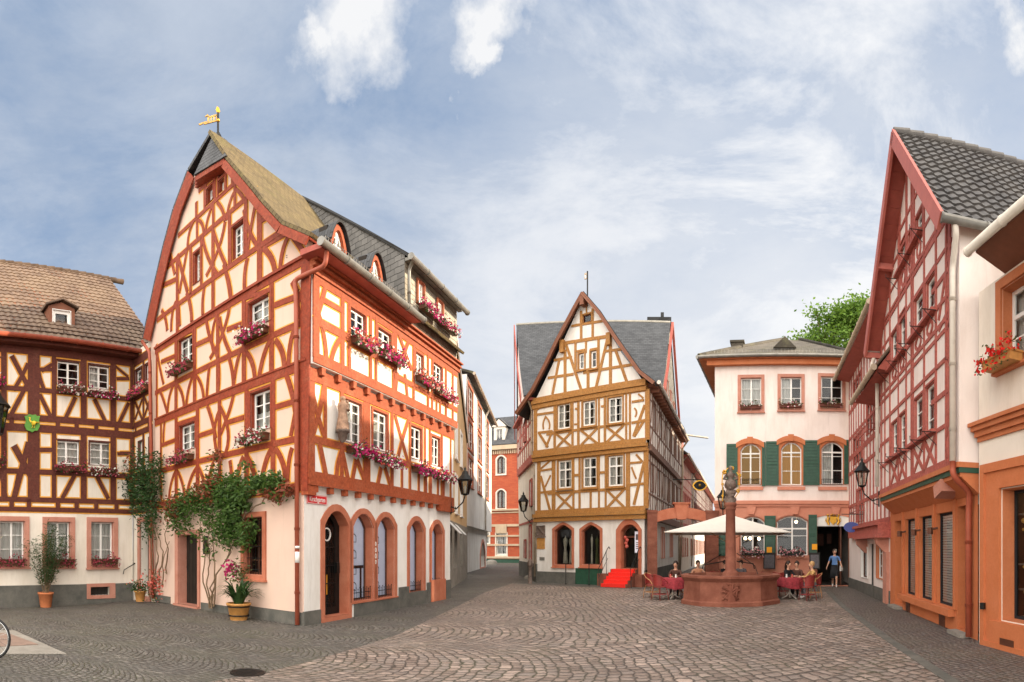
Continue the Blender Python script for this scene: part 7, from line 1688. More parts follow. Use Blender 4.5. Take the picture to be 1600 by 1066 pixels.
    wd.ring(mb, shape(s0 - .35, s1 + .35, z0 - .3, z1 + .35), shape(s0, s1, z0, z1), -.1, .1); wd.poly(mb, [(s0 - .6, z1 + .3), (s1 + .6, z1 + .3), (c, z1 + 1.2)], -.1, .25)
    for s in (s0 - .35, s1 + .2): mb.prism([wd.P(s, z0 - .3, 0), wd.P(s, z1 + .3, 0), wd.P(s, z1 + .3, -2.4), wd.P(s, z0 - .3, -.3)], w.U3 * .15)
    mb.build('dormer', M['plaster_cream'], H); mat_window(wd, H, s0, s1, z0, z1, rows=2, cols=2, casing=0, sill=False, depth=.05, roomd=.4, name='dormer_window')
    mb = MB()
    for s in (-1, 1): slab('', None, [wd.P(c, z1 + 1.25, .3), wd.P(c + s * ((s1 - s0) / 2 + .7), z1 + .3, .3), wd.P(c + s * ((s1 - s0) / 2 + .7), z1 + .3, -3), wd.P(c, z1 + 1.25, -3)], 'slate_dark', .08, mb)
    mb.build('dormer_roof', M['slate_dark'], H)
street()
# ---------------------------------------------------------------- planting
rnd = random.Random(11)
def leafquad(mb, p, s, n=None):
    a = Vector((rnd.gauss(0, 1), rnd.gauss(0, 1), rnd.gauss(0, .6))).normalized(); b = a.cross(Vector((rnd.gauss(0, 1), rnd.gauss(0, 1), rnd.gauss(0, 1)))).normalized()
    mb.face([p - a * s, p + b * s * .42, p + a * s, p - b * s * .42])
def petal(mb, p, s):
    a = Vector((rnd.gauss(0, 1), rnd.gauss(0, 1), rnd.gauss(0, 1))).normalized(); b = a.cross(Vector((rnd.gauss(0, 1), rnd.gauss(0, 1), rnd.gauss(0, 1)))).normalized(); c = a.cross(b) * .25
    mb.face([p + (a * cos(k * pi / 3) + b * sin(k * pi / 3)) * s * (1 if k % 2 else .8) + c * s * (k % 2) for k in range(6)])
BOXG = 'flower boxes under the windows'
def flower_box(w, pxa, pxb, py, pal, label, name='flower_box', box='door_brown', h=.30, dens=1.0, group=BOXG, depth=.20, leaf='leaf_dark', trail=.5):
    a, b = w.u(pxa), w.u(pxb); z = w.z((pxa + pxb) / 2, py); L = b - a; c = w.P((a + b) / 2, z, .12)
    r = thing(name, label, 'flower box', c, group)
    mb = MB(); w.box(mb, a, b, z, z + .17, .03, .03 + depth); w.box(mb, a - .015, b + .015, z + .14, z + .175, .02, .045 + depth); mb.build('planter', M[box], r)
    mb = MB(); n = int(150 * L * dens) + 30
    def spot():
        u = rnd.uniform(a - .07, b + .07); t = rnd.random(); d = .04 + depth * rnd.uniform(0, 1.4)
        zz = z + .12 + h * rnd.random() ** 1.1 * (.6 + .4 * sin((u - a) / L * 9 + z))
        if rnd.random() < trail: zz = z + .14 - rnd.random() * .24; d = .04 + depth * rnd.uniform(.95, 1.5)
        return w.P(u, zz, d)
    for k in range(n): leafquad(mb, spot(), rnd.uniform(.03, .055))
    mb.build('leaves', M[leaf], r)
    for m, k in pal:
        mb = MB()
        for q in range(int(n * k)): p = spot(); petal(mb, p + w.N3 * .03, rnd.uniform(.026, .045))
        mb.build('blossoms', M[m], r)
mg = [('petal_magenta', .75), ('petal_white', .12)]; mw = [('petal_magenta', .45), ('petal_white', .3), ('petal_coral', .2)]; mc = [('petal_coral', .45), ('petal_magenta', .35), ('petal_white', .15)]; ds = [('petal_dusk', .7)]; dw = [('petal_dusk', .4), ('petal_white', .35)]
for i, (w, a, b, y, pal, lab) in enumerate((
    (WR2, 547, 580, 545, mc, 'pink and coral blossoms in box under sunlit third-storey window nearest the corner pipe'),
    (WR2, 590, 622, 566, mg, 'magenta blossoms in box under the second window of the top jettied storey'),
    (WR2, 648, 672, 602, mc, 'coral blossoms in box under the third window of the top jettied storey'),
    (WR2, 677, 701, 622, mw, 'pink and white blossoms in box under the last window of the top jettied storey'),
    (WR1, 540, 577, 713, mg, 'deep magenta petunias in box beside the carved saint figure'),
    (WR1, 584, 616, 727, mw, 'magenta and white petunias under second window above the shop arches'),
    (WR1, 642, 670, 741, mg, 'magenta petunias under third window above the shop arches'),
    (WR1, 676, 699, 750, mw, 'box of white and pink petunias under last window above the shop arches'),
    (WR2, 653, 680, 494, mg, 'pink blossoms under first window of the slate-clad dormer'), (WR2, 684, 706, 517, mw, 'pink and white blossoms under second window of the slate-clad dormer'),
    (WL, 382, 421, 530, [('petal_magenta', .35), ('petal_dusk', .35), ('petal_white', .25)], 'dark box of crimson and white flowers high on the gable, right window'),
    (WL, 275, 302, 582, ds, 'dark box of dusky red flowers high on the gable, left window'),
    (WL, 382, 422, 692, dw, 'box of white and dusky red flowers low on the gable, right window'),
    (WL, 275, 304, 722, ds, 'box of dusky pink flowers low on the gable above the vine, left window'),
    (WB, 89, 127, 615, dw, 'box with white and red flowers under closed upper window of dark wing'), (WB, 138, 178, 622, [('petal_magenta', .6), ('petal_white', .3)], 'box of crimson flowers under the open upper window of dark wing'),
    (WB, -22, 3, 602, mg, 'box of magenta flowers at the left picture edge, upper storey'), (WB, -20, 4, 726, ds, 'box of dusky flowers at the left picture edge, middle storey'),
    (WB, 84, 131, 737, ds, 'box of dusky red flowers in middle storey of dark wing'), (WB, 141, 179, 741, dw, 'box of white and red flowers in middle storey, nearest the inner corner'),
    (WB, -12, 36, 882, ds, 'box of dusky red flowers in ground floor window at the left picture edge'), (WB, 73, 112, 882, ds, 'box of sparse red flowers in ground floor window behind the oleander'), (WB, 142, 180, 881, ds, 'box of trailing red flowers in ground floor window above the cellar opening'))):
    flower_box(w, a, b, y, pal, lab, dens=.8 if w is WB else 1.0, box='timber_dark' if w is WB else 'door_brown')
flower_box(Wall(WL.P(WL.u(207), 0), WL.P(WL.u(241), 0)).shift(-.06), 203, 236, 618, [('petal_magenta', .5), ('petal_coral', .3)], 'long box of crimson flowers on the short return wall in the inner corner')
for i, (a, b, y) in enumerate(((1157, 1189, 640), (1218, 1252, 638), (1281, 1315, 637))):
    flower_box(WF, a, b, y, [('petal_white', .12), ('petal_pink', .1)], 'dark leafy window box on café top floor, ' + ('leftmost window', 'middle window', 'rightmost window')[i], leaf='leaf_olive', depth=.14, h=.32, trail=.1, box='timber_dark')
for a, b, s in ((1158, 1192, 'left of the menu board'), (1220, 1255, 'right of the menu board')):
    flower_box(WF, a, b, 868, [('petal_pink', .9), ('petal_white', .3)], 'box of pale pink geraniums on café ground floor ' + s, box='door_dark', depth=.22, trail=.15)
w = WE.shift(.05); flower_box(w, 1556, 1600, 575, [('petal_red', .8)], 'orange wooden box of bright red geraniums on the right edge house', box='barrel_wood', h=.34, leaf='leaf_olive', trail=.25, depth=.26)
def tub(px, py, r, h, mat, label, group=None, z=0.0):
    c = G(px, py, z); c += Vector((c.x, c.y, 0)).normalized() * r
    if px < 100: c = WB.P(WB.u(px), gz(-13.5, 14), .42)
    t = thing('potted_plant', label, 'potted plant', c, group)
    mb = MB(); mb.lathe(c, [(r * .68, 0), (r * .72, .02), (r * .95, h * .86), (r * 1.04, h * .87), (r * 1.06, h), (r * .94, h), (r * .9, h * .92), (.001, h * .92)], 22); mb.build('pot', M[mat], t)
    return t, c, h
zl = gz(-14, 14)
t, c, h = tub(66, 945.5, .26, .50, 'terracotta', 'tall airy oleander in a terracotta pot before the dark wing', z=zl)
mb = MB(); lf = MB()
for k in range(16):
    a = rnd.uniform(0, 6.3); sp = rnd.uniform(.15, .85); hh = rnd.uniform(1.3, 2.35); pts = [c + Vector((cos(a) * .08, sin(a) * .08, h * .9)), c + Vector((cos(a) * sp * .35, sin(a) * sp * .35, h + hh * .5)), c + Vector((cos(a) * sp, sin(a) * sp, h + hh))]
    pp = quadc3(pts[0], pts[1], pts[2], 8); mb.tube(pp, [.014 - .0012 * i for i in range(9)], 5)
    for i, p in enumerate(pp[2:]):
        for q in range(24):
            d = Vector((rnd.gauss(0, 1), rnd.gauss(0, 1), rnd.uniform(-.4, .9))).normalized(); s = rnd.uniform(.08, .15); n = d.cross(Vector((rnd.gauss(0, 1), rnd.gauss(0, 1), 1))).normalized() * .014; o = p + Vector((rnd.gauss(0, .07), rnd.gauss(0, .07), rnd.gauss(0, .07)))
            lf.face([o, o + d * s * .5 + n, o + d * s, o + d * s * .5 - n])
mb.build('stems', M['bark'], t); lf.build('leaves', M['leaf_dark'], t)
t, c, h = tub(373, 971, .30, .42, 'barrel_wood', 'wooden half-barrel of broad strap-leaved lily before the pink wall')
lf = MB()
for k in range(95):
    a = rnd.uniform(0, 6.3); s = rnd.uniform(.2, .62); hh = rnd.uniform(.35, .72); p0 = c + Vector((cos(a) * .1, sin(a) * .1, h * .9)); pp = quadc3(p0, p0 + Vector((cos(a) * s * .25, sin(a) * s * .25, hh)), p0 + Vector((cos(a) * s, sin(a) * s, hh * rnd.uniform(.35, 1.0))), 5)
    n = Vector((-sin(a), cos(a), 0)); ws = [.018, .032, .036, .03, .018, .002]
    for i in range(5): lf.face([pp[i] - n * ws[i], pp[i] + n * ws[i], pp[i + 1] + n * ws[i + 1], pp[i + 1] - n * ws[i + 1]])
lf.build('leaves', M['leaf_dark'], t)
mb = MB()
for z in (.10, .32): mb.lathe(c, [(.255 + z * .09, z), (.262 + z * .09, z), (.264 + z * .09, z + .03), (.257 + z * .09, z + .03)], 22)
mb.build('hoops', M['iron'], t)
t, c, h = tub(219, 941, .20, .36, 'barrel_wood', 'small wooden tub of dark leaves with orange blooms by the corner door')
lf = MB(); pb = MB()
for k in range(260): leafquad(lf, c + Vector((rnd.gauss(0, .16), rnd.gauss(0, .16), h + abs(rnd.gauss(.12, .12)))), .05)
for k in range(40): petal(pb, c + Vector((rnd.gauss(0, .18), rnd.gauss(0, .18), h + abs(rnd.gauss(.2, .1)))), .035)
lf.build('leaves', M['leaf_dark'], t); pb.build('blossoms', M['petal_coral'], t)
c = G(244, 941) + Vector((0, .3, 0)); t = thing('flowering_shrub', 'coral-red flowering bush in the inner corner beside the small tub', 'shrub', c)
lf = MB(); pb = MB(); mb = MB()
for k in range(7): a = rnd.uniform(0, 6.3); mb.tube([c, c + Vector((cos(a) * .25, sin(a) * .25, .8))], [.014, .006], 5)
for k in range(520): leafquad(lf, c + Vector((rnd.gauss(0, .26), rnd.gauss(0, .22), abs(rnd.gauss(.5, .33)))), .05)
for k in range(260): petal(pb, c + Vector((rnd.gauss(0, .25), rnd.gauss(0, .22) - .06, abs(rnd.gauss(.62, .26)))), .045)
mb.build('stems', M['bark'], t); lf.build('leaves', M['leaf_olive'], t); pb.build('blossoms', M['petal_coral'], t)
def vine(name, label, trunks, clusters, w=WL, leafm_='leaf_rose', reds=()):
    b0 = w.f('E', *trunks[0][0]); root = thing(name, label, 'climbing plant', w.P(b0[0], 0, .2)); mb = MB(); lf = MB(); rf = MB()
    for tr in trunks:
        ps = [w.f('E', *p) for p in tr]; P3 = [w.P(u, max(0, z), .12 + .1 * (i % 2)) for i, (u, z) in enumerate(ps)]; out = []
        for i in range(len(P3) - 1): out += [P3[i].lerp(P3[i + 1], k / 4) + Vector((rnd.gauss(0, .018), rnd.gauss(0, .018), 0)) for k in range(4)]
        out.append(P3[-1]); n = len(out); mb.tube(out, [.026 * (1 - .7 * k / n) for k in range(n)], 6)
    for (x, y, r, n, m) in clusters:
        u, z = w.f('E', x, y); R_ = abs(w.f('E', x + r, y)[0] - u)
        for k in range(5):                       # twigs carrying the leaves
            a = rnd.uniform(0, 6.3); mb.tube([w.P(u, z, .15), w.P(u + cos(a) * R_ * .8, z + sin(a) * R_ * .7, .25 + rnd.random() * .2)], [.008, .003], 4)
        for k in range(n):
            a, q = rnd.uniform(0, 6.3), R_ * sqrt(rnd.random()) * rnd.uniform(.6, 1.25); p = w.P(u + cos(a) * q, z + sin(a) * q * .9, .08 + abs(rnd.gauss(.18, .14)))
            leafquad(rf if m == 'r' and rnd.random() < .75 else lf, p, rnd.uniform(.045, .085))
    mb.build('branches', M['bark'], root); lf.build('leaves', M[leafm_], root); rf.build('red_leaves', M['leaf_red'], root)
vine('climbing_rose', 'large climbing rose spreading over the main door and along the gable', [
    [(550, 890), (548, 760), (540, 640), (555, 520), (545, 420), (580, 340)], [(560, 890), (575, 740), (640, 620), (700, 520), (720, 420)], [(545, 880), (520, 700), (530, 560), (510, 450), (500, 350)], [(570, 880), (600, 700), (660, 580), (680, 480)], [(555, 890), (590, 640), (560, 480)],
    [(700, 460), (760, 370), (830, 310), (900, 250), (980, 240)], [(580, 340), (440, 320), (330, 330), (250, 310)], [(590, 330), (600, 200), (605, 60)], [(300, 700), (325, 560), (290, 480), (330, 420)], [(280, 760), (300, 620), (320, 520)]],
    [(620, 250, 55, 420, 'g'), (560, 240, 55, 300, 'r'), (700, 240, 60, 480, 'g'), (680, 320, 65, 520, 'g'), (740, 300, 50, 320, 'g'), (650, 400, 55, 330, 'g'), (700, 440, 60, 420, 'g'), (660, 500, 50, 220, 'g'), (760, 500, 50, 240, 'g'), (600, 460, 45, 120, 'g'), (790, 440, 35, 120, 'g'),
     (540, 330, 45, 200, 'g'), (550, 400, 45, 110, 'g'), (490, 300, 50, 300, 'g'), (430, 300, 45, 330, 'g'), (380, 330, 45, 280, 'r'), (340, 350, 40, 220, 'r'), (420, 390, 50, 260, 'g'), (370, 400, 45, 200, 'g'), (800, 210, 40, 180, 'g'), (860, 200, 45, 320, 'g'), (930, 190, 40, 260, 'g'), (900, 260, 35, 110, 'r'), (950, 280, 30, 90, 'r'), (1000, 240, 30, 130, 'r'),
     (600, 120, 22, 40, 'g'), (605, 50, 25, 70, 'r'), (770, 110, 30, 50, 'g'), (590, 200, 40, 160, 'r'), (700, 180, 35, 100, 'g'), (500, 480, 30, 60, 'g'), (560, 560, 40, 60, 'g'), (500, 240, 30, 80, 'r')])
vine('climbing_rose', 'dark climbing rose rising from the inner corner over the small door', [[(235, 720), (270, 600), (240, 480), (230, 360), (200, 250), (150, 150)], [(225, 700), (240, 560), (215, 420), (180, 300)], [(260, 710), (300, 600), (260, 500), (240, 380)], [(270, 300), (270, 150), (265, 40)]],
    [(170, 110, 60, 320, 'g'), (130, 110, 45, 180, 'r'), (200, 180, 60, 420, 'g'), (160, 200, 60, 340, 'g'), (230, 240, 50, 330, 'g'), (180, 280, 55, 320, 'g'), (240, 330, 50, 240, 'g'), (200, 370, 45, 130, 'g'), (240, 420, 50, 120, 'g'), (220, 480, 40, 60, 'g'), (270, 120, 30, 150, 'g'), (265, 60, 26, 80, 'g'), (90, 190, 40, 110, 'g'), (60, 190, 30, 60, 'g'), (110, 250, 40, 110, 'g'), (275, 200, 30, 110, 'g'), (150, 330, 30, 70, 'g')], leafm_='leaf_dark')
c = WL.P(*WL.f('E', 705, 690), .2); t = thing('rose_bush', 'crimson rose blooming on the sill beside the barred window', 'rose bush', c); lf = MB(); pb = MB()
for k in range(260): leafquad(lf, c + Vector((rnd.gauss(.1, .18), rnd.gauss(-.05, .1), rnd.gauss(0, .22))), .05)
for k in range(60): petal(pb, c + Vector((rnd.gauss(-.12, .10), rnd.gauss(-.1, .06), rnd.gauss(.12, .10))), .045)
lf.build('leaves', M['leaf_olive'], t); pb.build('blossoms', M['petal_magenta'], t)
def tree(px, D, ztop, R_, label, seed):
    r = random.Random(seed); c = at(px, D); t = thing('deciduous_tree', label, 'tree', c, 'trees rising behind the café'); mb = MB(); zc = ztop - R_ * .95
    mb.tube([c, c + Vector((.2, 0, zc * .5)), c + Vector((0, .2, zc))], [.35, .27, .18], 9); lf = MB(); cl = []
    for k in range(46):
        d = Vector((r.gauss(0, 1), r.gauss(0, 1), r.gauss(0, .8))).normalized() * R_ * r.uniform(.45, 1.0); p = c + Vector((0, 0, zc)) + Vector((d.x, d.y, d.z * .85)); cl.append(p)
        mb.tube([c + Vector((0, 0, zc * r.uniform(.6, .95))), (c + Vector((0, 0, zc))).lerp(p, .5) + Vector((0, 0, -.2)), p], [.10, .06, .02], 5)
    for p in cl:
        for k in range(150):
            o = p + Vector((r.gauss(0, .5), r.gauss(0, .5), r.gauss(0, .34))); a = Vector((r.gauss(0, 1), r.gauss(0, 1), r.gauss(0, .6))).normalized(); b = a.cross(Vector((r.gauss(0, 1), r.gauss(0, 1), r.gauss(0, 1)))).normalized(); s = r.uniform(.10, .19)
            lf.face([o - a * s, o + b * s * .55, o + a * s, o - b * s * .55])
    mb.build('trunk', M['bark'], t); lf.build('crown', M['leaf_bright'], t)
tree(1285, 43, 20.0, 3.0, 'broad bright green tree crown rising above the café roof hip', 2)
tree(1339, 42, 20.6, 1.7, 'slim bright green tree crown beside the overhanging red gable', 5)
# ---------------------------------------------------------------- lanterns, signs, vanes
def lantern(w, u, z, out, s, label, px=None, drop=0):
    base = w.P(u, z, 0); t = thing('wall_lantern', label, 'street lamp', base, 'old wall lanterns')
    c = w.P(u, z, out); mb = MB()
    mb.tube([w.P(u, z - .35 * s, .02), w.P(u, z - .42 * s, out * .4), w.P(u, z - .22 * s, out * .85), c - Vector((0, 0, .02))], .018 * s + .004, 7); mb.tube([w.P(u, z - .55 * s, .02), w.P(u, z - .5 * s, out * .3), w.P(u, z - .35 * s, out * .35)], .012 * s + .003, 6); mb.tube([w.P(u, z - .6 * s, .015), w.P(u, z - .1 * s, .015)], .022, 6); mb.build('bracket', M['iron'], t)
    mb = MB(); n = 6; r0, r1, h = .12 * s, .22 * s, .48 * s
    for k in range(n):
        a = 2 * pi * k / n; b = 2 * pi * (k + 1) / n; p = lambda r, a, z_: c + Vector((r * cos(a), r * sin(a), z_)); mb.tube([p(r0, a, .04), p(r1, a, h)], .012 * s + .002, 5)
        for r, zz in ((r0, .04), (r1, h)): mb.tube([p(r, a, zz), p(r, b, zz)], .012 * s + .002, 5)
    mb.lathe(c, [(.001, -.02), (r0 * .6, 0), (r0, .04)], n); mb.build('lantern_frame', M['iron'], t)
    mb = MB(); mb.lathe(c, [(r1 * 1.22, h), (r1 * 1.1, h + .03 * s), (r1 * .55, h + .17 * s), (r1 * .45, h + .2 * s), (r1 * .4, h + .27 * s), (r1 * .15, h + .3 * s), (r1 * .18, h + .36 * s), (.004, h + .44 * s)], 12); mb.build('cap', M['iron'], t)
    mb = MB()
    for k in range(n):
        a = 2 * pi * k / n; b = 2 * pi * (k + 1) / n; mb.face([c + Vector((r0 * cos(a), r0 * sin(a), .04)), c + Vector((r0 * cos(b), r0 * sin(b), .04)), c + Vector((r1 * cos(b), r1 * sin(b), h)), c + Vector((r1 * cos(a), r1 * sin(a), h))])
    mb.build('glass', M['lantern_glass'], t)
    mb = MB(); mb.lathe(c, [(.02 * s, .04), (.03 * s, .12 * s), (.045 * s, .25 * s), (.001, .32 * s)], 8); mb.build('bulb', M['white_paint'], t)
w = WR1; u = 8.0; lantern(w, u, w.shift(.55).z(717, 772), .55, 1.1, 'black wall lantern on a scrolled bracket at the far corner of the red house')
lantern(WCL, WCL.len - 1.6, WCL.z(832, 800), .5, 1.2, 'black wall lantern on left flank of the ochre gabled house')
w = WB.shift(0); lantern(w, w.u(-14), w.z(2, 688), .75, 1.9, 'big hexagonal lantern at the left picture edge before the dark wing')
w = Wall(at(1128, 25.9), at(1160, 25.9)); lantern(w, .05, w.z(1125, 797), .3, 1.15, 'black lantern on the right shoulder of the stone archway')
w = WQ.shift(.42); u = w.u(1374); lantern(w, u, w.z(1374, 762), .55, 1.0, 'black wall lantern at the far corner of the overhanging gable house')
def text(s, w, u, z, d, size, m, parent, squeeze=1.0, ext=.004):
    c = bpy.data.curves.new('t', 'FONT'); c.body = s; c.size = size; c.extrude = ext; c.align_x = 'CENTER'; c.align_y = 'CENTER'
    o = bpy.data.objects.new('t', c); COL.objects.link(o); dg = bpy.context.evaluated_depsgraph_get(); me = bpy.data.meshes.new_from_object(o.evaluated_get(dg)); bpy.data.objects.remove(o)
    off = ORIG[parent.name]
    for v in me.vertices: p = w.P(u + v.co.x * squeeze, z + v.co.y, d + v.co.z); v.co = p - off
    me.materials.append(M[m]); o = bpy.data.objects.new('lettering', me); COL.objects.link(o); o.parent = parent; return o
w = WR0; a, b = w.u(479), w.u(510); z0, z1 = w.z(495, 788), w.z(495, 774); t = thing('street_sign', 'red enamel street name sign with white lettering under the corner jetty', 'sign', w.P(a, z0))
mb = MB(); w.box(mb, a, b, z0, z1, .005, .022); mb.build('plate', M['sign_red'], t)
mb = MB(); w.ring(mb, shape(a + .008, b - .008, z0 + .008, z1 - .008), shape(a + .018, b - .018, z0 + .018, z1 - .018), .021, .024); mb.build('white_border', M['white_paint'], t); text('Kirschgarten', w, (a + b) / 2, (z0 + z1) / 2, .026, .17, 'white_paint', t, (b - a) / 1.02 * .92)
mb = MB(); u = WR0.u(fp('G', 558)[0])
for k, (r, rr) in enumerate(((.045, 0), (.05, 0), (.055, 0), (.045, 0))):
    z = WR0.f('G', 558, 400 + k * 42)[1]; WR0.ring(mb, [(u + r * .8 * cos(q * pi / 6), z + r * 1.3 * sin(q * pi / 6)) for q in range(12)], [(u + r * .45 * cos(q * pi / 6), z + r * .8 * sin(q * pi / 6)) for q in range(12)], .03, .036)
mb.build('white_lettering', M['white_paint'], MH)
for y0, y1 in ((432, 415), (530, 455)):
    mb = MB(); u = WL.u(471); z0, z1 = WL.z(471, 760 + y0 / 4.443), WL.z(471, 760 + y1 / 4.443); mb.lathe(WL.P(WL.len - .12, 0, .10), [(.0, z0), (.057, z0), (.057, z1), (.0, z1)], 12) if z1 > z0 else 0; mb.build('sticker', M['white_paint'], MH)
# green house shield with a yellow goose
w = WB.shift(.05); cu, cz = w.q(50, 661); s = (w.u(62) - w.u(38)) / 2; t = thing('house_shield', 'green scalloped house shield with a yellow goose on the dark wing', 'sign', w.P(cu, cz))
mb = MB(); w.poly(mb, [(cu + x * s, cz + y * s) for x, y in ((-1, .75), (-.6, .85), (-.45, 1.05), (0, .95), (.45, 1.05), (.6, .85), (1, .9), (.85, .3), (1, -.35), (.7, -.95), (.3, -1.0), (0, -1.2), (-.35, -1.05), (-.75, -.95), (-1, -.4), (-.8, .2))], 0, .05); mb.build('shield', M['sign_green'], t)
mb = MB(); P = lambda x, y: w.P(cu + x * s, cz + y * s, .09); mb.ball(P(.1, -.1), .36 * s, 10, 7, (1.3, .5, .8)); mb.tube([P(-.2, 0), P(-.4, .3), P(-.32, .55), P(-.5, .6)], [.12 * s, .09 * s, .08 * s, .05 * s], 7); mb.tube([P(.4, .0), P(.8, .05)], [.15 * s, .04 * s], 6)
for x in (0, .25): mb.tube([P(x, -.3), P(x, -.6), P(x - .15, -.65)], .03 * s + .004, 5)
mb.build('goose', M['sign_yellow'], t)
# eye sign, blue oval, menu boards, notices
d = WCR.P(12, 0); w = Wall(at(1078, 33), at(1112, 33)); cu, cz = w.q(1093.5, 759); t = thing('eye_sign', 'golden eye-shaped hanging sign over the lane behind the arch', 'sign', w.P(cu, cz))
rr = (w.u(1105) - w.u(1082)) / 2; E_ = lambda k, f: (cu + rr * f * cos(k * pi / 10), cz + rr * .72 * f * sin(k * pi / 10) * abs(sin(k * pi / 10)) ** .35)
mb = MB(); w.ring(mb, [E_(k, 1) for k in range(20)], [E_(k, .82) for k in range(20)], -.05, .08); mb.ball(w.P(cu, cz, .05), rr * .24, 10, 7); mb.build('gilded_eye', M['gold'], t)
mb = MB(); w.poly(mb, [E_(k, .9) for k in range(20)], -.04, .02); w.box(mb, cu - 1.6, cu + .1, cz + rr * .75, cz + rr * .75 + .05, -.02, .02); w.box(mb, cu - .03, cu + .03, cz + rr * .5, cz + rr * .78, -.02, .02); mb.build('dark_plate', M['iron'], t)
w = Wall(at(1310, 22.4), at(1352, 22.4)); cu, cz = w.q(1330.5, 824); a, b = .31, .21; t = thing('hanging_sign', 'blank dark blue oval sign hanging from an iron bracket by the café doorway', 'sign', w.P(cu, cz))
mb = MB(); w.poly(mb, [(cu + a * cos(k * pi / 12), cz + b * sin(k * pi / 12)) for k in range(24)], -.02, .02); mb.build('oval_plate', M['sign_blue'], t)
mb = MB(); w.box(mb, cu - .4, cu + .55, cz + .50, cz + .53, -.012, .012); w.box(mb, cu - .1, cu - .085, cz + .22, cz + .5, -.01, .01); w.box(mb, cu + .1, cu + .115, cz + .22, cz + .5, -.01, .01)
for k in (-1, 1): w.ring(mb, [(cu + k * .05 + .045 * cos(q * pi / 6), cz + .57 + .04 * sin(q * pi / 6)) for q in range(12)], [(cu + k * .05 + .03 * cos(q * pi / 6), cz + .57 + .028 * sin(q * pi / 6)) for q in range(12)], -.01, .01)
mb.build('bracket', M['iron'], t)
for x0, x1, s in ((907, 995, 'between the two café windows'), (1245, 1322, 'left of the café doorway')):
    w = WF.shift(.12); a, b = w.u(fp('M', x0)[0]), w.u(fp('M', x1)[0]); z0, z1 = w.f('M', x0, 702)[1], w.f('M', x0, 590)[1]
    t = thing('menu_board', 'dark framed menu case with orange notice ' + s, 'menu board', w.P(a, z0), 'menu cases on the café front'); mb = MB(); w.box(mb, a, b, z0, z1, 0, .08); w.box(mb, a - .02, b + .02, z1, z1 + .05, -.01, .1); mb.build('case', M['door_dark'], t)
    mb = MB(); w.box(mb, a + .05, b - .05, z0 + .05, z1 - .05, .08, .084); mb.build('menu_sheet', M['cloth_grey'], t)
    c = (a + b) / 2; z = w.f('M', x0, 562 if x0 < 1000 else 540)[1]; mb = MB(); w.box(mb, c - .12, c + .12, z - .13, z + .13, .0, .02); mb.build('orange_notice', M['paper_orange'], t)
# weathervanes
p = WL.P(*WL.q(336.5, 217)) + WR0.U3 * .1; D = p.xy.length; k = D / F; t = thing('weathervane', 'gilded banner weathervane on iron rod atop the red gable', 'weathervane', p)
mb = MB(); zt = EYE + (HZ - 176) * k; mb.tube([p, Vector((p.x, p.y, zt))], .03, 7); mb.lathe(p, [(.14, -.05), (.10, .12), (.03, .25)], 10); mb.build('rod', M['iron'], t)
q = Vector((p.x, p.y, 0)); R_ = Vector((cos(az(340)), -sin(az(340)), 0)); V = lambda px, py: Vector((p.x, p.y, 0)) + R_ * ((px - 340.5) * k) + Vector((0, 0, EYE + (HZ - py) * k)); th = Vector((p.x, p.y, 0)).normalized() * .03
mb = MB()
for l in ([V(339, 178), V(325, 182), V(325, 184), V(339, 180.5)], [V(339, 186.5), V(319, 192), V(319, 194), V(339, 189)], [V(327, 183), V(324, 183), V(324, 191), V(327, 190)], [V(335, 180), V(333, 180.5), V(333, 188), V(335, 187.5)], [V(331, 181), V(329, 181.5), V(329, 189.5), V(331, 189)], [V(339, 179), V(337, 180), V(337, 187.5), V(339, 187)], [V(323, 189), V(317, 190.5), V(318, 193), V(323, 192)], [V(317, 190.5), V(310, 193), V(312, 195), V(317, 193)], [V(328, 182), V(324, 178), V(320, 182), V(325, 181)]): mb.prism(l, th)
mb.build('banner', M['shop_gold'], t); mb = MB(); mb.ball(V(341, 188.5), .05, 10, 7); mb.prism([V(337, 171), V(339, 166), V(342, 168), V(344, 174), V(341, 178), V(339, 176)], th); mb.build('rooster_finial', M['gold'], t)
w = WC2.shift(.3); u, z = w.f('J', 505, 205); p = w.P(u, z); k = p.xy.length / F; t = thing('weathervane', 'thin iron rod with small pennant atop the ochre gable', 'weathervane', p); mb = MB(); mb.tube([p, p + Vector((0, 0, (462 - 424) * k))], .035, 7); mb.build('rod', M['iron'], t)
mb = MB(); zt = z + (462 - 424) * k; w.ring(mb, shape(u - .16, u - .02, zt - .36, zt - .06), shape(u - .12, u - .05, zt - .3, zt - .14), -.02, .02); mb.build('pennant', M['gutter_tan'], t)
# carved saint on its console
w = WR1; u, z0 = w.q(525, 674); z1 = w.z(525, 621); H_ = z1 - z0; c = w.P(u, z0, .20); t = thing('saint_statue', 'weathered carved saint holding a child on a stone console beside the window', 'statue', c)
mb = MB(); mb.lathe(c, [(.15, 0), (.16, H_ * .12), (.12, H_ * .35), (.105, H_ * .52), (.13, H_ * .68), (.12, H_ * .78), (.05, H_ * .84), (.055, H_ * .87), (.075, H_ * .92), (.06, H_ * .98), (.01, H_)], 14); e = c + w.U3 * .11 + w.N3 * .05
mb.tube([c + Vector((0, 0, H_ * .74)) + w.U3 * .1, c + Vector((0, 0, H_ * .60)) + w.U3 * .13 + w.N3 * .08, c + Vector((0, 0, H_ * .62)) + w.N3 * .14], [.05, .04, .03], 8); mb.ball(e + Vector((0, 0, H_ * .84)), .048, 8, 6); mb.tube([e + Vector((0, 0, H_ * .58)), e + Vector((0, 0, H_ * .80))], [.055, .04], 8)
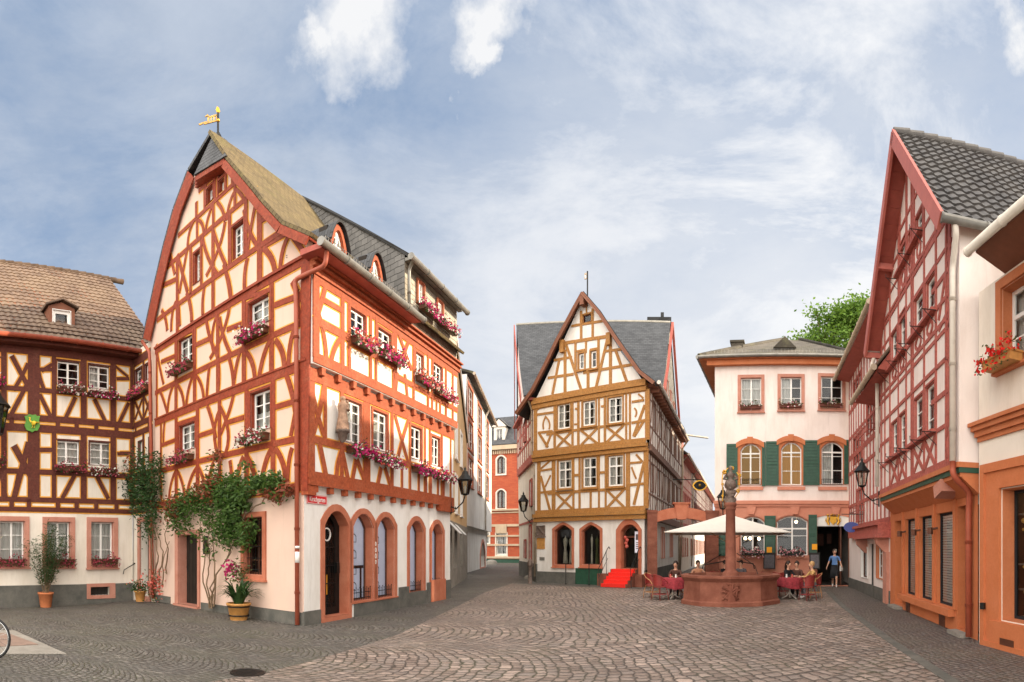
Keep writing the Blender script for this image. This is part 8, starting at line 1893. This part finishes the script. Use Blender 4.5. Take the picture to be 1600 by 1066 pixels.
for k in range(9): a = k * .7; mb.tube([c + Vector((.15 * cos(a), .15 * sin(a), .02)), c + Vector((.10 * cos(a + .3), .10 * sin(a + .3), H_ * .5))], [.018, .008], 5)
mb.build('figure', M['statue_stone'], t); mb = MB(); mb.lathe(c, [(.03, -.30), (.10, -.22), (.13, -.08), (.18, -.05), (.18, 0), (.001, .001)], 12); mb.build('console', M['statue_dark'], t)

# ---------------------------------------------------------------- fountain
c = at(1141.5, 18.55); n8 = 10; ph = atan2(c.x, c.y); rot = pi / n8 - ph
t = thing('fountain', 'ten-sided red sandstone fountain basin with carved relief and column', 'fountain', c)
R_ = 1.62; mb = MB(); mb.lathe(c, [(R_ * 1.03, 0), (R_ * 1.03, .12), (R_ * .985, .16), (R_ * .965, .74), (R_ * .985, .78), (R_ * 1.03, .86), (R_ * 1.03, .93), (R_ * .90, .94), (R_ * .89, .5), (.001, .5)], n8, False, rot); mb.build('basin', M['fountain_stone'], t)
mb = MB(); mb.lathe(c, [(R_ * .895, .80), (.001, .801)], n8, False, rot); mb.build('water', M['water_face'], t)
f = (-Vector((c.x, c.y, 0))).normalized(); s = Vector((-f.y, f.x, 0)); mb = MB()
for (x0, z0, x1, z1) in ((-.3, .22, .3, .60), (-.3, .60, .3, .24), (-.12, .66, .14, .64), (-.34, .45, -.14, .4), (.12, .42, .36, .5), (-.3, .3, -.1, .2), (.3, .66, .2, .2), (0, .2, .1, .7)):
    p = lambda x, z: c + f * (R_ * .95) + s * (x * .8) + Vector((0, 0, z)); mb.tube([p(x0, z0), p((x0 + x1) / 2, (z0 + z1) / 2 + .05), p(x1, z1)], .035, 6)
mb.build('carved_relief', M['fountain_stone'], t)
zt = 3.28; mb = MB(); mb.lathe(c, [(.27, .5), (.27, .95), (.23, 1.02), (.175, 1.06), (.17, 2.0), (.152, 3.02), (.17, 3.05), (.18, 3.10), (.155, 3.13), (.195, 3.18), (.195, zt), (.001, zt)], 20); mb.build('column', M['fountain_stone'], t)
mb = MB(); mb.lathe(c + Vector((0, 0, zt)), [(.17, 0), (.20, .1), (.12, .2), (.18, .3), (.16, .38), (.10, .42), (.19, .5), (.21, .6), (.16, .72), (.08, .78), (.11, .84), (.13, .92), (.08, 1.0), (.05, 1.04), (.075, 1.1), (.07, 1.17), (.01, 1.22)], 12)
for k in range(10): a = k * 2.4; mb.ball(c + Vector((.15 * cos(a), .15 * sin(a), zt + .12 + .05 * k)), .06, 7, 5)
for k in (-1, 1): mb.tube([c + s * (k * .10) + Vector((0, 0, zt + .95)), c + s * (k * .22) + Vector((0, 0, zt + .78)), c + s * (k * .12) + f * .1 + Vector((0, 0, zt + .75))], [.05, .045, .03], 7)
mb.build('column_figures', M['statue_dark'], t)
mb = MB(); Q = lambda x, z, d=0: c + s * -x + f * d + Vector((0, 0, z))
def px_(px, py): return ((px - 1141.5) * 18.55 / F, EYE + (HZ - py) * 18.55 / F)
A_ = [px_(1154, 783), px_(1153, 768), px_(1155, 757), px_(1154, 740)]; B_ = [px_(1151, 738), px_(1146, 732), px_(1139, 732)]; D_ = [px_(1137, 781), px_(1129, 770), px_(1128, 757), px_(1128, 744), px_(1132, 738)]
for l in (A_, B_, D_): mb.tube([Q(*p) for p in l], .018, 6)
for p, r in ((px_(1139, 732), .07), (px_(1151, 738), .08), (px_(1127, 743), .06), (px_(1130, 767), .07), (px_(1154, 757), .05), (px_(1154, 775), .045), (px_(1128, 757), .04)):
    for q in range(5): a = q * 2 * pi / 5; mb.ball(Q(p[0] + r * .6 * cos(a), p[1] + r * .6 * sin(a)), r * .5, 6, 5)
mb.build('gilded_scrollwork', M['gold'], t)
mb = MB(); z = 1.25
mb.tube([Q(-.2, z + .1), Q(-.75, z + .02), Q(-.78, z - .15)], .02, 6); mb.tube([Q(.2, z + .1), Q(.9, z - .02), Q(.93, z - .15)], .02, 6); mb.tube([Q(-.9, .92), Q(-.8, 1.2), Q(-.2, 1.62)], .014, 6); mb.tube([Q(.3, 1.58), Q(.85, 1.25)], .014, 6); mb.build('water_spouts', M['iron'], t)
# ---------------------------------------------------------------- parasol
c = at(1137, 22.6); t = thing('parasol', 'large square cream market parasol open behind the fountain column', 'parasol', c); rz = -az(1137); h = 2.3; zE, zA = 2.38, 3.16
cs = [c + Matrix.Rotation(rz, 3, 'Z') @ Vector((x * h, y * h, zE)) for x, y in ((-1, -1), (1, -1), (1, 1), (-1, 1))]; ap = c + Vector((0, 0, zA)); mb = MB()
for i in range(4):
    a, b = cs[i], cs[(i + 1) % 4]; n = 6
    for r in range(n):
        for q in range(n):
            f_ = lambda r, q: (lambda t_, e: ap.lerp(e, t_) - Vector((0, 0, .10 * sin(pi * t_) * (1 - abs(2 * q / n - 1) * .7))))(r / n, a.lerp(b, q / n))
            p4 = [f_(r, q), f_(r + 1, q), f_(r + 1, q + 1), f_(r, q + 1)]
            if r == 0: p4 = [p4[0], p4[1], p4[2]]
            mb.face(p4)
    mb.face([a, b, b - Vector((0, 0, .03)), a - Vector((0, 0, .03))])
mb.build('canopy', M['canvas'], t); mb = MB()
for e in cs + [(cs[i] + cs[(i + 1) % 4]) / 2 for i in range(4)]: mb.tube([ap - Vector((0, 0, .08)), e - Vector((0, 0, .03))], .016, 5); mb.tube([c + Vector((0, 0, 2.0)), ap.lerp(e, .5) - Vector((0, 0, .09))], .012, 5)
mb.build('ribs', M['barrel_wood'], t); mb = MB(); mb.tube([c, c + Vector((0, 0, zA + .05))], .04, 9); mb.build('pole', M['barrel_wood'], t); mb = MB(); mb.box(c + Vector((0, 0, .05)), (.8, .8, .1), rz); mb.build('base', M['plinth_grey'], t)

# ---------------------------------------------------------------- café furniture
def chair_mesh(seatm, rimm):
    r = thing('cafe_chair', 'x', 'chair', (0, 0, 0)); g = lambda x, y, z: Vector((x, y, z))         # sits facing -Y, back at +Y
    mb = MB(); mb.lathe((0, 0, .44), [(.20, 0), (.215, .012), (.20, .03), (.001, .034)], 16); mb.build('seat', M[seatm], r)
    mb = MB(); n = 12
    for i in range(n):
        for j in range(5):
            P = lambda i, j: (lambda a, z: g(.23 * cos(a) * (1 + .12 * (z - .5)), .02 + .21 * sin(a) * (1 + .25 * (z - .5)), z - .06 * abs(cos(a)) ** 3 * (j / 5)))(.12 * pi + .76 * pi * i / n, .50 + .36 * j / 5); mb.face([P(i, j), P(i + 1, j), P(i + 1, j + 1), P(i, j + 1)])
    mb.build('backrest', M[seatm], r)
    mb = MB(); mb.tube([g(-.21, -.18, .50), g(-.25, -.1, .64), g(-.25, .05, .72), g(-.20, .2, .84), g(0, .27, .89), g(.20, .2, .84), g(.25, .05, .72), g(.25, -.1, .64), g(.21, -.18, .50)], .014, 7); mb.build('arm_hoop', M[rimm], r)
    for x, y in ((-1, -1), (1, -1), (-1, 1), (1, 1)): mb = MB(); mb.tube([g(x * .15, y * .14, .45), g(x * .20, y * .19, .22), g(x * .22, y * .21, 0)], .013, 6); mb.build('leg', M[rimm], r)
    mb = MB(); mb.lathe((0, 0, .20), [(.235, 0), (.24, .012), (.235, .02), (.228, .01)], 14); mb.build('stretcher', M[rimm], r)
    return r
def dup(root, loc, rz, label):
    r = root.copy(); COL.objects.link(r); r.location = loc; r.rotation_euler = (0, 0, rz); r['label'] = label
    for ch in list(root.children): c_ = ch.copy(); COL.objects.link(c_); c_.parent = r
    return r
CR = chair_mesh('wicker_red', 'wicker_red'); CY = chair_mesh('wicker_red', 'cane')
for r in (CR, CY): r['group'] = 'woven café chairs'
def face(p, q): d = q - p; return atan2(d.x, -d.y)          # rotation so that -Y looks from p to q
T1, T2, T3, T4 = at(1051, 19.8), at(1096, 20.9), at(1150, 21.3), at(1234, 19.9)
spots = [(at(1018, 20.3), T1, CY, 'red café chair with pale hoop, leftmost at the first table'), (at(1031, 19.35), T1, CR, 'red café chair with its back to us, left of the fountain'), (at(1056, 20.75), T1, CR, 'red café chair under the man in the dark suit'),
    (at(1073, 20.2), T1, CY, 'red café chair with pale hoop hard against the fountain basin'), (at(1090, 21.7), T2, CR, 'red café chair under the woman in the peach top'), (at(1110, 21.6), T2, CR, 'empty red café chair right of the woman in the peach top'), (at(1131, 21.9), T3, CR, 'red café chair under the dark-haired guest behind the column'),
    (at(1159, 22.0), T3, CR, 'red café chair under the guest in grey right of the column'), (at(1182, 21.5), T3, CR, 'empty red café chair right of the guest in grey'), (at(1215, 20.6), T4, CR, 'empty red café chair beside the basin on the right'), (at(1228, 20.75), T4, CR, 'red café chair under the long-haired woman in black'),
    (at(1246, 20.9), T4, CR, 'red café chair under the brown-clad guest at the right table'), (at(1262, 19.15), T4, CR, 'big red woven café chair turned away at the right table'), (at(1273, 20.1), T4, CY, 'café chair with yellow cane hoop under the ochre-shirted guest')]
used = set()
for p, q, m, lab in spots:
    if m.name not in used: used.add(m.name); m.location = p; m.rotation_euler = (0, 0, face(p, q)); m['label'] = lab
    else: dup(m, p, face(p, q), lab)
for i, (p, lab) in enumerate(((T1, 'left of the fountain'), (T2, 'behind the left basin rim'), (T3, 'behind the fountain column'), (T4, 'right of the fountain'))):
    t = thing('cafe_table', 'small round café table under a red cloth ' + lab, 'table', p, 'café tables')
    mb = MB(); mb.lathe(p, [(.42, .715), (.42, .735), (.001, .735)], 20); mb.build('tabletop', M['barrel_wood'], t); mb = MB(); mb.tube([p + Vector((0, 0, .03)), p + Vector((0, 0, .72))], .03, 8); mb.build('post', M['gutter_white'], t)
    for k in range(3): a = k * 2.1 + i; mb = MB(); mb.tube([p + Vector((0, 0, .25)), p + Vector((.12 * cos(a), .12 * sin(a), .10)), p + Vector((.30 * cos(a), .30 * sin(a), .02))], .02, 6); mb.build('foot', M['gutter_white'], t)
    mb = MB(); mb.smooth = True; n = 48; rings = []
    for (r, z) in ((0, .742), (.43, .742), (.455, .72), (.50, .42)):
        rings.append([mb.pt(p + Vector((cos(2 * pi * k / n) * r * (1 + (.07 * sin(k * 1.31 + i) if z < .6 else 0)), sin(2 * pi * k / n) * r * (1 + (.07 * sin(k * 1.31 + i) if z < .6 else 0)), z + (.06 * cos(4 * pi * k / n) if z < .6 else 0)))) for k in range(n)])
    for a, b in zip(rings, rings[1:]):
        for k in range(n): mb.idx([a[k], a[(k + 1) % n], b[(k + 1) % n], b[k]])
    tag(mb.build('tablecloth', M['cloth_red']), 'red patterned cloth draped over the café table ' + lab, 'tablecloth', 'red tablecloths')
    for k, m in ((0, 'white_paint'), (1, 'petal_coral')):
        q = p + Vector((.12 * cos(k * 2 + i), .12 * sin(k * 2 + i), .744)); mb = MB(); mb.lathe(q, [(.03, 0), (.035, .05), (.022, .09), (.03, .12)], 9)
        tag(mb.build('cup' if k == 0 else 'table_lamp', M[m]), ('white cup' if k == 0 else 'little red candle glass') + ' on the red-clothed table ' + lab, 'cup' if k == 0 else 'candle', 'tableware')
# ---------------------------------------------------------------- people
def person(loc, rz, label, pose, mats, hair='short', top='shirt', sc=1.0, arms=None, bare=False):
    V, E, Rr, Tg = [], [], [], []
    def jn(p, r, par=None, tg='top'):
        V.append(Vector(p)); Rr.append(r); k = len(V) - 1
        if par is not None: E.append((par, k)); Tg.append(tg)
        return k
    sit = pose == 'sit'; hz = .50 if sit else .93; lean = -.06 if sit else 0      # faces -Y
    pel = jn((0, 0, hz), .145 if sit else .13); wa = jn((0, lean * .4, hz + .18), .118, pel); ch = jn((0, lean, hz + .36), .135, wa); nb = jn((0, lean * 1.1, hz + .50), .06, ch); ne = jn((0, lean * 1.3 - .01, hz + .56), .048, nb, 'skin')
    h1 = jn((0, lean * 1.3 - .025, hz + .63), .07, ne, 'skin'); h2 = jn((0, lean * 1.3 - .015, hz + .70), .088, h1, 'skin'); h3 = jn((0, lean * 1.3, hz + .765), .06, h2, 'skin')
    for s in (-1, 1):
        hp = jn((s * .095, 0, hz - .03), .092, pel, 'leg')
        if sit: kn = jn((s * .12, -.43, hz + .02), .062, hp, 'leg'); an = jn((s * .12, -.40, .09), .038, kn, 'leg'); toe = jn((s * .13, -.56, .035), .03, an, 'shoe')
        else:
            f = -.20 if s == 1 else .16; kn = jn((s * .09, f * .7 - .04, .50), .06, hp, 'leg'); an = jn((s * .09, f * 1.2 + (.06 if f > 0 else 0), .10 if f < 0 else .14), .038, kn, 'legskin' if bare else 'leg'); toe = jn((s * .10, f * 1.2 - .15 + (.06 if f > 0 else 0), .035), .032, an, 'shoe')
        sh = jn((s * .175, lean, hz + .46), .058, ch); 
        el, wr = (arms[0 if s < 0 else 1] if arms else ((.23, -.15, .26), (.12, -.38, .27)))
        e_ = jn((s * el[0], el[1] + lean, hz + el[2]), .041, sh, 'top' if top != 'tank' else 'skin'); w_ = jn((s * wr[0], wr[1] + lean, hz + wr[2]), .027, e_, 'skin' if top != 'jacket' else 'top')
        d = (V[w_] - V[e_]).normalized(); side = d.cross(Vector((0, 0, 1))); side = side.normalized() if side.length > .1 else Vector((1, 0, 0)); dn = side.cross(d).normalized()
        pm = jn(V[w_] + d * .06, .026, w_, 'skin')
        for k in range(4):
            o = side * (.027 - .018 * k); L_ = (.062, .074, .070, .055)[k]; a = jn(V[pm] + d * .025 + o, .0095, pm, 'skin'); b = jn(V[a] + d * L_ * .55 + o * .15 - dn * .008, .0085, a, 'skin'); jn(V[b] + d * L_ * .4 - dn * .022, .007, b, 'skin')
        th = jn(V[w_] + d * .03 + side * .035 * (1), .011, w_, 'skin'); jn(V[th] + d * .035 + side * .02, .009, th, 'skin')
    me = bpy.data.meshes.new('body'); me.from_pydata(V, E, []); o = bpy.data.objects.new('body', me); COL.objects.link(o)
    sk = o.modifiers.new('s', 'SKIN'); sk.use_smooth_shade = True
    if not me.skin_vertices: 
        bm = bmesh.new(); bm.from_mesh(me); bm.verts.layers.skin.verify(); bm.to_mesh(me); bm.free()
    for i, v in enumerate(me.skin_vertices[0].data): v.radius = (Rr[i], Rr[i] * (.72 if i in (1, 2) else 1)); v.use_root = i == 0
    ss = o.modifiers.new('d', 'SUBSURF'); ss.levels = 1; ss.render_levels = 1
    dg = bpy.context.evaluated_depsgraph_get(); m2 = bpy.data.meshes.new_from_object(o.evaluated_get(dg)); bpy.data.objects.remove(o)
    order = ['skin', 'top', 'leg', 'shoe', 'legskin']; m2.materials.clear()
    for k in order: m2.materials.append(M[mats.get(k, mats['skin'] if k == 'legskin' else 'skin')] if k in mats or k == 'legskin' else M['skin'])
    segs = [(V[a], V[b], order.index(t_)) for (a, b), t_ in zip(E, Tg)]
    for pl in m2.polygons:
        c_ = pl.center; best = (9, 0)
        for a, b, t_ in segs:
            ab = b - a; k = max(0, min(1, (c_ - a).dot(ab) / max(ab.length_squared, 1e-9))); dd = (a + ab * k - c_).length
            if dd < best[0]: best = (dd, t_)
        pl.material_index = best[1]; pl.use_smooth = True
    r = thing('person', label, 'person', loc); r.rotation_euler = (0, 0, rz); r.scale = (sc,) * 3
    def add(nm, me_, mm=None):
        q = bpy.data.objects.new(nm, me_); COL.objects.link(q); q.parent = r; return q
    add('body', m2); S_ = ORIG[r.name]; hc = V[h2]
    def part(nm, mb, m): ORIG[r.name] = Vector((0, 0, 0)); q = mb.build(nm, M[m], r); ORIG[r.name] = S_; return q
    mb = MB(); mb.ball(hc + Vector((0, .018, .022)), .098, 14, 9, (.94, 1.02, 1.12))
    if hair == 'long': mb.tube([hc + Vector((0, .05, .03)), hc + Vector((0, .09, -.1)), hc + Vector((0, .10, -.28))], [.085, .09, .05], 10)
    part('hair', mb, mats['hair'])
    mb = MB(); mb.ball(hc + Vector((0, -.078, -.030)), .052, 10, 7, (1.1, .6, 1.25)); part('face', mb, 'skin')
    mb = MB(); mb.tube([hc + Vector((0, -.102, -.005)), hc + Vector((0, -.126, -.038)), hc + Vector((0, -.108, -.046))], [.008, .013, .008], 6); part('nose', mb, 'skin')
    for s in (-1, 1):
        mb = MB(); mb.ball(hc + Vector((s * .027, -.104, -.008)), .008, 7, 5); part('eye', mb, 'hair_dark'); mb = MB(); mb.ball(hc + Vector((s * .088, .0, -.02)), .02, 7, 5, (.4, 1, 1.4)); part('ear', mb, 'skin')
    mb = MB(); mb.ball(hc + Vector((0, -.106, -.065)), .02, 8, 5, (1, .4, .28)); part('mouth', mb, 'petal_coral')
    if not sit and bare: mb = MB(); mb.lathe((0, 0, 0), [(.13, 1.02), (.165, .92), (.20, .7), (.235, .42)], 18, True, 0, 1, .85); part('skirt', mb, mats['leg'])
    return r
def P_(px, D): return at(px, D)
def seat(px, D, tgt, *a, **k): p = at(px, D); return person(p, face(p, tgt), *a, **k)
seat(1056, 20.70, T1, 'man in dark suit and white shirt seated with folded hands left of the fountain', 'sit', dict(skin='skin', top='cloth_brown', leg='cloth_black', shoe='cloth_black', hair='hair_dark'), top='jacket')
seat(1090, 21.65, T2, 'woman in peach sleeveless top leaning on the table behind the basin', 'sit', dict(skin='skin', top='cloth_peach', leg='cloth_black', shoe='cloth_black', hair='hair_dark'), top='tank', arms=[((.28, -.12, .28), (.16, -.36, .26)), ((.28, -.12, .28), (.12, -.34, .28))])
seat(1131, 21.85, T3, 'dark-haired guest in black seated directly left of the fountain column', 'sit', dict(skin='skin', top='cloth_black', leg='cloth_black', shoe='cloth_black', hair='hair_dark'), top='jacket')
seat(1159, 21.95, T3, 'short-haired guest in grey seated directly right of the fountain column', 'sit', dict(skin='skin', top='cloth_grey', leg='cloth_black', shoe='cloth_black', hair='hair_dark'), top='jacket')
seat(1229, 20.7, at(1250, 20.3), 'woman with long dark hair in black seated in profile at the right table', 'sit', dict(skin='skin', top='cloth_black', leg='cloth_black', shoe='shoe_white', hair='hair_dark'), hair='long', top='jacket')
seat(1246, 20.85, T4, 'guest in brown leaning over the right table behind the long-haired woman', 'sit', dict(skin='skin', top='cloth_brown', leg='cloth_black', shoe='cloth_black', hair='hair_dark'), top='jacket')
seat(1272, 20.05, at(1240, 19.8), 'fair-haired guest in ochre shirt seated in profile at the right table', 'sit', dict(skin='skin', top='cloth_ochre', leg='cloth_grey', shoe='shoe_white', hair='hair_blond'), top='jacket')
p = at(1304, 25.6); person(p, face(p, Vector((2, 4, 0))), 'woman in blue top and long black skirt walking out of the café doorway', 'walk', dict(skin='skin', top='shirt_blue', leg='cloth_black', shoe='shoe_white', hair='hair_dark'), arms=[((.24, .03, .26), (.33, -.02, .03)), ((.25, -.02, .26), (.30, -.10, .12))], bare=True)
q = p + Vector((.22, -.22, 0)); mb = MB(); mb.box(q + Vector((0, 0, .86)), (.16, .07, .24), .4); mb.tube([q + Vector((-.05, 0, .97)), q + Vector((0, 0, 1.06)), q + Vector((.05, 0, .97))], .008, 5); tag(mb.build('handbag', M['shoe_white']), 'white bag in the hand of the woman leaving the café', 'bag')
# ---------------------------------------------------------------- bicycle at the left edge, boulders and planters in the lane
def bicycle():
    c = G(-12, 1030); c.z = 0; d = Vector((-.93, -.36, 0)).normalized(); t = thing('bicycle', 'black bicycle whose front wheel just enters the picture at the left', 'bicycle', c); n = Vector((-d.y, d.x, 0)); wheels = []
    for k in range(2):
        q = c + d * (1.05 * k) + Vector((0, 0, .34)); cir = lambda r: [q + (d * cos(a * pi / 14) + Vector((0, 0, 1)) * sin(a * pi / 14)) * r for a in range(29)]
        mb = MB(); mb.tube(cir(.325), .02, 8, False); w_ = mb.build('wheel', M['rubber'], t); mb = MB(); mb.tube(cir(.30), .011, 6, False); mb.ball(q, .03, 8, 5); mb.build('rim', M['chrome'], w_); mb = MB()
        for a in range(18): mb.tube([q, q + (d * cos(a * pi / 9) + Vector((0, 0, 1)) * sin(a * pi / 9)) * .3], .0025, 4)
        mb.build('spokes', M['chrome'], w_); wheels.append(q)
    a, b = wheels; hd = a + d * .18 + Vector((0, 0, .48)); st = b - d * .38 + Vector((0, 0, .5)); bb = b - d * .46 + Vector((0, 0, -.05)); mb = MB()
    for l in ([a, hd], [hd, st], [hd - Vector((0, 0, .12)), bb], [st, bb], [bb, b], [st, b]): mb.tube(l, .016, 7)
    mb.build('frame', M['iron'], t); mb = MB(); mb.tube([hd, hd + Vector((0, 0, .14))], .013, 6); mb.tube([hd + Vector((0, 0, .14)) - n * .28 + d * .1, hd + Vector((0, 0, .15)), hd + Vector((0, 0, .14)) + n * .28 + d * .1], .012, 6); mb.build('handlebar', M['chrome'], t)
    mb = MB(); mb.tube([st, st + Vector((0, 0, .16))], .012, 6); mb.ball(st + Vector((0, 0, .18)), .1, 10, 6, (1.2, .7, .4)); mb.build('saddle', M['rubber'], t)
bicycle()
for px, py, r, lab in ((722, 888, .35, 'rounded boulder against the far house wall in the side street'), (768, 882, .5, 'low grey boulder in the middle of the side street end'), (826, 905, .22, 'dark guard stone at left flank of the ochre gabled house')):
    c = G(px, py); mb = MB(); mb.lathe(c, [(r, 0), (r * 1.05, r * .35), (r * .8, r * .8), (r * .3, r * 1.0), (.01, r * 1.02)], 10, True, 0, 1.2, .9); tag(mb.build('guard_stone', M['grey_stone']), lab, 'stone', 'guard stones')
c = G(836, 912) + Vector((-.25, -.1, 0)); mb = MB(); mb.lathe(c, [(.11, 0), (.09, .4), (.10, .45), (.07, .5), (.08, .8), (.14, .9), (.12, 1.1), (.07, 1.2), (.02, 1.25)], 12); mb.box(c + Vector((0, -.12, .95)), (.06, .16, .05)); tag(mb.build('water_pump', M['statue_dark']), 'old cast-iron street pump at the left corner of the ochre gabled house', 'pump')
